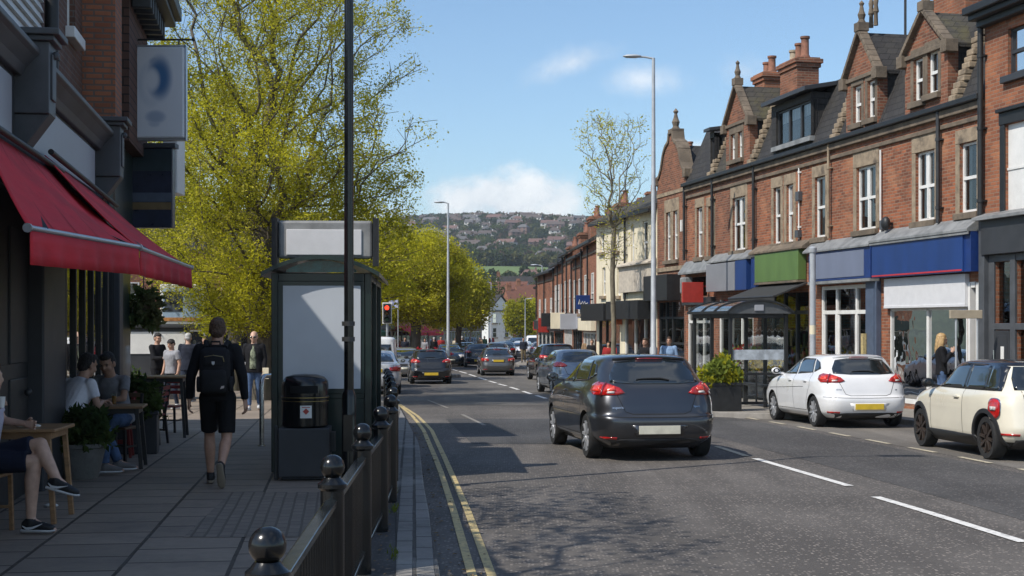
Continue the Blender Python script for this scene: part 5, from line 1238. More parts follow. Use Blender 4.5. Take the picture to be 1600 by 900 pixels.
for x in (-w - .06, w + .07): mb = MB(); mb.box(x - .035, x + .035, .5, .74, 2.45, 3.03); mb.build('roof_sign_post', M['black_satin'], s)
mb = MB(); mb.box(-w + .1, -w + .42, 1.2, D - .3, .5, .54); 
for y in (1.4, D - .5): mb.box(-w + .2, -w + .28, y, y + .06, 0, .5)
mb.build('bench', M['steel'], t)

# litter bin
pb = G(477, 748)
t = thing('litter_bin', 'black litter bin with domed top and small red sticker, on a dark box base', 'litter bin', (pb.x, pb.y, 0), R(4))
mb = MB(); mb.box(-.285, .285, -.25, .25, .03, .575); mb.box(-.25, .25, -.22, .22, 0, .03); mb.build('base_box', M['charcoal'], t, bevel=.012)
for a_ in ((-.33, -.287, -.2, -.12, .0, .6), (.287, .34, -.1, .1, .3, .52)): mb = MB(); mb.box(*a_); mb.build('side_bracket', M['black_satin'], t, bevel=.006)
mb = MB(); mb.lathe([(.24, .575), (.262, .6), (.262, .9), (.268, .905), (.268, .925), (.262, .93)], (0, 0, 0), 36); mb.lathe([(.262, .93), (.264, 1.06), (.255, 1.10), (.215, 1.145), (.13, 1.17), (.0, 1.178)], (0, 0, 0), 36); mb.build('drum', M['black_paint'], t, smooth=35)
mb = MB(); mb.lathe([(.27, 0), (.27, .008)], (0, 0, .912), 36, cap=False); mb.lathe([(.265, 0), (.265, .006)], (0, 0, .872), 36, cap=False); mb.build('gold_band', pm('brass_band', (.33, .25, .10), .4, metal=.8), t)
mb = MB(); vs = []
for i in range(13):
 a = R(-90 - 36 + 72 * i / 12); vs += [(.2655 * math.cos(a), .2655 * math.sin(a), .965), (.2655 * math.cos(a), .2655 * math.sin(a), 1.05)]
mb.add(vs, [(2 * i, 2 * i + 2, 2 * i + 3, 2 * i + 1) for i in range(12)]); mb.build('opening', pm('bin_void', (.004, .004, .004), .9), t)
mb = MB(); vs = []
for i in range(5):
 a = R(-90 + 6 - 14 + 28 * i / 4); r_ = .2645; vs += [(r_ * math.cos(a), r_ * math.sin(a), .69), (r_ * math.cos(a), r_ * math.sin(a), .83)]
mb.add(vs, [(2 * i, 2 * i + 2, 2 * i + 3, 2 * i + 1) for i in range(4)]); s = mb.build('sticker', M['white'], t)
mb = MB(); a = R(-84); c = V((.2665 * math.cos(a), .2665 * math.sin(a), .765)); u = V((-math.sin(a), math.cos(a), 0)); z = V((0, 0, 1))
mb.add([c + u * .036, c + z * .036, c - u * .036, c - z * .036], [(0, 1, 2, 3)]); mb.add([c - u * .045 + z * .05, c + u * .045 + z * .05, c + u * .045 + z * .042, c - u * .045 + z * .042], [(0, 1, 2, 3)]); mb.build('sticker_mark', M['red_sign'], s, fix=False)

# black lamp post in front of the shelter
pl_ = V((-1.79, 15.45, 0))
t = thing('lamp_post', 'tall black lamp post standing in front of the bus shelter with the blank panel', 'lamp post', tuple(pl_), 0)
mb = MB(); mb.tube([(0, 0, 0), (0, 0, .95), (0, 0, .98), (0, 0, 1.02)], [.078, .078, .07, .054], 16); mb.tube([(0, 0, 1.0), (0, 0, 5), (0, 0, 8.4)], [.054, .05, .045], 16); mb.lathe([(.1, 0), (.1, .03), (.085, .05)], (0, 0, .0), 16); mb.box(-.05, .05, -.082, -.07, .35, .75); mb.build('column', M['black_paint'], t, smooth=40)
for z in (1.55, 1.72): mb = MB(); mb.lathe([(.066, 0), (.066, .05)], (0, 0, z), 14); mb.box(-.075, -.05, -.02, .02, z, z + .05); mb.build('clamp', M['iron'], t)
mb = MB(); mb.tube([(0, 0, 8.4), (.2, 0, 8.6), (.9, 0, 8.7)], .035, 8); mb.box(.8, 1.4, -.12, .12, 8.66, 8.76); mb.build('lantern', M['iron'], t)

# steel leaning hoops
def hoop(label, p, q, h):
 t = thing('leaning_hoop', label, 'barrier', tuple(p), 0, 'steel hoops beside the bus shelter'); d = V(q) - V(p); r_ = .12; u = d.normalized()
 pts = [V((0, 0, 0)), V((0, 0, h - r_))] + [V((0, 0, h - r_)) + u * (r_ * (1 - math.cos(R(a)))) + V((0, 0, r_ * math.sin(R(a)))) for a in (30, 60, 90)]
 e = d - u * r_; pts += [V((0, 0, h - r_)) + e + u * (r_ * math.sin(R(a))) + V((0, 0, r_ * math.cos(R(a)))) for a in (0, 30, 60, 90)] + [d]
 mb = MB(); mb.tube(pts, .036, 12); mb.build('hoop', M['steel'], t, smooth=40); mb = MB(); mb.lathe([(.06, 0), (.06, .012)], (0, 0, 0), 14); mb.lathe([(.06, 0), (.06, .012)], tuple(d), 14); mb.build('foot_plate', M['steel'], t)
 return t
h1 = G(409, 697)
hoop('shiny steel hoop standing left of the shelter, nearest the camera', h1, h1 + V((.22, 1.5, gz(h1.y + 1.5) - h1.z)), 1.02)
hoop('second steel hoop standing left of the shelter, behind the first', h1 + V((.25, 1.9, -.02)), h1 + V((.4, 3.2, -.05)), 1.02)

# guard railing with ball finials along the kerb
posts = [(2.6, -.74), (4.85, -.842), (7.5, -.957), (9.85, -1.047), (11.85, -1.105), (13.8, -1.19), (15.7, -1.33), (17.6, -1.5), (19.5, -1.68), (21.4, -1.86), (23.3, -2.04), (25.2, -2.24)]
t = thing('guard_railing', 'black pedestrian guard railing with ball topped posts along the left kerb', 'railing', (posts[1][1], posts[1][0], 0)); o0 = V((posts[1][1], posts[1][0], 0))
for (y, x) in posts:
 z = gz(y); c = V((x, y, z)) - o0
 mb = MB(); mb.lathe([(.064, -.05), (.064, .86), (.078, .875), (.078, .895), (.06, .91), (.045, .93)], tuple(c), 24); p = mb.build('post', M['black_paint'], t, smooth=35)
 mb = MB(); mb.ball(tuple(c + V((0, 0, .985))), .066, 0, 24, 14); mb.build('ball_finial', M['black_paint'], p, smooth=80)
bars = MB()
for (ya, xa), (yb, xb) in zip(posts, posts[1:]):
 a, c = V((xa, ya, gz(ya))) - o0, V((xb, yb, gz(yb))) - o0; u = (c - a).normalized()
 mb = MB(); mb.bar(a + V((0, 0, .80)) + u * .06, c + V((0, 0, .80)) - u * .06, .065, .035); mb.build('top_rail', M['black_paint'], t, bevel=.006)
 mb = MB(); mb.bar(a + V((0, 0, .15)) + u * .06, c + V((0, 0, .15)) - u * .06, .05, .03); mb.build('bottom_rail', M['black_paint'], t, bevel=.005)
 n = int((c - a).length / .115); 
 for i in range(1, n):
  q = a.lerp(c, i / n); bars.tube([q + V((0, 0, .16)), q + V((0, 0, .79))], .0085, 6, cap=False)
bars.build('bars', M['black_paint'], t, smooth=60)

# advertising board and kiosk further along the pavement
t = thing('advertising_board', 'white framed advertising board with a blue picture, above the people on the left', 'billboard', (-9.0, 38.6, gz(38.6)), R(8))
mb = MB(); mb.box(-.62, .62, -.12, .12, 2.05, 3.15); s = mb.build('case', M['white'], t, bevel=.03)
mb = MB(); mb.box(-.55, .55, -.132, -.121, 2.14, 3.04); s2 = mb.build('poster', pm('sky_poster', (.30, .40, .52), .3, var=.15, scale=2), s)
mb = MB(); mb.box(-.5, -.02, -.142, -.133, 2.4, 2.95); mb.build('poster_picture', pm('dark_poster', (.05, .06, .075), .3, var=.8, scale=7), s2)
mb = MB(); mb.box(-.55, .55, -.139, -.133, 2.14, 2.24); mb.build('poster_band', pm('orange_band', (.42, .20, .07), .4, var=.5, scale=4), s2)
mb = MB(); mb.box(-1.5, .1, -.1, .9, 0, 1.95); mb.box(-1.6, .2, -.2, 1.0, 1.95, 2.05); mb.build('kiosk', M['charcoal'], t, bevel=.02); mb = MB(); mb.box(-1.45, .05, -.125, -.1, 1.25, 1.85); mb.build('serving_hatch', M['white'], t)
mb = MB(); mb.box(.62, .82, -.15, .15, 0, 2.35); mb.build('column', M['black_satin'], t, bevel=.02)

# street lights, traffic light and poles
def street_light(label, p, h, arm, mat='metal_pale', r0=.085, head=.55, group='grey street lights'):
 t = thing('street_light', label, 'street light', tuple(p), 0, group)
 mb = MB(); mb.tube([(0, 0, -.1), (0, 0, 1.4), (0, 0, 1.45), (0, 0, h)], [r0 * 1.3, r0 * 1.3, r0, r0 * .55], 12); mb.build('column', M[mat], t, smooth=40)
 mb = MB(); s = 1 if arm > 0 else -1; mb.tube([(0, 0, h - .02), (arm * .5, 0, h + .03), (arm, 0, h + .04)], .03, 8); mb.build('arm', M[mat], t, smooth=40)
 mb = MB(); mb.lathe([(.0, 0), (.06, .02), (.12, head * .3), (.11, head * .8), (.03, head)], (0, 0, 0), 12, axis='x'); 
 o = mb.build('lantern', M['metal_pale'], t, smooth=60); o.scale = (s, 1, .45); o.location = (arm * .7, 0, h + .05)
 return t
street_light('tall grey street light in front of the brick terrace on the right', (4.17, 41.5, gz(41.5)), 9.95, -.5)
street_light('grey street light beside the black hatchback, in front of the yellow green trees', (-3.04, 67, gz(67) + ROAD), 8.3, -.25, r0=.075, head=.5)
mb = MB(); mb.lathe([(.0, .16), (.55, .16), (.6, .13), (.62, 0)], (0, 0, 0), 24, cap=False); o = mb.build('traffic_island', M['kerb'], loc=(-3.04, 67, gz(67) + ROAD)); o['kind'] = 'structure'
street_light('thin far street light to the right of the yellow green tree', (-2.0, 135, gz(135)), 6.8, -.4, r0=.07)
street_light('thin street light at the far end of the right hand brick row', (2.05, 96, gz(96)), 6.6, -.35, r0=.07)
street_light('far street light standing in front of the small round street tree', (1.4, 150, gz(150)), 5.6, .35, r0=.06)
street_light('grey street light showing at the end of the far left shops', (-4.6, 118, gz(118)), 6.0, .4, r0=.06)
t = thing('traffic_light', 'traffic light showing red, on a grey pole left of the black hatchback', 'traffic light', (-5.32, 60, gz(60)), 0)
mb = MB(); mb.tube([(0, .06, -.05), (0, .06, 3.0)], .055, 10); mb.build('pole', M['metal_grey'], t, smooth=40)
mb = MB(); mb.box(-.2, .2, -.02, 0.0, 2.38, 3.28); mb.build('backing_board', M['white'], t, bevel=.02)
mb = MB(); mb.box(-.165, .165, -.12, -.021, 2.42, 3.24)
mb.build('head', M['black_satin'], t, bevel=.03)
for z, m_, nm in ((3.06, pm('red_lamp', (.5, .03, .02), .3, emit=((1, .05, .02), 2.2)), 'red_lamp'), (2.83, pm('amber_lens', (.10, .05, .01), .3), 'amber_lamp'), (2.58, pm('green_lens', (.03, .07, .035), .3), 'green_lamp')):
 mb = MB(); mb.lathe([(.095, 0), (.08, -.03), (.0, -.045)], (0, -.122, z), 16, axis='y'); l = mb.build(nm, m_, t, smooth=60)
 mb = MB(); vs = []
 for i in range(11):
  a = R(-10 + 200 * i / 10); c, s_ = math.cos(a) * .105, math.sin(a) * .105; vs += [(c, -.12, z + s_), (c, -.26, z + s_ * .98)]
 mb.add(vs, [(2 * i, 2 * i + 1, 2 * i + 3, 2 * i + 2) for i in range(10)]); mb.build('hood', M['black_satin'], l, smooth=60)
for (lab, px, Y, h) in (('thin grey pole with small blue and white flag left of the large round tree', 622, 78, 3.9),):
 x = (px - 800) / FOC * Y; t = thing('flag_pole', lab, 'pole', (x, Y, gz(Y)), 0); mb = MB(); mb.tube([(0, 0, -.1), (0, 0, h)], .035, 8); mb.build('pole', M['metal_grey'], t)
 mb = MB(); vs = []
 for i in range(9): vs += [(-.02 - .08 * i, .04 * math.sin(i * 1.1), h - .02 - .012 * i), (-.02 - .08 * i, .04 * math.sin(i * 1.1), h - .5 - .014 * i)]
 mb.add(vs, [(2 * i, 2 * i + 1, 2 * i + 3, 2 * i + 2) for i in range(8)]); mb.build('flag', pm('flag_cloth', (.35, .36, .5), .8, var=.8, scale=4), t, smooth=60)
# round grey post with cap beside the blue shopfront, and the beige sign by the woman
p = V((6.62, 31.0, gz(31)))
t = thing('sign_post', 'stout pale grey post with a rounded cap between the green and blue shop signs', 'post', tuple(p))
mb = MB(); mb.tube([(0, 0, -.1), (0, 0, 3.5)], .068, 18); mb.build('column', M['metal_pale'], t, smooth=40); mb = MB(); mb.lathe([(.085, 0), (.09, .02), (.09, .1), (.05, .13), (0, .14)], (0, 0, 3.5), 18); mb.build('cap', M['metal_pale'], t, smooth=40); mb = MB(); mb.lathe([(.0705, 0), (.0705, .2)], (0, 0, 1.7), 18, cap=False); mb.build('band', M['cream'], t, smooth=40)
Yb = 28.3; xb = (1509 - 800) / FOC * Yb
t = thing('sign_board', 'beige board on two thin posts beside the blonde woman', 'sign', (xb, Yb, gz(Yb)), R(4))
mb = MB(); mb.box(-.33, .33, -.04, .04, 1.99, 2.16); mb.build('board', pm('beige_board', (.38, .32, .235), .6, var=.08), t, bevel=.008)
for x in (-.2, .24): mb = MB(); mb.tube([(x, .0, -.05), (x, .0, 2.0)], .022, 8); mb.build('post', M['metal_pale'], t)
# right hand shelter
sx, sy = 4.95, 31.9
t = thing('bus_shelter', 'glazed bus shelter with dark frame and barrel roof, in front of the green sign shop', 'bus shelter', (sx, sy, gz(sy)), R(10))
W, D, H = 1.32, 2.7, 2.18
mb = MB()
for x in (0, W):
 for y in (0, D / 2, D): mb.box(x - .04, x + .04, y - .04, y + .04, -.05, H)
for y in (0, D):
 mb.box(.04, W - .04, y - .03, y + .03, H - .1, H + .02)
 for z in (.12, .78): mb.box(.04, W - .04, y - .02, y + .02, z, z + .06)
mb.box(W * .45, W * .45 + .04, -.018, .018, .12, .78)
for x in (0, W): mb.box(x - .032, x + .032, .04, D - .04, H - .09, H + .02); mb.box(x - .02, x + .02, .04, D - .04, .12, .18)
mb.build('frame', M['black_satin'], t, bevel=.006)
mb = MB()
for y in (0, D): mb.quad((.04, y, .2), (W - .04, y, .2), (W - .04, y, H - .1), (.04, y, H - .1))
mb.quad((W, .04, .2), (W, D - .04, .2), (W, D - .04, H - .1), (W, .04, H - .1)); mb.quad((0, 1.4, .2), (0, D - .04, .2), (0, D - .04, H - .1), (0, 1.4, H - .1)); mb.build('side_glass', M['glass_clear'], t)
mb = MB(); mb.quad((.05, -.012, 1.13), (W - .05, -.012, 1.13), (W - .05, -.012, 1.36), (.05, -.012, 1.36)); mb.build('frosted_band', pm('frosted_film', (.42, .46, .5), .6, var=.3, scale=5), t)
n = 12; pts = [(-.12 + (W + .24) * i / n, H + .03 + .27 * (1 - (2 * i / n - 1) ** 2) ** .75) for i in range(n + 1)]
mb = MB(); vs = [(x, y, z) for y in (-.15, D + .15) for x, z in pts]; mb.add(vs, [(i, i + 1, n + 2 + i, n + 1 + i) for i in range(n)]); o = mb.build('roof_glazing', M['roofglaze'], t, smooth=60)
mb = MB()
for y in (-.15, D * .33, D * .68, D + .15):
 for a, c in zip(pts, pts[1:]): mb.bar((a[0], y, a[1]), (c[0], y, c[1]), .05, .045)
for q in (pts[0], pts[-1]): mb.bar((q[0], -.15, q[1]), (q[0], D + .15, q[1]), .06, .06)
mb.build('roof_rib', M['black_satin'], t)
mb = MB(); vs = [(x, -.12, z - .03) for x, z in pts] ; mb.prism([(x, z - .03) for x, z in pts], -.125, -.12, 'y'); mb.build('gable_panel', pm('smoky_panel', (.10, .105, .11), .25), t)
mb = MB(); mb.box(.52, .74, -.15, -.13, H + .06, H + .2); mb.build('badge', M['grey_light'], t, bevel=.01)
mb = MB(); mb.box(W - .42, W - .1, .4, D - .4, .48, .53)
for y in (.6, D - .7): mb.box(W - .3, W - .22, y, y + .06, 0, .48)
mb.build('bench', M['iron'], t)
# black awning and flower stands at the green shop
t = thing('awning', 'black canvas awning above the flower shop, under the green sign', 'awning', tloc(tx(1226)), TRZ)
mb = MB(); hwid = 1.75; mb.prism([(-.06, 2.86), (-.06, 2.82), (-1.0, 2.45), (-1.0, 2.25), (-1.03, 2.25), (-1.03, 2.49)], -hwid, hwid, 'x'); mb.build('canvas', M['black_cloth'], t); mb = MB(); mb.tube([(-hwid, -1.02, 2.47), (hwid, -1.02, 2.47)], .03, 8); mb.build('front_bar', M['iron'], t)
# ================================================================== trees and plants
def grow(rng, targets, trunk_pts, alpha=.45, up=.25):
 """join every target to the skeleton at the node that gives the shortest, least roundabout way; returns nodes, parents"""
 nodes = [np.array(p, float) for p in trunk_pts]; par = [-1] + list(range(len(trunk_pts) - 1))
 plen = [0.0]
 for i in range(1, len(nodes)): plen.append(plen[-1] + np.linalg.norm(nodes[i] - nodes[i - 1]) * .25)
 cap = len(trunk_pts) + len(targets) * 8
 A = np.zeros((cap, 3)); PL = np.zeros(cap); n = len(nodes); A[:n] = nodes; PL[:n] = plen; ok = np.zeros(cap, bool); ok[max(1, n // 2):n] = True
 tip = []
 for t in targets:
  d = np.linalg.norm(A[:n] - t, axis=1); low = np.maximum(0, A[:n, 2] - t[2])
  cost = d + alpha * PL[:n] + up * 4 * low; cost[~ok[:n]] = 1e9
  k = int(np.argmin(cost)); a = A[k].copy(); D = d[k]; m = max(1, min(6, int(D / .45)))
  prev = k
  # leave along the parent's direction first, then bend upward to the target
  pd = A[k] - A[par[k]] if par[k] >= 0 else np.array([0, 0, 1.]); pd = pd / (np.linalg.norm(pd) + 1e-9)
  ctrl = a + pd * D * .33 + np.array([0, 0, -.06 * D]) + rng.normal(0, .035 * D, 3)
  for j in range(1, m + 1):
   s = j / m; p = a * (1 - s) ** 2 + 2 * ctrl * s * (1 - s) + t * s * s
   A[n] = p; par.append(prev); PL[n] = PL[prev] + np.linalg.norm(p - A[prev]); ok[n] = True; prev = n; n += 1
  tip.append(prev)
 return A[:n], np.array(par), tip
def skeleton_mesh(A, par, r_tip, r_base, expo=2.4, thin=True):
 n = len(A); cnt = np.zeros(n); ch = np.zeros(n, int)
 for i in range(n):
  if par[i] >= 0: ch[par[i]] += 1
 w = np.where(ch == 0, 1.0, 0.0)
 for i in range(n - 1, 0, -1): w[par[i]] += w[i]
 r = r_tip * w ** (1 / expo); r = r * (1 + 0 * r); sc = r_base / r[0]
 # scale thick parts to the wanted trunk, keep twigs as they are
 t = (np.log(r / r_tip) / max(1e-6, np.log(r[0] / r_tip))); r = r * sc ** t
 V_, F_ = [], []; off = 0
 for i in range(1, n):
  p, q = A[par[i]], A[i]; d = q - p; L = np.linalg.norm(d)
  if L < 1e-5: continue
  d /= L; k = 8 if r[i] > .05 else (5 if r[i] > .02 else 3)
  u = np.cross(d, [0, 0, 1.]) if abs(d[2]) < .95 else np.cross(d, [0, 1., 0]); u /= np.linalg.norm(u); v = np.cross(d, u)
  ang = np.arange(k) * 2 * np.pi / k; c = np.cos(ang)[:, None] * u + np.sin(ang)[:, None] * v
  r0 = r[i] if ch[par[i]] > 1 and r[par[i]] > 1.6 * r[i] else r[par[i]]
  V_.append(p + c * r0); V_.append(q + d * r[i] * .3 + c * r[i])
  for j in range(k): F_.append((off + j, off + (j + 1) % k, off + k + (j + 1) % k, off + k + j))
  off += 2 * k
 return np.concatenate(V_), np.array(F_)
def leaf_quads(rng, centres, per, spread, size, flat=.3):
 c = np.repeat(centres, per, axis=0); n = len(c); c = c + rng.normal(0, 1, (n, 3)) * spread
 a = rng.normal(0, 1, (n, 3)); a[:, 2] *= .7; a /= np.linalg.norm(a, axis=1)[:, None]; b = np.cross(a, rng.normal(0, 1, (n, 3))); b /= np.linalg.norm(b, axis=1)[:, None]
 s = size * rng.uniform(.55, 1.35, (n, 1))
 v = np.stack([c - a * s, c + b * s * .5 - a * s * .1, c + a * s, c - b * s * .5 - a * s * .1], 1).reshape(-1, 3)
 return v, np.arange(4 * n).reshape(-1, 4)
def tree(name, label, loc, trunk_pts, targets, r_base, leaf_sets, per=10, spread=.22, size=.07, r_tip=.006, bark='bark', group=None, seed=1, alpha=.45, up=.25, leaf_pick=None, base=None):
 rng = np.random.default_rng(seed); t = thing(name, label, 'tree', loc, 0, group)
 A, par, tip = grow(rng, targets, trunk_pts, alpha, up)
 v, f = skeleton_mesh(A, par, r_tip, r_base); mesh_np('trunk', v, f, M[bark], parent=t, smooth=True)
 tips = A[np.array(tip)]
 if leaf_pick is not None: w = leaf_pick(tips)
 else: w = np.ones(len(tips))
 keep = rng.random(len(tips)) < w; c = tips[keep]
 # leaves also part of the way down each twig
 pt = np.array([A[par[i]] for i in np.array(tip)[keep]]); c = np.concatenate([c, (c + pt) / 2, pt * .5 + c * .5 + rng.normal(0, .15, c.shape)]) if len(c) else c
 v, f = leaf_quads(rng, c, per, spread, size)
 nm = rng.integers(0, len(leaf_sets), len(c)); lump = np.sin(c[:, 0] * 1.3 + 1) + np.sin(c[:, 1] * 1.1) + np.sin(c[:, 2] * 1.7 + 2)
 nm = np.where(lump > .5, 0, np.where(lump < -.9, len(leaf_sets) - 1, nm)); mi = np.repeat(nm, per)
 mesh_np('crown', v, f, [LEAF[k] for k in leaf_sets], mi, parent=t)
 return t
def crown_points(rng, n, c, rad, shape=None, lobes=7, lob=.35):
 """points in an uneven ellipsoid crown, more of them towards the outside; nearest the trunk first"""
 out = []; L = [(rng.normal(0, 1, 3), rng.uniform(.75, 1.15)) for _ in range(lobes)]
 L = [(d / np.linalg.norm(d), k) for d, k in L]
 while len(out) < n:
  p = rng.uniform(-1, 1, 3); q = np.linalg.norm(p)
  if q > 1.2 or q < .15: continue
  lim = 1.0 + lob * max(-1.0, sum((max(0, float(p @ d) / max(q, 1e-6) - .6) * 2.0) * (k - .9) * 3 for d, k in L))
  if q > lim or rng.random() > .35 + .65 * q: continue
  if shape is not None and not shape(p): continue
  out.append(p * rad + c)
 return np.array(out)
rng0 = np.random.default_rng(7)
# the large ash-like tree on the left: many limbs rising steeply from a low fork
def big_left():
 rng = np.random.default_rng(21); Y = 38.0; x0 = (408 - 800) / FOC * Y; base = gz(Y)
 tr = [(0, 0, -.2), (.02, 0, .6), (.0, 0, 1.3), (-.06, 0, 2.0), (-.1, .05, 2.7), (.02, .1, 3.4), (.1, .05, 4.2)]
 T = []
 while len(T) < 2700:
  z = rng.uniform(1.9, 12.4); k = (z - 1.9) / 10.5
  rr = 4.1 * (min(1, .55 + 1.6 * k) if k < .3 else 1.03 - .25 * ((k - .3) / .7) ** 1.4) * (1 + .16 * math.sin(z * 2.1))
  a = rng.uniform(0, 2 * math.pi); q = rr * math.sqrt(rng.random()) * rng.uniform(.85, 1.1)
  x, y = q * math.cos(a) * 1.0, q * math.sin(a) * 1.0
  if x > 0: x *= 1.1
  # gappy outline
  if q > .75 * rr and math.sin(a * 5 + z * 1.5) + math.sin(a * 3 - z * 2.2) < -.4: continue
  T.append((x + .12, y, z))
 T = np.array(T); T = T[np.argsort(np.hypot(T[:, 0], T[:, 1]) * .6 + T[:, 2] + rng.normal(0, .8, len(T)))]
 def pick(p):
  q = np.hypot(p[:, 0], p[:, 1]); return np.where(p[:, 2] < 7.0, 1.0, .9) * np.clip(1.12 - .085 * np.maximum(0, p[:, 2] - 5) - .14 * np.maximum(0, p[:, 0] - 2.3), .12, 1)
 return tree('street_tree', 'huge tree coming into yellow green leaf, rising behind the bus shelter on the left', (x0, Y, base), tr, T, .34, ['spring', 'spring3', 'spring2'], per=28, spread=.125, size=.038, r_tip=.0075, seed=22, alpha=.38, up=.35, leaf_pick=pick)
big_left()
def left_second():
 rng = np.random.default_rng(31); Y = 46.0; x0 = (366 - 800) / FOC * Y
 tr = [(0, 0, -.2), (.05, 0, 1), (0, 0, 2), (-.1, 0, 2.9), (0, 0, 3.6)]
 T = crown_points(rng, 620, np.array([-.4, 0, 6.2]), np.array([3.2, 3.0, 4.0])); T = T[T[:, 2] > 2.4]; T = T[np.argsort(T[:, 2] + rng.normal(0, .8, len(T)))]
 tree('street_tree', 'second yellow green tree with thinner trunk, left of and behind the huge one', (x0, Y, gz(Y)), tr, T, .22, ['spring', 'spring2', 'spring3'], per=18, spread=.18, size=.048, seed=32, alpha=.4, up=.3)
left_second()
def round_tree():
 rng = np.random.default_rng(41); Y = 82.0; x0 = (649 - 800) / FOC * Y
 tr = [(0, 0, -.2), (0, 0, .8), (0, 0, 1.6), (.05, 0, 2.3), (0, 0, 2.9)]
 T = crown_points(rng, 1150, np.array([.1, 0, 5.25]), np.array([3.1, 3.0, 2.95]), lob=.3); T = T[T[:, 2] > 2.7 - .12 * np.hypot(T[:, 0], T[:, 1])]; T = T[np.argsort(np.linalg.norm(T - np.array([0, 0, 2.9]), axis=1))]
 tree('round_tree', 'dense round crowned yellow green tree behind the black hatchback and the grey light', (x0, Y, gz(Y)), tr, T, .30, ['spring', 'spring3', 'spring2'], per=24, spread=.22, size=.065, r_tip=.012, seed=42, alpha=.3, up=.1, group='round yellow green trees along the far street')
 Y = 104.0; x0 = (716 - 800) / FOC * Y; T = crown_points(rng, 520, np.array([.1, 0, 4.7]), np.array([2.5, 2.6, 2.5]), lob=.3); T = T[T[:, 2] > 2.7]; T = T[np.argsort(T[:, 2])]
 tree('round_tree', 'smaller round yellow green tree half hidden at the right behind the dense one', (x0, Y, gz(Y)), tr, T, .22, ['spring', 'spring3', 'spring2'], per=12, spread=.26, size=.11, r_tip=.01, seed=43, alpha=.3, up=.1, group='round yellow green trees along the far street')
 Y = 62.0; x0 = (574 - 800) / FOC * Y; T = crown_points(rng, 420, np.array([.0, 0, 4.9]), np.array([2.2, 2.2, 2.8]), lob=.3); T = T[T[:, 2] > 2.2]; T = T[np.argsort(T[:, 2])]
 tree('round_tree', 'yellow green tree showing just right of the bus shelter roof', (x0, Y, gz(Y)), tr, T, .2, ['spring', 'spring2', 'spring'], per=12, spread=.22, size=.085, r_tip=.01, seed=44, alpha=.3, up=.1, group='round yellow green trees along the far street')
 Y = 172.0; x0 = (814 - 800) / FOC * Y; T = crown_points(rng, 300, np.array([.0, 0, 3.9]), np.array([1.95, 1.9, 2.5]), lob=.25); T = T[np.argsort(T[:, 2])]
 tree('round_tree', 'small bright green round tree at the bend at the end of the street', (x0, Y, gz(Y)), tr[:4], T, .16, ['spring2', 'mid', 'spring2'], per=9, spread=.24, size=.13, r_tip=.012, seed=45, alpha=.3, up=.1, group='round yellow green trees along the far street')
 for i, (px, Y, r, z, lab, ls) in enumerate(((838, 190, 2.2, 4.2, 'yellow green tree behind the small bright round tree', ['spring', 'spring2']), (745, 205, 2.4, 4.0, 'mid green tree in front of the white gabled house', ['mid', 'olive']), (762, 280, 4, 6, 'dark green tree among the roofs below the field', ['mid', 'dark']), (855, 300, 4, 6, 'olive tree among the roofs at the right of the field', ['olive', 'mid']))):
  x0 = (px - 800) / FOC * Y; T = crown_points(rng, 150, np.array([0, 0, z]), np.array([r, r, r * 1.2])); T = T[np.argsort(T[:, 2])]
  tree('round_tree', lab, (x0, Y, gz(Y) + max(0, (Y - 225)) * .055), tr[:4], T, .2, ls, per=8, spread=.4, size=.22, r_tip=.02, seed=60 + i, alpha=.3, up=.1, group='round yellow green trees along the far street')
round_tree()
def slender():
 rng = np.random.default_rng(51); Y = 52.0; x0 = (958 - 800) / FOC * Y
 tr = [(0, 0, -.2), (.0, 0, 1), (.03, 0, 2), (0, 0, 3), (-.03, 0, 4), (.0, 0, 4.9), (.03, 0, 5.8)]
 T = []
 while len(T) < 1000:
  z = rng.uniform(4.6, 10.0); k = (z - 4.6) / 5.4; rr = 1.45 * (.35 + 1.1 * k if k < .55 else .98 - .25 * (k - .55)); a = rng.uniform(0, 6.28); q = rr * math.sqrt(rng.random())
  if q > .7 * rr and math.sin(a * 4 + z * 2.3) < -.2: continue
  T.append((q * math.cos(a), q * math.sin(a), z))
 T = np.array(T); T = T[np.argsort(T[:, 2] + .5 * np.hypot(T[:, 0], T[:, 1]))]
 pick = lambda p: np.where(p[:, 2] > 7.0, np.clip(.12 + .10 * (p[:, 2] - 7.0) - .16 * p[:, 0], 0, .55), .1)
 tree('slender_tree', 'slender nearly bare tree with a few yellow leaves, before the cream building', (x0, Y, gz(Y)), tr, T, .092, ['spring', 'spring2', 'spring3'], per=5, spread=.10, size=.045, r_tip=.006, seed=52, alpha=.42, up=.35, leaf_pick=pick, bark='bark_pale')
slender()
def shade_tree():
 """street tree overhead, just out of the top of the picture: its dappled shade lies on the near road"""
 rng = np.random.default_rng(71); tr = [(0, 0, -.1), (0, 0, 1), (.05, 0, 2.2), (.1, 0, 3.4), (.1, .1, 4.3)]
 T = crown_points(rng, 300, np.array([-1.55, 2.4, 6.6]), np.array([1.3, 4.2, 1.7])); T = T[T[:, 2] > 4.4]; T = T[np.argsort(T[:, 2])]
 tree('street_tree', 'leafy street tree standing beside the camera, shading the near left of the road', (-3.25, 6.2, 0), tr, T, .10, ['spring', 'spring2'], per=4, spread=.14, size=.06, r_tip=.005, seed=72, alpha=.4, up=.2)
shade_tree()

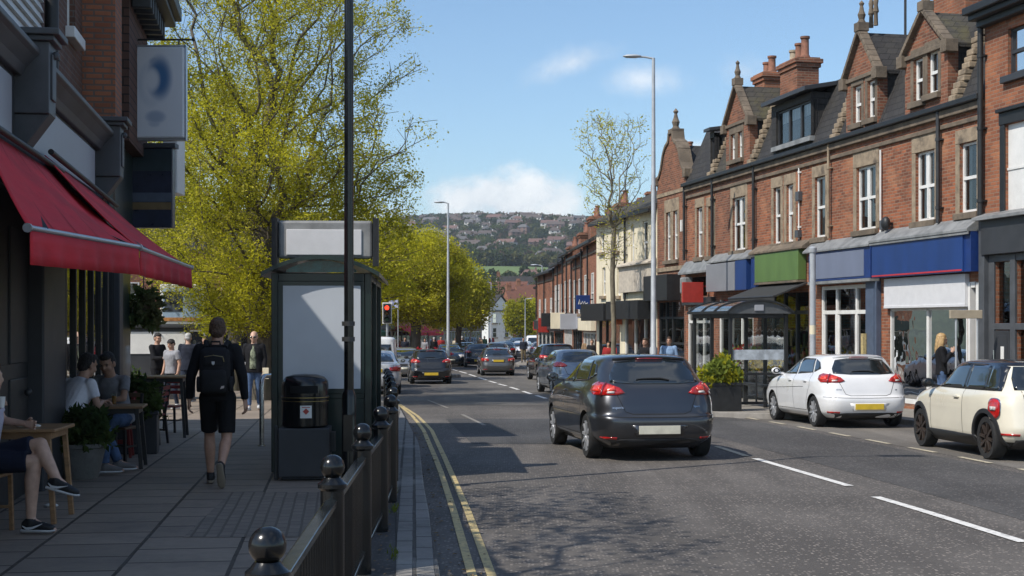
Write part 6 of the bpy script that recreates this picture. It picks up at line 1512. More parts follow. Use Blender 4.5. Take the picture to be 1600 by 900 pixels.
def foliage(name, parent, rng, n, c, rad, size, mats, droop=0.0, inner=.5, stem=True):
 """leafy mass: leaves on short stems spread through a rounded volume"""
 p = []
 while len(p) < n:
  q = rng.uniform(-1, 1, 3); l = np.linalg.norm(q)
  if l > 1 or l < inner * rng.random(): continue
  p.append(q)
 p = np.array(p); p[:, 2] -= droop * (p[:, 0] ** 2 + p[:, 1] ** 2); p *= 1 + .18 * np.sin(p[:, :1] * 7 + p[:, 1:2] * 5 + p[:, 2:] * 6)
 c = np.array(c); pts = p * rad + c
 k = 5; base = np.repeat(pts, k, 0); d = rng.normal(0, 1, (len(base), 3)); d[:, 2] += .25; d /= np.linalg.norm(d, axis=1)[:, None]
 s = size * rng.uniform(.6, 1.4, (len(base), 1)); side = np.cross(d, rng.normal(0, 1, d.shape)); side /= np.linalg.norm(side, axis=1)[:, None]
 v = np.stack([base, base + d * s * .5 + side * s * .22, base + d * s, base + d * s * .5 - side * s * .22], 1).reshape(-1, 3); f = np.arange(len(v)).reshape(-1, 4)
 mi = np.repeat((np.sin(pts[:, 0] * 9) + np.sin(pts[:, 2] * 11) + rng.normal(0, .6, len(pts)) > .2).astype(int) % len(mats), k)
 o = mesh_np(name, v, f, [LEAF[m] for m in mats], mi, parent=parent)
 return o
def pot(mb, r0, r1, h, n=28):
 mb.lathe([(r0 * .96, 0), (r0, .02), (r1 * .97, h * .86), (r1 * 1.04, h * .9), (r1 * 1.04, h), (r1 * .9, h), (r1 * .88, h - .05), (0, h - .05)], (0, 0, 0), n); return mb
rngp = np.random.default_rng(5)
pp = G(126, 747)
t = thing('potted_shrub', 'dark green shrub in a round weathered stone pot beside the cafe table', 'potted plant', tuple(pp))
pot(MB(), .20, .285, .40).build('pot', M['pot'], t, smooth=35)
foliage('foliage', t, rngp, 420, (0, 0, .56), np.array([.36, .33, .24]), .10, ['box', 'ever', 'box'], droop=.3)
for lab, px, py, w_, h_, fr, fz in (('bushy evergreen in a dark trough behind the two seated men', 211, 708, .62, .58, .44, .30), ('evergreen in a dark trough at the far end of the cafe front', 208, 648, .4, .4, .3, .34)):
 q = G(px, py); t = thing('planter', lab, 'planter', tuple(q), R(9)); mb = MB(); mb.box(-w_ / 2, w_ / 2, -.2, .2, 0, h_); mb.box(-w_ / 2 - .02, w_ / 2 + .02, -.22, .22, h_ - .05, h_); mb.build('trough', M['charcoal'], t, bevel=.015)
 foliage('foliage', t, rngp, 330, (0, 0, h_ + .17), np.array([fr, .3, fz]), .10, ['ever', 'box', 'dark'], droop=.3)
t = thing('hanging_basket', 'trailing green plant hung from the end of the cafe front', 'hanging plant', (-6.28, 24.0, 1.88))
mb = MB(); mb.lathe([(0, 0), (.15, .04), (.2, .16), (.19, .17)], (0, 0, 0), 16); mb.build('basket', M['wood_dark'], t, smooth=50); mb = MB(); mb.tube([(0, 0, .16), (0, 0, .75), (-.5, 0, .75)], .012, 6); mb.build('bracket', M['iron'], t)
foliage('foliage', t, rngp, 360, (.02, 0, .16), np.array([.30, .30, .33]), .11, ['mid', 'olive', 'box'], droop=.5)
q = V((4.62, 31.35, gz(31.35)))
t = thing('planter_box', 'black planter box full of bright yellow green leaves beside the glazed shelter', 'planter', tuple(q), R(8))
mb = MB(); mb.box(-.42, .42, -.3, .3, -.02, .62); mb.box(-.44, .44, -.32, .32, .57, .64); mb.build('box', M['black_satin'], t, bevel=.012)
foliage('foliage', t, rngp, 430, (.02, 0, .84), np.array([.47, .38, .31]), .14, ['lime', 'spring2', 'spring'], droop=.35)
# flowers standing outside the flower shop, behind the shelter
fl = {'yellow': leafmat('petal_yellow', (.55, .42, .03)), 'pink': leafmat('petal_pink', (.45, .14, .25)), 'white': leafmat('petal_white', (.6, .58, .55)), 'red': leafmat('petal_red', (.4, .03, .04))}
for k, v_ in fl.items(): LEAF['f_' + k] = v_
for i, (lab, dx, dy, h_, ms) in enumerate((('yellow flowers in a dark tub outside the flower shop, nearest the road', -1.5, -1.5, .55, ['f_yellow', 'mid']), ('pink flowers in a tub outside the flower shop', -.6, -1.45, .5, ['f_pink', 'mid']), ('white and green bunches in a tall tub by the flower shop door', .3, -1.3, .75, ['f_white', 'mid']), ('yellow bunches in a tall tub at the right of the flower shop', 1.1, -1.25, .7, ['f_yellow', 'box']), ('red flowers in a low tub between the flower shop tubs', -1.0, -1.0, .9, ['f_red', 'mid']), ('leafy green pot plants at the left of the flower shop', -2.0, -1.0, .8, ['mid', 'lime']))):
 p0 = TO + TA * (tx(1226) + dx * .95 + .55) + V((.98, .198, 0)) * dy; t = thing('flower_tub', lab, 'flower tub', (p0.x, p0.y, gz(p0.y)), 0, 'flower tubs outside the flower shop')
 mb = MB(); mb.lathe([(.15, 0), (.2, h_), (.17, h_), (.16, h_ - .05), (0, h_ - .05)], (0, 0, 0), 14); mb.build('tub', M['charcoal'], t, smooth=40)
 foliage('flowers', t, rngp, 130, (0, 0, h_ + .30), np.array([.46, .40, .33]), .11, ms)
# flower bed of red blooms under the round tree
t = thing('flower_bed', 'low bed of red flowers at the foot of the dense round tree', 'flower bed', (-5.75, 79.5, gz(79.5)))
mb = MB(); mb.box(-2.1, 2.1, -.6, .6, -.05, .55); mb.build('trough', M['stone'], t, bevel=.03); foliage('flowers', t, rngp, 420, (0, 0, .8), np.array([2.1, .6, .35]), .16, ['f_red', 'f_red', 'mid'])
# ================================================================== cars
def paint(name, col, metal=.35, rough=.28):
 return pm('car_paint_' + name, col, rough, metal=metal, var=.04, scale=2, coat=1.0, spec=.5)
M['carglass'] = pm('car_glass', (.010, .013, .014), .1, var=.3, scale=1.5, coat=1.0, spec=.8)
M['cartrim'] = pm('car_black_trim', (.016, .016, .017), .55, var=.2)
M['tyre'] = pm('tyre_rubber', (.016, .016, .016), .85, var=.3, scale=20)
M['rim'] = pm('alloy_rim', (.55, .56, .58), .35, metal=.6, var=.08)
M['rim_bronze'] = pm('bronze_rim', (.085, .065, .055), .4, metal=.6, var=.2)
M['lamp_red'] = pm('tail_lamp_red', (.40, .010, .008), .12, var=.35, scale=14, coat=1.0)
M['lamp_red_dk'] = pm('tail_lamp_dark', (.16, .006, .006), .15, var=.3, scale=14, coat=1.0)
M['lamp_clear'] = pm('lamp_clear', (.6, .56, .52), .12, var=.2, scale=12, coat=1.0)
M['plate_y'] = pm('yellow_plate', (.62, .43, .03), .4, var=.1, scale=8, dirt=(.5, .36, .05), dirt_amt=.5)
M['plate_w'] = pm('pale_plate', (.60, .57, .46), .4, var=.1, scale=8, dirt=(.48, .46, .38), dirt_amt=.5)
M['chrome'] = pm('chrome', (.65, .66, .67), .12, metal=1.0, var=.05)
M['seam'] = pm('panel_gap', (.004, .004, .004), .8)

SH = {}
SH['hatch'] = dict(W=.90, rows=[(.17, .24, 4.10, .70, 6), (.22, .14, 4.18, .79, 6), (.30, .06, 4.25, .86, 6.5), (.42, .015, 4.29, .885, 7), (.53, .0, 4.30, .895, 7), (.60, .015, 4.28, .90, 7), (.66, .07, 4.23, .90, 7), (.78, .105, 4.08, .898, 7),
 (.90, .145, 3.86, .885, 6.5), (.97, .175, 3.58, .86, 6), (1.02, .205, 3.28, .825, 6), (1.08, .265, 3.05, .785, 5.5), (1.20, .40, 2.78, .735, 5), (1.30, .51, 2.55, .69, 5), (1.38, .58, 2.32, .635, 4.8), (1.425, .66, 2.12, .57, 4.3), (1.452, .83, 1.86, .43, 3.6), (1.462, 1.15, 1.5, .2, 3)],
 axle=(.80, 3.42), r=.315, side=[[(3.06, 1.03), (2.40, 1.335), (2.06, 1.372), (2.0, 1.045)], [(1.93, 1.05), (1.99, 1.374), (1.22, 1.365), (1.05, 1.09)], [(.985, 1.10), (1.14, 1.355), (.90, 1.30), (.735, 1.17)]],
 rear=[(-.62, 1.075), (-.3, 1.055), (.3, 1.055), (.62, 1.075), (.60, 1.17), (.49, 1.345), (.25, 1.375), (-.25, 1.375), (-.49, 1.345), (-.60, 1.17)], front=[(-.66, 1.05), (.66, 1.05), (.53, 1.34), (-.53, 1.34)],
 lamp=[(28, .93), (33, 1.0), (44, 1.055), (58, 1.075), (65, 1.04), (64, .96), (56, .905), (42, .90), (33, .905)], lamp_split=46, plate=(-.29, .29, .375, .49), rec=[(-.40, .50), (-.33, .345), (.33, .345), (.40, .50)], valance=.33,
 hatch=[(-.60, 1.0), (-.52, .82), (-.46, .68), (-.36, .645), (.36, .645), (.46, .68), (.52, .82), (.60, 1.0)], refl=.34, doors=[2.0, 1.0, 3.08], belt=1.03, hl=[(-48, .68), (-48, .84), (-62, .86), (-70, .80), (-62, .70)])
SH['sedan'] = dict(W=.89, rows=[(.17, .24, 4.35, .70, 6), (.22, .14, 4.42, .79, 6), (.30, .06, 4.5, .86, 6.5), (.42, .015, 4.54, .88, 7), (.53, .0, 4.55, .89, 7), (.61, .02, 4.53, .893, 7), (.70, .05, 4.46, .893, 7), (.82, .07, 4.25, .885, 7),
 (.92, .09, 3.98, .865, 6.5), (.985, .14, 3.6, .835, 6), (1.015, .42, 3.35, .80, 6), (1.06, .60, 3.2, .765, 5.5), (1.18, .82, 2.95, .71, 5), (1.28, 1.0, 2.72, .665, 5), (1.36, 1.2, 2.48, .61, 4.8), (1.405, 1.38, 2.28, .54, 4.3), (1.43, 1.55, 2.05, .4, 3.6), (1.44, 1.75, 1.85, .18, 3)],
 axle=(.92, 3.6), r=.315, side=[[(3.22, 1.0), (2.58, 1.315), (2.22, 1.35), (2.14, 1.015)], [(2.07, 1.015), (2.15, 1.352), (1.5, 1.335), (1.15, 1.03)], [(1.08, 1.04), (1.4, 1.31), (1.2, 1.23), (.95, 1.07)]],
 rear=[(-.64, 1.05), (.64, 1.05), (.52, 1.3), (.3, 1.335), (-.3, 1.335), (-.52, 1.3)], front=[(-.66, 1.04), (.66, 1.04), (.53, 1.31), (-.53, 1.31)],
 lamp=[(27, .76), (29, .88), (50, .92), (62, .90), (62, .80), (50, .745)], lamp_split=44, plate=(-.27, .27, .72, .83), rec=[(-.36, .86), (-.31, .69), (.31, .69), (.36, .86)], valance=.30,
 hatch=[(-.62, .95), (-.6, .72), (-.5, .67), (.5, .67), (.6, .72), (.62, .95)], refl=.36, doors=[2.1, 1.1, 3.2], belt=1.0, hl=[(-48, .64), (-48, .80), (-62, .82), (-70, .77), (-62, .66)])
SH['mini'] = dict(W=.84, rows=[(.16, .26, 3.42, .66, 6), (.22, .14, 3.54, .76, 6), (.32, .05, 3.62, .825, 6.5), (.44, .0, 3.65, .838, 6.5), (.56, .015, 3.66, .84, 6.5), (.68, .045, 3.63, .84, 6.5), (.78, .07, 3.54, .835, 6.5), (.87, .09, 3.38, .822, 6), (.93, .115, 3.12, .80, 6), (.975, .15, 2.82, .765, 5.5),
 (1.03, .20, 2.66, .735, 5.2), (1.14, .29, 2.52, .695, 5), (1.25, .38, 2.38, .655, 5), (1.335, .45, 2.25, .615, 4.8), (1.375, .51, 2.1, .56, 4.3), (1.40, .68, 1.86, .43, 3.6), (1.41, 1.0, 1.45, .2, 3)],
 axle=(.64, 3.08), r=.31, side=[[(2.68, .985), (2.36, 1.31), (1.52, 1.325), (1.5, .985)], [(1.44, .985), (1.46, 1.325), (.86, 1.32), (.8, .985)], [(.74, .985), (.8, 1.32), (.62, 1.315), (.44, .985)]],
 rear=[(-.58, .99), (.58, .99), (.55, 1.15), (.48, 1.31), (-.48, 1.31), (-.55, 1.15)], front=[(-.62, 1.0), (.62, 1.0), (.52, 1.30), (-.52, 1.30)],
 lamp=[(53 + 6.5 * math.copysign(abs(math.cos(a)) ** .6, math.cos(a)), .73 + .135 * math.copysign(abs(math.sin(a)) ** .6, math.sin(a))) for a in [-math.pi * k / 10 for k in range(20)]], lamp_split=None, plate=(-.26, .26, .66, .77), rec=[(-.32, .80), (-.32, .63), (.32, .63), (.32, .80)], valance=.34,
 hatch=[(-.5, .98), (-.48, .6), (-.4, .52), (.4, .52), (.48, .6), (.5, .98)], refl=.40, doors=[1.42, 2.62], belt=.97, hl=[(-50, .62), (-50, .78), (-60, .84), (-68, .76), (-60, .62)])
SH['suv'] = dict(W=.93, rows=[(z * 1.12, a, b_ * 1.04, w * 1.035, n) for z, a, b_, w, n in SH['hatch']['rows']], axle=(.85, 3.58), r=.35, side=[[(y * 1.04, z * 1.12) for y, z in s] for s in SH['hatch']['side']], rear=[(x, z * 1.12) for x, z in SH['hatch']['rear']], front=[(x, z * 1.12) for x, z in SH['hatch']['front']],
 lamp=[(30, 1.03), (34, 1.10), (46, 1.14), (62, 1.15), (64, 1.08), (56, 1.01), (42, 1.0)], lamp_split=46, plate=(-.27, .27, .76, .87), rec=[(-.36, .90), (-.33, .73), (.33, .73), (.36, .90)], valance=.42, hatch=[(x, z * 1.1) for x, z in SH['hatch']['hatch']], refl=.46, doors=[2.06, 1.05, 3.2], belt=1.15, hl=[(a, z * 1.12) for a, z in SH['hatch']['hl']])
SH['van'] = dict(W=.92, rows=[(.2, .2, 4.3, .76, 7), (.3, .06, 4.38, .88, 8), (.5, 0, 4.4, .915, 9), (.75, .01, 4.36, .92, 9), (1.0, .03, 4.15, .92, 9), (1.1, .04, 3.75, .915, 9), (1.2, .05, 3.45, .905, 8.5), (1.5, .08, 3.15, .88, 8), (1.75, .11, 2.9, .85, 7.5), (1.86, .15, 2.75, .81, 6.5), (1.9, .25, 2.6, .7, 5), (1.915, .5, 2.3, .4, 4)],
 axle=(.9, 3.5), r=.32, side=[[(3.3, 1.12), (2.9, 1.65), (2.3, 1.68), (2.25, 1.12)]], rear=[(-.7, 1.2), (.7, 1.2), (.66, 1.62), (-.66, 1.62)], front=[(-.7, 1.2), (.7, 1.2), (.62, 1.7), (-.62, 1.7)], lamp=[(44, .75), (44, 1.05), (50, 1.07), (52, .75)], lamp_split=None, plate=(-.26, .26, .62, .73), rec=[(-.3, .76), (-.3, .6), (.3, .6), (.3, .76)], valance=.34, hatch=[(0.0, 1.8), (0.0, .5)], refl=.4, doors=[2.2, 3.3], belt=1.1, hl=[(-48, .7), (-48, .95), (-62, .98), (-68, .75)])

def crom(tab, k):
 """Catmull-Rom through the rows"""
 T = np.array(tab, float); n = len(T); out = []
 for i in range(n - 1):
  p0, p1, p2, p3 = T[max(i - 1, 0)], T[i], T[i + 1], T[min(i + 2, n - 1)]
  for j in range(k):
   t = j / k; out.append(.5 * (2 * p1 + (p2 - p0) * t + (2 * p0 - 5 * p1 + 4 * p2 - p3) * t * t + (3 * p1 - p0 - 3 * p2 + p3) * t ** 3))
 out.append(T[-1]); return np.array(out)
def shell_grid(sh, cols=96, k=4):
 rows = crom(sh['rows'], k); vs = []
 for z, yr, yf, w, n in rows:
  cy, a = (yr + yf) / 2, (yf - yr) / 2
  for c in range(cols):
   t = 2 * math.pi * (c + .5) / cols; co, si = math.cos(t), math.sin(t)
   # spread the points evenly along the outline rather than bunching them in the corners
   t2 = math.atan2(math.copysign(abs(si) ** 1.0, si) * 1.0, co); co, si = math.cos(t2), math.sin(t2)
   r_ = (abs(co) ** n + abs(si) ** n) ** (-1 / n)
   vs.append((w * co * r_, cy + a * si * r_, z))
 nr = len(rows); fs = [(i * cols + j, i * cols + (j + 1) % cols, (i + 1) * cols + (j + 1) % cols, (i + 1) * cols + j) for i in range(nr - 1) for j in range(cols)]
 fs += [tuple(range(cols))[::-1], tuple((nr - 1) * cols + j for j in range(cols))]
 return vs, fs
def pip_clip(outline, res):
 bm = bmesh.new(); f = bm.faces.new([bm.verts.new((p[0], p[1], 0)) for p in outline])
 bmesh.ops.triangulate(bm, faces=bm.faces[:])
 xs = [p[0] for p in outline]; zs = [p[1] for p in outline]
 for ax, lo, hi, st in ((0, min(xs), max(xs), res[0]), (1, min(zs), max(zs), res[1])):
  n = max(1, int((hi - lo) / st))
  for i in range(1, n):
   co = [0, 0, 0]; no = [0, 0, 0]; co[ax] = lo + (hi - lo) * i / n; no[ax] = 1
   bmesh.ops.bisect_plane(bm, geom=bm.verts[:] + bm.edges[:] + bm.faces[:], plane_co=co, plane_no=no)
 return bm
def project(bvh, mode, p, yc=1.0):
 if mode == 'L': o, d = V((-3, p[0], p[1])), V((1, 0, 0))
 elif mode == 'R': o, d = V((3, p[0], p[1])), V((-1, 0, 0))
 elif mode == 'B': o, d = V((p[0], -3, p[1])), V((0, 1, 0))
 elif mode == 'F': o, d = V((p[0], 9, p[1])), V((0, -1, 0))
 else:                                               # C: cylinder round (0, yc); p = (angle from straight back, z)
  a = R(p[0]); o = V((0, yc, p[1])); d = V((math.sin(a), -math.cos(a), 0)); o = o + d * 4; d = -d
 h = bvh.ray_cast(o, d)
 if h[0] is None: return None, None
 n = h[1] if h[1].dot(d) < 0 else -h[1]
 return h[0], n
def panel(name, bvh, outline, mode, mat, parent, off=.005, res=.05, yc=1.0, thick=.0):
 rs = (res * 60 if mode == 'C' else res, res); bm = pip_clip(outline, rs); bad = []
 for v in bm.verts:
  p, n = project(bvh, mode, (v.co.x, v.co.y), yc)
  if p is None: bad.append(v)
  else: v.co = p + n * off
 if bad: bmesh.ops.delete(bm, geom=bad, context='VERTS')
 bmesh.ops.recalc_face_normals(bm, faces=bm.faces)
 me = bpy.data.meshes.new(name); bm.to_mesh(me); bm.free(); me.materials.append(mat)
 me.polygons.foreach_set('use_smooth', [True] * len(me.polygons))
 o = bpy.data.objects.new(name, me); COL.objects.link(o); o.parent = parent
 s = o.modifiers.new('edge', 'SOLIDIFY'); s.thickness = max(thick, off * 1.5); s.offset = 0
 return o
def seam(name, bvh, lines, parent, w=.008, off=.0025):
 mb = MB()
 for mode, pts in lines:
  P_ = []
  for a, b in zip(pts, pts[1:]):
   k = max(2, int(math.hypot(b[0] - a[0], b[1] - a[1]) / .05)); P_ += [(a[0] + (b[0] - a[0]) * i / k, a[1] + (b[1] - a[1]) * i / k) for i in range(k)]
  P_.append(pts[-1]); q = []
  for i, p in enumerate(P_):
   a, b = P_[max(0, i - 1)], P_[min(len(P_) - 1, i + 1)]; dx, dz = b[0] - a[0], b[1] - a[1]; l = math.hypot(dx, dz) or 1; nx, nz = -dz / l * w / 2, dx / l * w / 2
   h1, n1 = project(bvh, mode, (p[0] + nx, p[1] + nz)); h2, n2 = project(bvh, mode, (p[0] - nx, p[1] - nz))
   q.append(None if h1 is None or h2 is None else (h1 + n1 * off, h2 + n2 * off))
  for a, b in zip(q, q[1:]):
   if a and b: mb.quad(a[0], b[0], b[1], a[1])
 return mb.build(name, M['seam'], parent, smooth=60)
WHEEL = {}
def wheel_mesh(r, style):
 key = (r, style)
 if key in WHEEL: return WHEEL[key]
 w = .1
 mb = MB(); ri = r * .70
 mb.lathe([(ri, -w), (r * .93, -w), (r * .985, -w * .8), (r, -w * .45), (r, w * .45), (r * .985, w * .8), (r * .93, w), (ri * 1.02, w * .96), (ri, w * .8), (ri, -w)], (0, 0, 0), 40, axis='x', cap=False)
 t = mb.build('wheel', M['tyre'], smooth=40); tm = t.data; bpy.data.objects.remove(t)
 mb = MB(); mb.lathe([(ri, -w * .9), (ri, w * .78), (ri * .93, w * .8), (ri * .9, w * .3), (ri * .9, -w * .9)], (0, 0, 0), 40, axis='x', cap=False)
 n = {'five': 5, 'ten': 10, 'bronze': 8}.get(style, 5)
 for i in range(n):
  a = 2 * math.pi * i / n; tw = .16 if style == 'five' else .0
  for s in ((-1, 1) if style != 'ten' else (0,)):
   d = V((0, math.cos(a + s * tw), math.sin(a + s * tw))); q = V((0, math.cos(a + s * tw * .5), math.sin(a + s * tw * .5)))
   mb.bar(V((w * .72, 0, 0)) + q * .05, V((w * .84, 0, 0)) + d * ri * .96, .036 if style != 'five' else .03, .035, 0, up=(1, 0, 0))
 mb.lathe([(.0, w * .8), (.035, w * .8), (.06, w * .7), (.062, w * .3)], (0, 0, 0), 20, axis='x', cap=False)
 mb.lathe([(.0, -w * .2), (ri * .9, -w * .2)], (0, 0, 0), 30, 1, axis='x', cap=False)      # brake disc and dark well
 rm = mb.build('rim', [M['rim_bronze'] if style == 'bronze' else M['rim'], M['seam'] if style == 'bronze' else M['iron']], smooth=35); me = rm.data; bpy.data.objects.remove(rm)
 WHEEL[key] = (tm, me); return WHEEL[key]
def lettering(text, size, mat, name):
 cu = bpy.data.curves.new(name, 'FONT'); cu.body = text; cu.size = size; cu.extrude = .002; cu.align_x = 'CENTER'
 o = bpy.data.objects.new(name, cu); COL.objects.link(o); dg = bpy.context.evaluated_depsgraph_get(); me = bpy.data.meshes.new_from_object(o.evaluated_get(dg)); bpy.data.objects.remove(o)
 me.materials.clear(); me.materials.append(mat); o = bpy.data.objects.new(name, me); COL.objects.link(o); return o
def car(name, label, axle_pos, heading, kind, pnt, plate='plate_y', group=None, rim='five', roof=None, arches=False, mirrors=True, near=False, scale=1.0, badge=None, cat='car'):
 sh = SH[kind]; ya, yf_ = sh['axle']; h = R(heading)
 # axle_pos: middle of the rear axle on the ground
 t = thing(name, label, cat, tuple(axle_pos), h, group); t.scale = (scale,) * 3
 zz = (gz(axle_pos[1] + 2.5) - gz(axle_pos[1])) / 2.5; t.rotation_euler = (math.atan(zz), 0, h)
 vs, fs = shell_grid(sh, 96 if near else 64, 5 if near else 3); vs = [(x, y - ya, z) for x, y, z in vs]; y0 = ya
 side = [[(y - y0, z) for y, z in s] for s in sh['side']]
 bvh = BVHTree.FromPolygons([V(v) for v in vs], fs)
 mb = MB(); mb.add(vs, fs); body = mb.build('body', [pnt, M['cartrim'], roof or pnt], t, fix=False)
 zc = np.array([sum(vs[i][2] for i in f) / len(f) for f in fs]); mi = np.zeros(len(fs), np.int32)
 mi[zc < sh['valance'] * (.62 if kind != 'mini' else .8)] = 1
 if roof: mi[zc > sh['belt'] + .345] = 2
 body.data.polygons.foreach_set('material_index', mi)
 cb = MB(); r = sh['r']
 for y in (0, yf_ - ya):
  for s in (-1, 1): cb.lathe([(r * 1.13, .0), (r * 1.13, .55)], (s * (sh['W'] + .1) - (.55 if s > 0 else 0), y, r * 1.02), 40, axis='x')
 cut = cb.build('arch_cutter', M['seam'], fix=True); cut.parent = None
 bo = body.modifiers.new('arches', 'BOOLEAN'); bo.operation = 'DIFFERENCE'; bo.object = cut; bo.solver = 'EXACT'; bo.material_mode = 'TRANSFER'
 cut.location = t.location; cut.rotation_euler = t.rotation_euler; cut.scale = t.scale
 bpy.context.view_layer.update(); dg = bpy.context.evaluated_depsgraph_get(); me = bpy.data.meshes.new_from_object(body.evaluated_get(dg)); body.modifiers.clear(); body.data = me
 bpy.data.objects.remove(cut)
 me.polygons.foreach_set('use_smooth', [True] * len(me.polygons)); me.set_sharp_from_angle(angle=R(32))
 tm, rm = wheel_mesh(r, rim); W = sh['W']
 for y in (0, yf_ - ya):
  for s in (-1, 1):
   w = bpy.data.objects.new('wheel', tm); COL.objects.link(w); w.parent = t; w.location = (s * (W - .125), y, r); w.rotation_euler = (random.random() * 6, 0, 0 if s > 0 else math.pi)
   q = bpy.data.objects.new('rim', rm); COL.objects.link(q); q.parent = w
 res = .05 if near else .12
 if kind == 'mini':
  for md in 'LR': panel('pillar_trim', bvh, [(y - y0, z) for y, z in ((2.74, .972), (2.40, 1.335), (2.1, 1.345), (.7, 1.345), (.50, 1.31), (.36, .972))], md, P_black, t, off=.003, res=.06)
 for s, md in ((-1, 'L'), (1, 'R')):
  for o_ in side: panel('side_window', bvh, o_, md, M['carglass'], t, res=res)
 rw = panel('rear_window', bvh, sh['rear'], 'B', M['carglass'], t, res=res); panel('windscreen', bvh, sh['front'], 'F', M['carglass'], t, res=res)
 yc = 1.0 - ya
 for s in (-1, 1):
  lo = [(s * a, z) for a, z in sh['lamp']]
  if s < 0: lo = lo[::-1]
  l = panel('tail_lamp', bvh, lo, 'C', M['lamp_red'], t, off=.008, res=.05, yc=yc, thick=.016)
  if near:
   cz = sum(z for a, z in sh['lamp']) / len(sh['lamp']); ca = sum(a for a, z in sh['lamp']) / len(sh['lamp'])
   if sh['lamp_split']:
    a0 = sh['lamp_split']; panel('lamp_gap', bvh, [(s * (a0 - .7), cz - .085), (s * (a0 + .7), cz - .085), (s * (a0 + .7), cz + .095), (s * (a0 - .7), cz + .085)], 'C', M['lamp_red_dk'], l, off=.0165, res=.05, yc=yc)
    panel('lamp_segment', bvh, [(s * (a0 - 11), cz - .02), (s * (a0 - 9), cz + .035), (s * (a0 - 3), cz + .05), (s * (a0 - 2.5), cz - .035)], 'C', pm('tail_lamp_bright', (.62, .045, .02), .2, var=.4, scale=25, coat=1), l, off=.0175, res=.03, yc=yc)  # brighter red lens segment of the unlit lamp
    panel('lamp_segment', bvh, [(s * (a0 + 3), cz - .03), (s * (a0 + 3), cz + .06), (s * (a0 + 13), cz + .055), (s * (a0 + 13), cz - .03)], 'C', MATS['car_lamp_b'] if 'car_lamp_b' in MATS else pm('tail_lamp_bright', (.62, .045, .02), .2), l, off=.0175, res=.03, yc=yc)
    panel('lamp_clear', bvh, [(s * (a0 - 10), cz - .052), (s * (a0 - 10), cz - .032), (s * (a0 - 5), cz - .03), (s * (a0 - 5), cz - .055)], 'C', M['lamp_clear'], l, off=.018, res=.03, yc=yc)
   else:
    panel('lamp_ring', bvh, [(s * (ca + (a - ca) * 1.16), cz + (z - cz) * 1.10) for a, z in sh['lamp']][:: s], 'C', M['chrome'], l, off=.006, res=.05, yc=yc)
    panel('lamp_clear', bvh, [(s * (ca - 3), cz - .02), (s * (ca - 3), cz + .03), (s * (ca + 3), cz + .03), (s * (ca + 3), cz - .02)], 'C', M['lamp_clear'], l, off=.018, res=.03, yc=yc)
  hl = [(180 - s * (180 - abs(a)) if False else s * (180 + a), z) for a, z in sh['hl']]
  panel('headlight', bvh, [(s * (180 - (abs(a) - 20)), z) for a, z in sh['hl']], 'C', M['lamp_clear'], t, off=.008, res=.06, yc=(yf_ - ya) - .2)
  rz_ = sh['refl']; panel('reflector', bvh, [(s * .78, rz_), (s * .58, rz_ - .005), (s * .58, rz_ - .035), (s * .77, rz_ - .03)], 'B', M['lamp_red'], t, off=.006, res=.06)
 if plate:
  x0, x1, z0, z1 = sh['plate']; panel('plate_recess', bvh, sh['rec'], 'B', pnt if kind != 'mini' else M['cartrim'], t, off=.003, res=.1)
  p, n = project(bvh, 'B', (0, (z0 + z1) / 2)); mb = MB(); mb.box(x0, x1, p.y - .022, p.y - .010, z0, z1); mb.build('number_plate', M[plate], t, bevel=.004)
 panel('front_plate', bvh, [(-.26, .42), (.26, .42), (.26, .53), (-.26, .53)], 'F', M['plate_w'], t, off=.012, res=.2)
 panel('grille', bvh, [(-.45, .58), (.45, .58), (.5, .70), (-.5, .70)], 'F', M['cartrim'], t, off=.006, res=.2)
 v0 = sh['valance']; panel('rear_valance', bvh, [(-.72, v0 - .02), (-.66, v0 - .035), (-.45, v0 - .02), (.45, v0 - .02), (.66, v0 - .035), (.72, v0 - .02), (.70, .18), (-.70, .18)], 'B', M['cartrim'], t, off=.006, res=.1)
 lines = [('B', [p for p in sh['hatch']])]
 for md in ('L', 'R'):
  bz = sh['belt'] + .01
  for i, yd in enumerate(sh['doors']):
   y = yd - y0
   if i == 1 and kind != 'mini' and kind != 'van': lines.append((md, [(y + .03, bz + .06), (y - .02, .82), (y + .10, .64), (y + .17, .5), (y + .2, .33)]))
   else: lines.append((md, [(y, bz), (y - .01, .6), (y - .03, .33)]))
  lines.append((md, [(max(sh['doors']) - y0 - .03, .33), ((sh['doors'][1] if kind not in ('mini', 'van') else sh['doors'][0]) - y0 + .2, .33)]))
  lines.append((md, [(max(sh['doors']) - y0 + .55, .72), (0.55, .80)]) if near and kind == 'hatch' else (md, [(max(sh['doors']) - y0, bz - .005), (max(sh['doors']) - y0 - .05, bz - .005)]))
 if near: lines += [('B', [(-.84, .62), (-.5, .605), (0, .60), (.5, .605), (.84, .62)])] if kind != 'mini' else []
 seam('panel_gaps', bvh, lines, t, w=.009 if near else .014)
 if mirrors:
  ym = max(y for y, z in side[0]) - .12; zm = sh['belt'] + .035
  for s in (-1, 1):
   mb = MB(); mb.ball((s * (W + .06), ym, zm + .03), .1, 0, 14, 8, sc=(1.0, .62, .72)); mb.bar((s * (W - .12), ym, zm - .03), (s * (W + .02), ym, zm - .01), .06, .04); m_ = mb.build('wing_mirror', M['cartrim'] if kind == 'mini' or pnt.name.endswith('black') else pnt, t, smooth=60)
   mb = MB(); mb.add([(s * (W + .06) + .078 * math.cos(a), ym - .055, zm + .03 + .055 * math.sin(a)) for a in [k * math.pi / 6 for k in range(12)]], [tuple(range(12))]); mb.build('mirror_glass', M['carglass'], m_)
 hs = [y for y in (sh['doors'][0] + .22, sh['doors'][1] + .25)] if kind not in ('mini', 'van') else [sh['doors'][0] + .2]
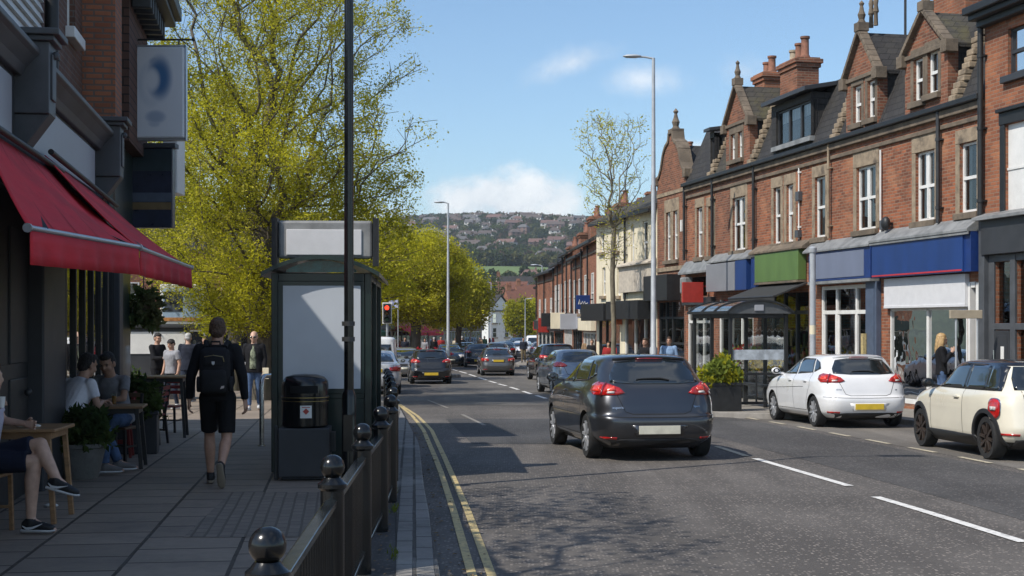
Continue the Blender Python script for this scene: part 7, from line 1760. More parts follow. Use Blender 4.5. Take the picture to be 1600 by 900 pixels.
 for yh in hs:
  for md in ('L', 'R'):
   p, n = project(bvh, md, (yh - y0, sh['belt'] - .115))
   if p is None: continue
   mb = MB(); mb.box(-.02, .025, -.09, .09, -.014, .014); o = mb.build('door_handle', pnt if near else M['cartrim'], t, bevel=.008); o.location = p + n * .012
 p, n = project(bvh, 'B', (0, sh['rear'][0][1] + .01))
 if near and p is not None:
  top = max(z for x, z in sh['rear']); q, nq = project(bvh, 'B', (0, top + .028))
  panel('brake_light', bvh, [(-.2, top + .012), (.2, top + .012), (.19, top + .035), (-.19, top + .035)], 'B', M['lamp_red_dk'], t, off=.008, res=.1)
  zb = min(z for x, z in sh['rear']) + .03; pts = []
  for x, z in ((-.26, zb + .02), (-.1, zb + .028), (.08, zb + .028), (.2, zb + .005)):
   hh, nn = project(bvh, 'B', (x, z)); pts.append(hh + nn * .02)
  mb = MB(); mb.tube(pts, [.007, .012, .016, .012], 6); mb.build('wiper', M['seam'], t)
  if kind != 'mini':
   mb = MB(); zt = sh['rows'][-1][0]; mb.add([(-.02, .35, zt - .03), (.02, .35, zt - .03), (.012, .55, zt - .02), (-.012, .55, zt - .02), (0, .36, zt + .075), (0, .40, zt + .07)], [(0, 1, 4), (1, 2, 5, 4), (3, 0, 4, 5), (2, 3, 5), (3, 2, 1, 0)]); mb.build('aerial', M['cartrim'], t)
   # spoiler lip over the rear window
   mb = MB(); vs_ = []
   for x in np.linspace(-.52, .52, 15):
    hh, nn = project(bvh, 'B', (x, top + .045 - .03 * (x / .52) ** 2)); vs_ += [hh + V((0, .12, .012)), hh + V((0, -.05, .012)), hh + V((0, -.045, -.012)), hh + V((0, .05, -.02))]
   mb.add(vs_, [(4 * i + k, 4 * i + 4 + k, 4 * i + 4 + (k + 1) % 4, 4 * i + (k + 1) % 4) for i in range(14) for k in range(4)] + [(0, 1, 2, 3), (59, 58, 57, 56)]); mb.build('spoiler', pnt, t, smooth=40)
 if arches:
  for y in (0, yf_ - ya):
   for md, s in (('L', -1), ('R', 1)):
    mb = MB(); vs_ = []; n_ = 22; ok = []
    for i in range(n_ + 1):
     a = R(-12 + 204 * i / n_); ring = []
     for rr, of in ((r * 1.10, .0), (r * 1.12, .022), (r * 1.31, .018), (r * 1.33, -.006)):
      p_ = project(bvh, md, (y + rr * math.cos(a), max(.17, r * 1.02 + rr * math.sin(a)))); ring.append(p_[0] + p_[1] * of if p_[0] is not None else None)
     ok.append(all(q is not None for q in ring)); vs_ += [q if q is not None else V((0, 0, 0)) for q in ring]
    mb.add(vs_, [(4 * i + k, 4 * i + 4 + k, 4 * i + 5 + k, 4 * i + 1 + k) for i in range(n_) for k in range(3) if ok[i] and ok[i + 1]]); mb.build('arch_trim', M['cartrim'], t, smooth=50)
  for md in ('L', 'R'): panel('sill', bvh, [(.30, .17), (.30, .33), (yf_ - ya - .30, .33), (yf_ - ya - .30, .17)], md, M['cartrim'], t, off=.012, res=.1, thick=.02)
 if badge:
  for text, x, z, sz in badge:
   p, n = project(bvh, 'B', (x, z)); o = lettering(text, sz, M['chrome'], 'lettering'); o.parent = t; o.location = p + n * .003; o.rotation_euler = (R(90) + math.asin(max(-1, min(1, -n.z))) * -1 * .0 - math.atan2(n.z, -n.y) * 1.0, 0, math.atan2(-n.x, -n.y) * -1)
 return t
def axle_at(px, py, dy=0.0):
 p = G(px, py, ROAD); return V((p.x, p.y + dy, gz(p.y + dy) + ROAD))
GP_ = 'cars parked in the bay on the right'
P_grey = paint('dark_grey', (.060, .062, .068), .75, .30); P_white = paint('white', (.76, .76, .76), 0, .3); P_cream = paint('cream', (.74, .69, .56), 0, .3); P_black = paint('black', (.008, .008, .009), .1, .25); P_silver = paint('silver', (.36, .37, .38), .7, .32); P_blue = paint('slate_blue', (.19, .235, .29), .6, .3); P_navy = paint('navy', (.012, .02, .035), .3, .28); P_bronze = paint('bronze_grey', (.115, .115, .118), .6, .32)
car('hatchback', 'dark grey hatchback driving away in the near lane, with pale number plate', axle_at(1009, 714), 8.5, 'hatch', P_grey, 'plate_w', near=True, rim='ten', badge=[('xuperis', -.56, .72, .052), ('Sport', .55, .735, .04)])
car('hatchback', 'white hatchback parked in the bay in front of the blue grey shop', axle_at(1336, 666.5), 7.0, 'hatch', P_white, 'plate_y', GP_, near=True, rim='ten', scale=.955, badge=[('elivior', -.58, .755, .045), ('cdi', .58, .75, .04)])
car('small_car', 'cream small car with black roof, black arches and dark wheels, at the right edge', axle_at(1627, 717.5), 5.0, 'mini', P_cream, 'plate_y', GP_, near=True, rim='bronze', roof=P_black, arches=True, scale=.985)
GQ = 'cars in the traffic along the street'
car('hatchback', 'black hatchback with yellow plate driving away, just left of the far grey street light', axle_at(672, 600, .3), 6, 'hatch', P_black, 'plate_y', GQ, near=True, scale=.97)
car('saloon_car', 'bronze grey saloon car driving away in the middle of the street', axle_at(777, 587, .3), 5, 'sedan', P_bronze, 'plate_y', GQ, near=True, scale=.97)
car('suv', 'black sport utility car to the left of the slate blue car', axle_at(872, 596, .4), 8, 'suv', P_black, None, GQ, near=True)
car('hatchback', 'slate blue hatchback half hidden behind the dark grey hatchback', V((2.12, 45.5, gz(45.5) + ROAD)), 8, 'hatch', P_blue, 'plate_y', GQ)
car('hatchback', 'navy hatchback just ahead of the bronze grey saloon car', axle_at(747, 574, .4), 5, 'hatch', P_navy, 'plate_y', GQ)
car('hatchback', 'black hatchback coming towards the camera behind the navy one', V((-3.6, 104, gz(104) + ROAD)), 188, 'hatch', P_black, 'plate_y', GQ)
car('saloon_car', 'dark blue saloon coming towards the camera beside the far grey light', V((-4.2, 92, gz(92) + ROAD)), 186, 'sedan', P_navy, 'plate_y', GQ)
car('saloon_car', 'pale silver car parked behind the bus shelter and the railing', V((-4.5, 46, gz(46) + ROAD)), 5, 'sedan', paint('pale_silver', (.52, .53, .55), .3, .3), 'plate_y', GQ)
car('saloon_car', 'silver saloon facing the camera, left of the black hatchback', V((-5.45, 71, gz(71) + ROAD)), 185, 'sedan', P_silver, 'plate_y', GQ)
car('van', 'small white van parked behind the pale silver car', V((-5.25, 53.2, gz(53.2) + ROAD)), 5, 'van', P_white, 'plate_y', GQ, cat='van')
for i, (px, Y, hd, kind, pt, lab) in enumerate(((818, 118, 172, 'hatch', P_white, 'white hatchback far down the street, nearest of the far white cars'), (838, 132, 176, 'van', P_white, 'white van among the far cars at the bend'), (801, 128, -4, 'hatch', P_navy, 'navy car far down the street'), (789, 112, -2, 'sedan', P_black, 'black saloon far down the street, beyond the bronze grey one'), (829, 150, 168, 'sedan', P_silver, 'silver saloon at the bend, behind the far white cars'), (812, 160, 166, 'suv', P_black, 'black sport utility car at the bend'), (846, 108, -6, 'hatch', P_silver, 'silver hatchback parked at the far right kerb'), (776, 100, -2, 'hatch', P_blue, 'slate blue hatchback beyond the bronze grey saloon'))):
 car('distant_car', lab, V(((px - 800) / FOC * Y, Y, gz(Y) + ROAD)), hd, kind, pt, 'plate_y', GQ)
# ================================================================== people and cafe furniture
def cloth(name, col, var=.18, rough=.85): return pm('cloth_' + name, col, rough, var=var, scale=9, bump=.55, bscale=11, spec=.25)
M['skin'] = pm('skin', (.47, .27, .185), .55, var=.12, scale=12); M['skin2'] = pm('skin_light', (.54, .34, .245), .55, var=.12, scale=12)
M['hair_brown'] = pm('hair_brown', (.085, .048, .028), .6, var=.5, scale=60, bump=.8, bscale=90); M['hair_dark'] = pm('hair_dark', (.018, .013, .011), .55, var=.5, scale=60, bump=.8, bscale=90); M['hair_grey'] = pm('hair_grey', (.42, .41, .40), .65, var=.25, scale=60); M['hair_blond'] = pm('hair_blond', (.42, .27, .12), .55, var=.35, scale=45, stretch=(3, 3, .4))
C = dict(black=cloth('black', (.010, .010, .012)), navy=cloth('navy', (.018, .022, .036)), jeans=cloth('denim', (.075, .125, .23), .3), jeans_dk=cloth('dark_denim', (.022, .030, .05), .3), white=cloth('white', (.82, .81, .86), .06), grey=cloth('grey', (.27, .27, .29)), blue=cloth('pale_blue', (.22, .33, .50)), lilac=cloth('lilac_white', (.50, .47, .55), .06), khaki=cloth('khaki', (.16, .13, .08)), red=cloth('red', (.32, .03, .03)), floral=cloth('patterned_shirt', (.17, .19, .13), .9), short=cloth('black_shorts', (.008, .008, .009)), nshort=cloth('navy_shorts', (.010, .013, .028)), tan=cloth('tan', (.30, .2, .12)), green=cloth('green', (.05, .12, .06)), cream=cloth('cream', (.5, .45, .36)))
SHOE = dict(black=pm('shoe_black', (.012, .012, .013), .6), white=pm('shoe_sole_white', (.6, .6, .6), .6), grey=pm('shoe_grey', (.14, .13, .125), .7), red=pm('shoe_red', (.25, .025, .02), .6), brown=pm('shoe_brown', (.10, .055, .03), .5), tan=pm('sole_tan', (.23, .19, .14), .8))
M['eye'] = pm('eye_dark', (.01, .008, .007), .15); M['lip'] = pm('lip', (.28, .10, .085), .5)

def rcone(mb, p, q, r1, r2, n=12, caps=(1, 1)):
 p, q = V(p), V(q); d = (q - p); L = d.length
 if L < 1e-6: return
 d /= L; pts, rad = [], []
 if caps[0]:
  for a in (80, 55, 28): pts.append(p - d * r1 * math.sin(R(a))); rad.append(r1 * math.cos(R(a)))
 pts += [p, q]; rad += [r1, r2]
 if caps[1]:
  for a in (28, 55, 80): pts.append(q + d * r2 * math.sin(R(a))); rad.append(r2 * math.cos(R(a)))
 mb.tube(pts, rad, n)
def loft(mb, rings, n=18):
 """rings: (centre, lateral unit vector, depth unit vector, half width, half depth)"""
 vs = []; fs = []
 for c, l, d, a, b_ in rings:
  for k in range(n):
   t = 2 * math.pi * k / n; co, si = math.cos(t), math.sin(t); e = 2 / 2.5
   vs.append(V(c) + l * (a * math.copysign(abs(co) ** e, co)) + d * (b_ * math.copysign(abs(si) ** e, si)))
 for i in range(len(rings) - 1):
  for k in range(n): fs.append((i * n + k, i * n + (k + 1) % n, (i + 1) * n + (k + 1) % n, (i + 1) * n + k))
 fs += [tuple(range(n))[::-1], tuple((len(rings) - 1) * n + k for k in range(n))]
 mb.add(vs, fs)
def fused(mb, vox, smooth=3):
 """one continuous skin over the gathered shapes"""
 o = mb.build('fuse', M['skin']); r = o.modifiers.new('r', 'REMESH'); r.mode = 'VOXEL'; r.voxel_size = vox; r.use_smooth_shade = True
 s = o.modifiers.new('s', 'SMOOTH'); s.factor = .5; s.iterations = smooth
 bpy.context.view_layer.update(); dg = bpy.context.evaluated_depsgraph_get(); me = bpy.data.meshes.new_from_object(o.evaluated_get(dg)); bpy.data.objects.remove(o)
 me.polygons.foreach_set('use_smooth', [True] * len(me.polygons)); return me
def link(name, me, mat, parent):
 me.name = name; me.materials.clear(); me.materials.append(mat); o = bpy.data.objects.new(name, me); COL.objects.link(o); o.parent = parent; return o
UP = V((0, 0, 1))
def stand(h=1.76, stride=0.0, arm=0.0):
 k = h / 1.76
 J = dict(pelvis=(0, 0, .97), waist=(0, .0, 1.10), chest=(0, .0, 1.30), neck=(0, -.01, 1.49), head=(0, .015, 1.645))
 for s, n in ((-1, 'L'), (1, 'R')):
  st = stride * s; a = -arm * s
  J['sh' + n] = (s * .185, -.01, 1.44); J['el' + n] = (s * .245, -.03 + a * .5, 1.16); J['wr' + n] = (s * .25, .05 + a, .92)
  J['hip' + n] = (s * .095, 0, .93); J['kn' + n] = (s * .10, .03 + st * .5, .51); J['an' + n] = (s * .10, -.02 + st, .095 + max(0, -st) * .35); J['to' + n] = (s * .115, .16 + st - max(0, -st) * .1, .035)
 return {q: V(p) * k for q, p in J.items()}
def person(label, loc, rz, J, top='black', bottom='jeans', shoes='black', sole='white', skin='skin', hair='hair_brown', hairstyle='short', sleeve='long', legs='long', vox=.014, hands=True, face=None, girth=1.0, group=None, open_jacket=None, hem=0.0, width=1.0, name='person', mark=False):
 t = thing(name, label, 'person', tuple(loc), rz, group); k = (J['head'] - J['neck']).length / .155; k = min(1.1, max(.75, k))
 lat = (J['shR'] - J['shL']).normalized(); hl = (J['hipR'] - J['hipL']).normalized(); g = girth
 def dep(l, a): return a.cross(l).normalized() * -1
 spine = (J['neck'] - J['pelvis']).normalized(); ds = spine.cross(lat).normalized()           # points backward or forward, only used as an axis
 # head axes
 hup = J.get('hup', V((0, 0, 1))); fd = J.get('face', V((0, 1, 0))).normalized(); hx = fd.cross(hup).normalized(); hup = hx.cross(fd).normalized(); Hc = J['head']; k *= 1.07
 HM = Matrix((hx, fd, hup)).transposed()
 def H(p): return Hc + HM @ (V(p) * k)
 def hball(mb, c, r, sc, n=14, kk=9):
  m2 = MB(); m2.ball((0, 0, 0), 1, 0, n, kk); mb.add([H((c[0] + v[0] * sc[0], c[1] + v[1] * sc[1], c[2] + v[2] * sc[2])) for v in m2.v], m2.f)
 mb = MB()
 hball(mb, (0, -.012, .035), 1, (.075, .094, .088)); hball(mb, (0, .012, -.03), 1, (.063, .078, .085)); hball(mb, (0, .038, -.078), 1, (.040, .042, .034)); hball(mb, (0, .092, -.012), 1, (.013, .02, .018)); hball(mb, (0, .082, .008), 1, (.011, .014, .03)); hball(mb, (0, .074, .03), 1, (.055, .018, .012))
 for s in (-1, 1): hball(mb, (s * .078, -.008, -.008), 1, (.012, .022, .034)); hball(mb, (s * .04, .058, -.03), 1, (.024, .024, .024))
 rcone(mb, J['neck'] - spine * .03, Hc + HM @ V((0, -.015, -.05)) * k, .062 * k, .054 * k)
 rw = .165 * width
 def trunk(m, inf, lo=0.0, hemw=0.0):
  P0 = J['pelvis']; W_ = J['waist']; Ch = J['chest']; Nk = J['neck']
  rings = []
  if lo > 0: rings.append((P0 - spine * lo, hl, spine.cross(hl), (.165 + hemw + inf) * g, (.115 + inf) * g))
  rings += [(P0, hl, spine.cross(hl), (.162 + inf) * g, (.112 + inf) * g), (W_, (hl + lat).normalized(), ds, (.145 + inf) * g, (.102 + inf) * g), (Ch, lat, ds, (rw + inf), (.118 + inf) * (.5 + g / 2)), (Ch + (Nk - Ch) * .5, lat, ds, (rw + .005 + inf), (.108 + inf)), (Ch + (Nk - Ch) * .80, lat, ds, .125 * width + inf, .082 + inf), (Nk + spine * .005, lat, ds, .068 + inf, .062 + inf)]
  loft(m, rings)
 trunk(mb, 0)
 for s in 'LR':
  rcone(mb, J['sh' + s], J['el' + s], .052, .040); rcone(mb, J['el' + s], J['wr' + s], .040, .027)
  rcone(mb, J['hip' + s], J['kn' + s], .085 * g, .058); kn, an = J['kn' + s], J['an' + s]; mid = kn.lerp(an, .3); fw = J['to' + s] - an; fw.z = 0; fw = fw.normalized() if fw.length > 1e-4 else V((0, 1, 0)); sh_ = (an - kn).normalized(); bk = (-(fw - sh_ * fw.dot(sh_))).normalized()
  rcone(mb, kn, mid + bk * .014, .057, .064); rcone(mb, mid + bk * .014, an, .064, .037); rcone(mb, an, J['to' + s], .036, .026)
  if not hands: rcone(mb, J['wr' + s], J['wr' + s] + (J['wr' + s] - J['el' + s]).normalized() * .12, .030, .026)
 me = fused(mb, vox, 3); bm = bmesh.new(); bm.from_mesh(me)
 if hands:
  hb = MB()
  for s in 'LR':
   w = J['wr' + s]; d = J.get('hd' + s); d = (V(d) if d is not None else (w - J['el' + s])).normalized(); pn = J.get('pn' + s); pn = V(pn) if pn is not None else (lat * (-1 if s == 'R' else 1)); pn = (pn - d * pn.dot(d)).normalized(); sd = d.cross(pn).normalized()
   if s == 'L': sd = -sd                      # towards the thumb
   if J.get('tf' + s): sd = sd * J['tf' + s]
   c = w + d * .055; loft(hb, [(w - d * .02, sd, pn, .026, .02), (w + d * .02, sd, pn, .034, .018), (w + d * .06, sd, pn, .042, .016), (w + d * .095, sd, pn, .041, .013)], 12)
   curl = J.get('curl' + s, .55)
   for i, (off, ln) in enumerate(((.031, .072), (.0105, .08), (-.0105, .074), (-.031, .058))):
    p0 = w + d * .085 + sd * off; a1 = curl * .6; a2 = curl * 1.5; a3 = curl * 2.2
    p1 = p0 + (d * math.cos(a1) + pn * math.sin(a1)) * ln * .45; p2 = p1 + (d * math.cos(a2) + pn * math.sin(a2)) * ln * .33; p3 = p2 + (d * math.cos(a3) + pn * math.sin(a3)) * ln * .26
    hb.tube([p0, p1, p2, p3, p3 + (p3 - p2).normalized() * .004], [.0095, .0088, .008, .0068, .003], 8)
   q0 = w + d * .025 + sd * .028; q1 = q0 + (d * .7 + sd * .6 + pn * .3).normalized() * .038; q2 = q1 + (d * .9 + sd * .15 + pn * (.2 + curl * .5)).normalized() * .032; hb.tube([q0, q1, q2, q2 + (q2 - q1).normalized() * .012], [.014, .0115, .0095, .004], 8)
  b2 = bmesh.new(); tmp = hb.build('hand_tmp', M['skin']); b2.from_mesh(tmp.data); m3 = tmp.data; bpy.data.objects.remove(tmp); b2.free(); bm.from_mesh(m3)
 bm.to_mesh(me); bm.free(); me.polygons.foreach_set('use_smooth', [True] * len(me.polygons)); link('body', me, M[skin], t)
 # clothes follow the body a little further out
 m = MB(); trunk(m, .016, lo=.06 + hem, hemw=.006)
 for s in 'LR':
  if sleeve == 'long': rcone(m, J['sh' + s], J['el' + s], .070, .056); rcone(m, J['el' + s], J['el' + s].lerp(J['wr' + s], .93), .056, .041, caps=(1, 0))
  else: rcone(m, J['sh' + s], J['sh' + s].lerp(J['el' + s], .62), .069, .064, caps=(1, 0))
  rcone(m, J['neck'] - spine * .05, J['sh' + s], .055, .066)
 link('jacket' if open_jacket else 'top', fused(m, vox, 2), C[top], t)
 if open_jacket:
  m = MB(); f = V((0, 1, 0)) if abs(ds.y) > .5 else ds; f = -ds if ds.dot(fd) < 0 else ds
  loft(m, [(J['pelvis'] + f * .09 - spine * .04, hl, f, .088, .085), (J['waist'] + f * .085, hl, f, .082, .085), (J['chest'] + f * .085, lat, f, .075, .078), (J['neck'] + f * .055 - spine * .03, lat, f, .05, .045)], 12); link('shirt', fused(m, vox, 2), C[open_jacket], t)
 m = MB(); loft(m, [(J['pelvis'] - spine * .07, hl, spine.cross(hl), .155 * g, .115 * g), (J['pelvis'], hl, spine.cross(hl), .172 * g, .122 * g), (J['waist'] - spine * .03, hl, spine.cross(hl), .158 * g, .113 * g)])
 for s in 'LR':
  if legs == 'long':
   rcone(m, J['hip' + s], J['kn' + s], .100 * g, .071); rcone(m, J['kn' + s], J['kn' + s].lerp(J['an' + s], .95), .071, .058, caps=(1, 0))
  elif legs == 'slim':
   rcone(m, J['hip' + s], J['kn' + s], .094 * g, .063); rcone(m, J['kn' + s], J['kn' + s].lerp(J['an' + s], .94), .066, .046, caps=(1, 0))
  else: rcone(m, J['hip' + s], J['hip' + s].lerp(J['kn' + s], .86), .106 * g, .092, caps=(1, 0))
 link('shorts' if legs == 'shorts' else 'trousers', fused(m, vox, 2), C[bottom], t)
 for s in 'LR':
  an, to = J['an' + s], J['to' + s]; d = (to - an); up = J.get('fup' + s, V((0, 0, 1))); d = (d - up * d.dot(up)).normalized(); sd = d.cross(up).normalized(); base = J.get('sole' + s)
  flr = base if base is not None else min((an - up * .095).dot(up), 1e9)
  o = an - up * .085
  def ring(x, z, a, b_): return (o + d * x + up * z, sd, up, a, b_)
  m = MB(); loft(m, [ring(-.075, .05, .022, .03), ring(-.06, .05, .036, .045), (o + d * -.01 + up * .062, sd, up, .040, .058), ring(.06, .05, .042, .045), ring(.12, .04, .047, .034), ring(.175, .033, .042, .026), ring(.205, .03, .022, .016)], 14); rcone(m, o + up * .05, an + (J['kn' + s] - an).normalized() * .025, .046, .045, caps=(1, 0))
  so = link('shoe', fused(m, .010 if vox < .02 else .018, 2), SHOE[shoes], t)
  if mark:                       # pale curved tick on both sides of the shoe
   m = MB()
   for ss in (-1, 1):
    q_ = [(-.055, .052, .004), (-.02, .030, .011), (.03, .036, .010), (.075, .054, .006), (.115, .072, .002)]; e_ = [o + d * x + up * z + sd * ss * (.047 - .10 * max(0, z - .04) + .05 * max(0, .03 - x) * 0) for x, z, w_ in q_]
    m.add([p_ + up * w_ * sg for p_, (x, z, w_) in zip(e_, q_) for sg in (-1, 1)], [(2 * i, 2 * i + 2, 2 * i + 3, 2 * i + 1) for i in range(4)])
   m.build('tick_mark', SHOE['white'], so, fix=False)
  m = MB(); loft(m, [ring(-.08, .008, .022, .014), ring(-.06, .009, .037, .017), ring(.03, .009, .037, .015), ring(.12, .009, .048, .014), ring(.185, .010, .038, .013), ring(.212, .014, .018, .009)], 14); m.build('sole', SHOE[sole], so, smooth=50)
 # hair
 if hairstyle:
  m = MB()
  if hairstyle == 'short':
   hball(m, (0, -.020, .046), 1, (.0775, .091, .083)); hball(m, (0, -.055, -.012), 1, (.072, .054, .068)); [hball(m, (s_ * .058, -.03, .012), 1, (.023, .055, .045)) for s_ in (-1, 1)]; hball(m, (0, .028, .090), 1, (.058, .056, .036))
  elif hairstyle == 'thin': hball(m, (0, -.03, .045), 1, (.079, .088, .08)); hball(m, (0, -.062, -.0), 1, (.064, .048, .062))
  elif hairstyle == 'cap': hball(m, (0, -.01, .06), 1, (.084, .10, .075)); hball(m, (0, -.055, .01), 1, (.07, .055, .06))
  elif hairstyle == 'long':
   hball(m, (0, -.022, .05), 1, (.086, .10, .086)); hball(m, (0, -.07, -.04), 1, (.085, .06, .11)); 
   loft(m, [(H((0, -.055, .03)), hx, fd, .085, .06), (H((0, -.075, -.10)), hx, fd, .095, .055), (H((0, -.085, -.2)), hx, fd, .088, .045), (H((0, -.08, -.31)), hx, fd, .05, .03)])
   for s in (-1, 1): loft(m, [(H((s * .07, -.0, .04)), hx, fd, .022, .05), (H((s * .085, -.01, -.08)), hx, fd, .026, .05), (H((s * .09, -.015, -.2)), hx, fd, .024, .045), (H((s * .085, -.02, -.27)), hx, fd, .012, .03)])
  me = fused(m, max(.0075, vox * .65), 1); kf = 160 if hairstyle != 'long' else 90
  for v_ in me.vertices:
   c_ = v_.co; v_.co = c_ + v_.normal * (.0011 * (math.sin(c_.x * kf + c_.z * 70) + math.sin(c_.y * kf * 1.3 + c_.x * 50) + math.sin(c_.z * kf * .8 + c_.y * 90)) + .001)
  link('hair', me, M[hair], t)
 if face != 'none':
  for s in (-1, 1):
   m = MB(); hball(m, (s * .031, .078, .008), 1, (.011, .007, .007), 10, 6); m.build('eye', M['eye'], t, smooth=80)
   m = MB(); hball(m, (s * .032, .080, .026), 1, (.019, .006, .004), 10, 6); m.build('eyebrow', M[hair] if hairstyle else M['hair_grey'], t, smooth=80)
  m = MB(); hball(m, (0, .076, -.055), 1, (.021, .009, .006), 10, 6); m.build('mouth', M['lip'], t, smooth=80)
 if face == 'sunglasses':
  m = MB()
  for s in (-1, 1): hball(m, (s * .034, .088, .004), 1, (.026, .008, .02), 12, 8)
  m.add([H((-.075, .03, .012)), H((-.06, .086, .014)), H((-.06, .086, .004)), H((-.075, .03, .002))], [(0, 1, 2, 3)]); m.add([H((.075, .03, .012)), H((.06, .086, .014)), H((.06, .086, .004)), H((.075, .03, .002))], [(0, 1, 2, 3)]); m.build('sunglasses', M['carglass'], t, smooth=80, fix=False)
 return t

# ---- the walking man with the backpack
g0 = G(334, 760)
J = stand(1.80)
J.update(anL=V((-.105, .22, .10)), toL=V((-.125, .40, .03)), knL=V((-.11, .17, .53)), anR=V((.085, -.36, .235)), toR=V((.095, -.295, .045)), knR=V((.105, -.05, .51)), elL=V((-.275, -.06, 1.19)), wrL=V((-.30, -.01, .925)), elR=V((.275, -.07, 1.19)), wrR=V((.30, -.03, .915)), fupR=V((0, .93, .36)))
J['pnL'] = V((1, .3, 0)); J['pnR'] = V((-1, .3, 0))
man = person('man walking away in black jacket and black shorts, with a black backpack', (g0.x + .02, g0.y + .1, gz(g0.y)), R(4), J, 'black', 'short', 'black', 'tan', 'skin', 'hair_brown', 'short', 'long', 'shorts', vox=.011, face='none', width=1.06)
t = thing('backpack', "black backpack worn by the walking man, with a small pale emblem and patch", 'backpack', (g0.x + .02, g0.y + .1, gz(g0.y)), R(4))
def pillow(x0, x1, z0, z1, y, d, rnd=.06):
 m = MB(); n = 14; lx, dz = V((1, 0, 0)), V((0, 1, 0)); rings = []
 for i in range(n + 1):
  u = i / n; z = z0 + (z1 - z0) * u; e = min(1, math.sin(math.pi * min(max(u, .0), 1)) ** .38 + .02); rings.append((V(((x0 + x1) / 2, y, z)), lx, dz, (x1 - x0) / 2 * (.80 + .20 * e) * (1 if i not in (0, n) else .8), d * e))
 loft(m, rings, 24); return m
bag = cloth('backpack', (.013, .013, .015)); bag2 = cloth('backpack_pocket', (.017, .017, .019))
pillow(-.165, .165, .985, 1.50, -.21, .105).build('main_bag', bag, t, smooth=60)
pillow(-.135, .135, 1.01, 1.27, -.30, .05).build('front_pocket', bag2, t, smooth=60)
pillow(-.11, .11, 1.29, 1.42, -.295, .032).build('upper_pocket', bag2, t, smooth=60)
for s in (-1, 1):
 m = MB(); m.tube([(s * .10, -.14, 1.50), (s * .115, -.06, 1.555), (s * .12, .06, 1.53), (s * .125, .13, 1.42), (s * .14, .12, 1.25), (s * .17, .02, 1.12), (s * .165, -.10, 1.05)], [.026, .03, .032, .03, .024, .016, .014], 8); m.build('strap', bag2, t, smooth=60)
 pillow(s * .165 - .03, s * .165 + .03, 1.02, 1.19, -.2, .07).build('side_pocket', bag2, t, smooth=60)
m = MB(); m.tube([(-.05, -.15, 1.515), (-.045, -.16, 1.56), (.045, -.16, 1.56), (.05, -.15, 1.515)], .011, 8); m.build('grab_handle', bag2, t, smooth=60)
m = MB(); m.tube([(-.095, -.322, 1.40), (.0, -.338, 1.418), (.098, -.322, 1.40), (.11, -.31, 1.35)], .005, 6); m.build('zip', M['brass'] if 'brass' in M else pm('brass_zip', (.25, .2, .1), .4, metal=.6), t)
m = MB(); m.add([(-.016, -.338, 1.352), (.016, -.338, 1.352), (.014, -.339, 1.325), (0, -.339, 1.312), (-.014, -.339, 1.325)], [(0, 1, 2, 3, 4)]); m.build('emblem', pm('pale_emblem', (.5, .5, .5), .5), t, fix=False)
m = MB(); m.add([(.075, -.352, 1.06), (.115, -.345, 1.07), (.118, -.347, 1.095), (.088, -.353, 1.09)], [(0, 1, 2, 3)]); m.build('patch', pm('pale_patch', (.5, .42, .4), .5), t, fix=False)

# ---- men further along the pavement
q = G(397, 641); J = stand(1.76, .10, .05); J.update(elR=V((.26, -.02, 1.15)), wrR=V((.29, .13, .97))); J['face'] = V((.1, 1, -.05))
person('bald man with sunglasses in open dark jacket, patterned shirt and jeans, walking towards the camera', tuple(q), R(180), J, 'black', 'jeans', 'white', 'white', 'skin2', 'hair_grey', None, 'long', 'long', vox=.014, face='sunglasses', girth=1.15, open_jacket='floral', hem=.06, width=1.08)
t = thing('folded_paper', 'pale folded paper held by the bald man', 'paper', (q.x + .29, q.y - .17, q.z + .84)); m = MB(); m.box(-.07, .07, -.015, .015, -.13, .12); m.build('sheet', M['cream'], t, bevel=.006); [m2 for m2 in ()]
q = G(294, 628); J = stand(1.77, .14, .08)
person('white haired man in navy jacket and jeans walking away along the pavement', tuple(q), R(2), J, 'navy', 'jeans_dk', 'grey', 'white', 'skin2', 'hair_grey', 'cap', 'long', 'long', vox=.014, face='none', girth=1.1, hem=.1, width=1.05)
q = G(246, 636); J = stand(1.74, .05); J.update(elR=V((.22, .10, 1.16)), wrR=V((.13, .32, 1.17)), elL=V((-.23, .08, 1.15)), wrL=V((-.10, .32, 1.12))); J['face'] = V((.3, 1, -.25))
person('man in black jacket standing by the far cafe table', tuple(q), R(-120), J, 'black', 'black', 'black', 'black', 'skin', 'hair_dark', 'short', 'long', 'long', vox=.014, girth=1.05)
q = G(268, 640); J = stand(1.58, .08); J['face'] = V((0, 1, -.2))
person('boy in dark cap and grey top beside the man in black', tuple(q), R(150), J, 'grey', 'jeans_dk', 'white', 'white', 'skin', 'hair_dark', 'cap', 'short', 'slim', vox=.014, girth=.9, width=.9)

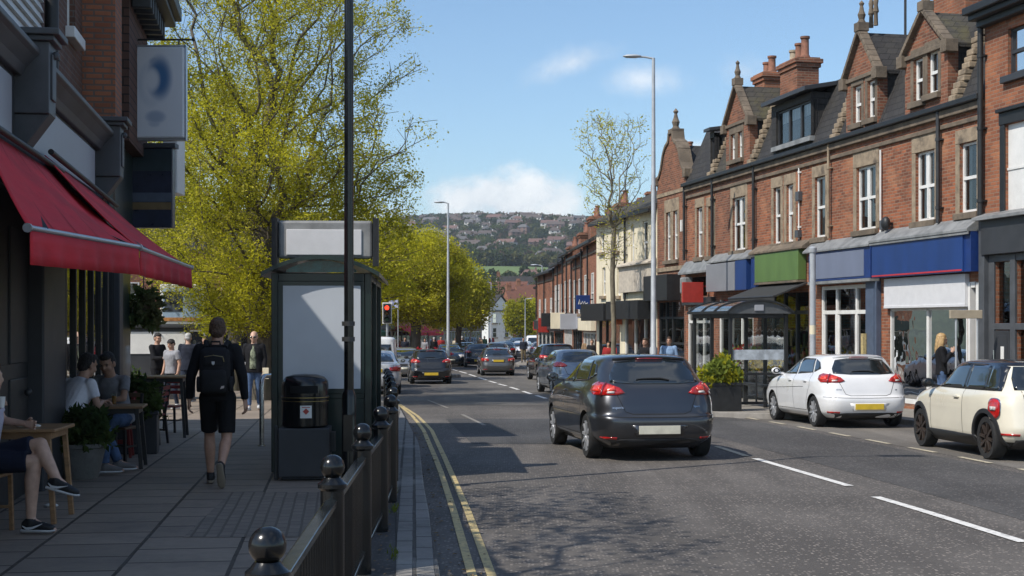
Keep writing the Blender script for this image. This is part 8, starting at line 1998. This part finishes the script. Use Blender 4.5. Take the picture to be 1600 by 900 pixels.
def seated(back=.0, seat=.46, lean=.12, spread=.12, knee=.44):
 J = dict(pelvis=V((0, 0, seat + .10)), waist=V((0, .02 + lean * .25, seat + .24)), chest=V((0, .03 + lean * .75, seat + .45)), neck=V((0, .02 + lean * 1.25, seat + .63)), head=V((0, .05 + lean * 1.5, seat + .79)))
 for s, n in ((-1, 'L'), (1, 'R')):
  J['hip' + n] = V((s * .09, .02, seat + .085)); J['kn' + n] = V((s * spread, knee, seat + .06)); J['an' + n] = V((s * spread, knee + .02, .10)); J['to' + n] = V((s * (spread + .02), knee + .2, .035))
  J['sh' + n] = V((s * .19, .01 + lean * 1.1, seat + .58)); J['el' + n] = V((s * .25, .16 + lean, seat + .36)); J['wr' + n] = V((s * .12, .38 + lean, seat + .34))
 return J
def chair(name, label, loc, rz, mat='wood', seat_mat=None, group=None, sh=.45, bh=.86):
 t = thing(name, label, 'chair', tuple(loc), rz, group); fm, sm_ = M[mat], M[seat_mat or mat]
 mb = MB(); mb.box(-.2, .2, -.2, .2, sh - .03, sh); mb.build('seat', sm_, t, bevel=.012)
 for x in (-.175, .175):
  mb = MB(); mb.bar((x * 1.08, .19, 0), (x, .18, sh - .03), .035, .035, up=(0, 1, 0)); mb.build('leg', fm, t, bevel=.004)
  mb = MB(); mb.bar((x * 1.08, -.23, 0), (x, -.19, sh), .035, .035, up=(0, 1, 0)); mb.bar((x, -.19, sh), (x * .95, -.27, bh), .034, .034, up=(0, 1, 0)); mb.build('leg', fm, t, bevel=.004)
 mb = MB()
 for z in (.66, .75, .84): mb.bar((-.165, -.19 - (z - sh) * .2, z), (.165, -.19 - (z - sh) * .2, z), .018, .055)
 mb.build('backrest', sm_, t, bevel=.005)
 mb = MB()
 for x in (-.18, .18): mb.bar((x, -.2, .2), (x, .18, .2), .02, .025)
 mb.bar((-.18, 0, .2), (.18, 0, .2), .02, .025); mb.build('stretcher', fm, t); return t
def table(label, loc, rz, w, d, h, top='wood', leg='wood', group='cafe tables', cross=False):
 t = thing('cafe_table', label, 'table', tuple(loc), rz, group)
 mb = MB(); mb.box(-w / 2, w / 2, -d / 2, d / 2, h - .03, h); mb.build('tabletop', M[top], t, bevel=.008)
 mb = MB(); mb.box(-w / 2 + .05, w / 2 - .05, -d / 2 + .05, d / 2 - .05, h - .09, h - .032); mb.build('apron', M[leg], t)
 for sx in (-1, 1):
  for sy in (-1, 1): mb = MB(); mb.bar((sx * (w / 2 - .02), sy * (d / 2 - .04), 0), (sx * (w / 2 - .08), sy * (d / 2 - .07), h - .03), .045, .045, up=(0, 1, 0)); mb.build('leg', M[leg], t, bevel=.005)
 return t
# nearest table: man with crossed bare legs
FX = R(-90)
lo_ = V((-4.44, 11.75, 0))
J = seated(seat=.50, lean=.02, spread=.09, knee=.44)
J.update(knR=V((.03, .47, .60)), anR=V((.06, .445, .105)), toR=V((.07, .64, .035)), hipR=V((.09, .03, .60)), hipL=V((-.09, .03, .61)), knL=V((-.02, .50, .74)), anL=V((.10, .68, .45)), toL=V((.118, .833, .345)), fupL=V((.0, .25, .97)), pelvis=V((0, 0, .62)), elR=V((.23, .02, 1.0)), wrR=V((.17, .16, 1.04)), elL=V((-.25, .1, .92)), wrL=V((-.15, .33, .90)))
J['hdR'] = V((-.25, .6, .5)); J['pnR'] = V((-.9, .2, 0)); J['curlR'] = .75
person('man in navy shorts and black trainers sitting with bare legs crossed at the nearest table', tuple(lo_), FX, J, 'lilac', 'nshort', 'black', 'white', 'skin2', 'hair_brown', 'short', 'short', 'shorts', vox=.0115, mark=True)
chair('wooden_chair', 'plain wooden chair under the man with crossed legs', (-4.42, 11.72, 0), FX, 'wood', sh=.50, bh=.95)
table('bare wooden table at the left edge with a crumpled napkin', (-4.42, 12.55, 0), R(4), .86, .72, .83)
t = thing('napkin', 'crumpled white napkin on the nearest wooden table', 'napkin', (-4.30, 12.42, .832)); mb = MB(); mb.ball((0, 0, .02), .05, 0, 9, 6, sc=(1.6, 1.1, .5)); mb.ball((.09, .02, .012), .03, 0, 8, 5, sc=(1.7, 1.0, .5)); mb.build('paper', M['white'], t)
t = thing('paper_cup', 'small white cup held by the man at the left edge', 'cup', (-4.21, 11.60, 1.055)); mb = MB(); mb.lathe([(.026, 0), (.036, .09), (.033, .09), (.025, .01), (0, .01)], (0, 0, 0), 16); mb.build('cup', M['white'], t, smooth=40)
q = G(80, 792); t = thing('napkin', 'dropped white napkin on the paving under the nearest table', 'napkin', tuple(q)); mb = MB(); mb.ball((0, 0, .015), .05, 0, 9, 6, sc=(1.4, .9, .4)); mb.build('paper', M['white'], t)
# second table: man in white shirt and man in grey polo shirt
lo_ = V((-5.2, 16.35, 0)); J = seated(seat=.46, lean=.20, spread=.12, knee=.45); J['anR'] = V((.15, .44, .10)); J['toR'] = V((.17, .64, .035)); J['anL'] = V((-.10, .62, .10)); J['toL'] = V((-.10, .82, .035)); J['elR'] = V((.27, .26, .78)); J['wrR'] = V((.08, .50, .82)); J['elL'] = V((-.25, .30, .78)); J['wrL'] = V((-.02, .55, .82))
TW = Matrix.Rotation(R(38), 3, 'Z')
for k_ in ('waist', 'chest', 'neck', 'head', 'shL', 'shR', 'elL', 'elR', 'wrL', 'wrR'): J[k_] = TW @ J[k_]
J['face'] = TW @ V((.1, 1, -.25)); J['pnR'] = V((0, 0, -1)); J['pnL'] = V((0, 0, -1)); J['hdR'] = TW @ V((-.7, .7, 0)); J['hdL'] = TW @ V((.7, .7, 0))
person('man in white T-shirt and jeans leaning on the second table, seen from behind', tuple(lo_), R(-70), J, 'white', 'jeans', 'grey', 'white', 'skin', 'hair_dark', 'short', 'short', 'long', vox=.012, girth=1.15, width=1.12, face='none')
chair('cafe_chair', 'dark chair under the man in the white T-shirt', (-5.21, 16.35, 0), R(-70), 'black_satin', 'wood_dark', 'chairs outside the cafe')
lo_ = V((-5.02, 18.0, -.02)); J = seated(seat=.47, lean=.16, spread=.13, knee=.44); J['face'] = V((-.1, 1, -.4)); J['wrR'] = V((.10, .42, .80)); J['wrL'] = V((-.08, .40, .80)); J['pnR'] = V((0, 0, -1)); J['pnL'] = V((0, 0, -1)); J['anL'] = V((-.02, .62, .1)); J['toL'] = V((.1, .78, .035))
person('dark haired man in grey polo shirt looking down at the second table', tuple(lo_), R(165), J, 'grey', 'jeans', 'red', 'white', 'skin', 'hair_dark', 'short', 'short', 'long', vox=.012, girth=1.1)
chair('cafe_chair', 'dark chair under the man in the grey polo shirt', (-5.02, 18.02, -.02), R(165), 'black_satin', 'wood_dark', 'chairs outside the cafe')
table('wooden table with dark legs between the two seated men', (-4.82, 17.2, -.01), R(9), .66, .62, .76, 'wood', 'black_satin')
t = thing('drinking_glass', 'tall glass of amber drink on the table between the two men', 'glass', (-4.86, 17.2, .752)); mb = MB(); mb.lathe([(.028, 0), (.036, .14), (.033, .14), (.026, .01), (0, .01)], (0, 0, 0), 16); mb.build('tumbler', M['glass_clear'], t, smooth=40); mb = MB(); mb.lathe([(.024, .012), (.031, .11), (0, .11)], (0, 0, 0), 16); mb.build('drink', pm('amber_drink', (.35, .16, .03), .2), t, smooth=40)
# third table with red chairs
table('tall wooden table with dark legs by the man in black', (-5.62, 22.6, gz(22.6)), R(9), .8, .7, .98, 'wood', 'black_satin')
chair('red_chair', 'red slatted chair at the end of the second table', (-5.3, 18.75, gz(18.75) - .0), R(100), 'red_dark', 'red_dark', 'chairs outside the cafe')
chair('cafe_chair', 'black framed chair with a red seat between the two tables', (-5.42, 21.0, gz(21.0)), R(85), 'black_satin', 'red_dark', 'chairs outside the cafe')
chair('cafe_chair', 'black framed chair with red seat on the far side of the tall table', (-5.8, 23.8, gz(23.8)), R(170), 'black_satin', 'red_dark', 'chairs outside the cafe')

# ---- right hand pavement
q = V(((1471 - 800) / FOC * 29.2, 29.2, gz(29.2))); J = stand(1.68, .08); J.update(elR=V((.22, .05, 1.12)), wrR=V((.12, .20, 1.32)), elL=V((-.23, -.06, 1.14)), wrL=V((-.25, .02, .90))); J['face'] = V((.0, 1, -.1))
person('woman with long blonde hair in black jacket and blue jeans by the pale shutter', tuple(q), R(-104), J, 'black', 'jeans', 'black', 'white', 'skin2', 'hair_blond', 'long', 'long', 'slim', vox=.013, girth=.95, width=.92, hem=.02)
def passer(label, px, Y, rz, top, bottom, hair='hair_dark', hs='short', h=1.7, skin='skin', right=None, vox=.022, **k):
 y = Y; p = V(((px - 800) / FOC * y, y, gz(y))); return person(label, tuple(p), R(rz), stand(h, k.pop('stride', .12), k.pop('arm', .08)), top, bottom, 'black', 'black', skin, hair, hs, 'long', 'long', vox=vox, hands=False, face=k.pop('face', 'none'), group='people on the far pavements', **k)
passer('man in pale blue shirt walking towards the camera by the black shopfront', 1045, 41.8, 170, 'blue', 'jeans_dk', 'hair_brown', 'short', 1.72, vox=.016, face=None)
passer('person in dark jacket walking beside the grey street light', 1008, 43.5, 150, 'black', 'jeans_dk', 'hair_brown', 'short', 1.68, vox=.016, face=None)
for i, a in enumerate(((951, 58, 180, 'red', 'black', 'person in red jacket by the cream building'), (925, 66, 175, 'black', 'jeans', 'person in black coat outside the far orange brick houses'), (917, 70, 10, 'tan', 'black', 'person in tan coat walking away outside the orange brick houses'), (888, 82, 185, 'navy', 'jeans', 'person in navy coat on the far right pavement'), (880, 84, 5, 'black', 'black', 'person all in black on the far right pavement'), (868, 92, 180, 'white', 'jeans', 'person in white top at the far right kerb'),
                      (818, 96, 178, 'navy', 'khaki', 'person in navy crossing between the far cars'), (612, 84, 180, 'black', 'jeans', 'person in black near the traffic light pole'), (622, 86, 90, 'red', 'black', 'person in red on the left behind the silver saloon'), (633, 90, 185, 'navy', 'black', 'person in navy beside the red flower bed'), (664, 96, 170, 'grey', 'jeans', 'person in grey behind the round tree trunk'), (678, 98, 20, 'black', 'jeans_dk', 'person in black just right of the round tree trunk'), (689, 100, 190, 'red', 'jeans', 'person in red top outside the far left shops'), (712, 108, 180, 'cream', 'jeans', 'person in cream coat outside the far left shops'), (722, 112, 10, 'black', 'black', 'person in black outside the far red awning'), (750, 126, 180, 'tan', 'jeans', 'person in tan outside the far left shops near the bend'), (757, 130, 170, 'green', 'black', 'person in green near the bend'), (768, 138, 180, 'red', 'navy', 'person in red and navy at the bend'),
                      (340, 45, 8, 'red', 'jeans', 'person in red by the trunks of the big tree'), (425, 43, 170, 'blue', 'jeans', 'person in blue glimpsed left of the bus shelter'), (355, 50, 100, 'navy', 'black', 'person in navy crossing behind the walking man'), (435, 52, 175, 'tan', 'jeans', 'person in tan coat far behind the bus shelter'), (320, 47, 185, 'white', 'jeans', 'person in white top far behind the white haired man'))):
 px, Y, rz, top, bot, lab = a; passer(lab, px, Y, rz, top, bot, ('hair_dark', 'hair_brown', 'hair_grey')[i % 3], 'short', 1.62 + (i * 37 % 5) * .04, vox=.03, stride=.1 + (i % 3) * .05)

# ------------------------------------------------------------------ the air: thin haze round the whole scene
def haze():
 m = bpy.data.materials.new('haze'); m.use_nodes = True; nt = m.node_tree; nt.nodes.clear(); out = N(nt, 'ShaderNodeOutputMaterial'); pv = N(nt, 'ShaderNodeVolumePrincipled')
 pv.inputs['Color'].default_value = (.80, .86, .93, 1); pv.inputs['Density'].default_value = .00019; pv.inputs['Anisotropy'].default_value = .25
 nt.links.new(pv.outputs[0], out.inputs['Volume'])
 mb = MB(); mb.box(-760, 760, -100, 1950, -60, 150); o = mb.build('haze', m); o['kind'] = 'stuff'; o['label'] = 'thin pale haze over the street and the far hill'
haze()
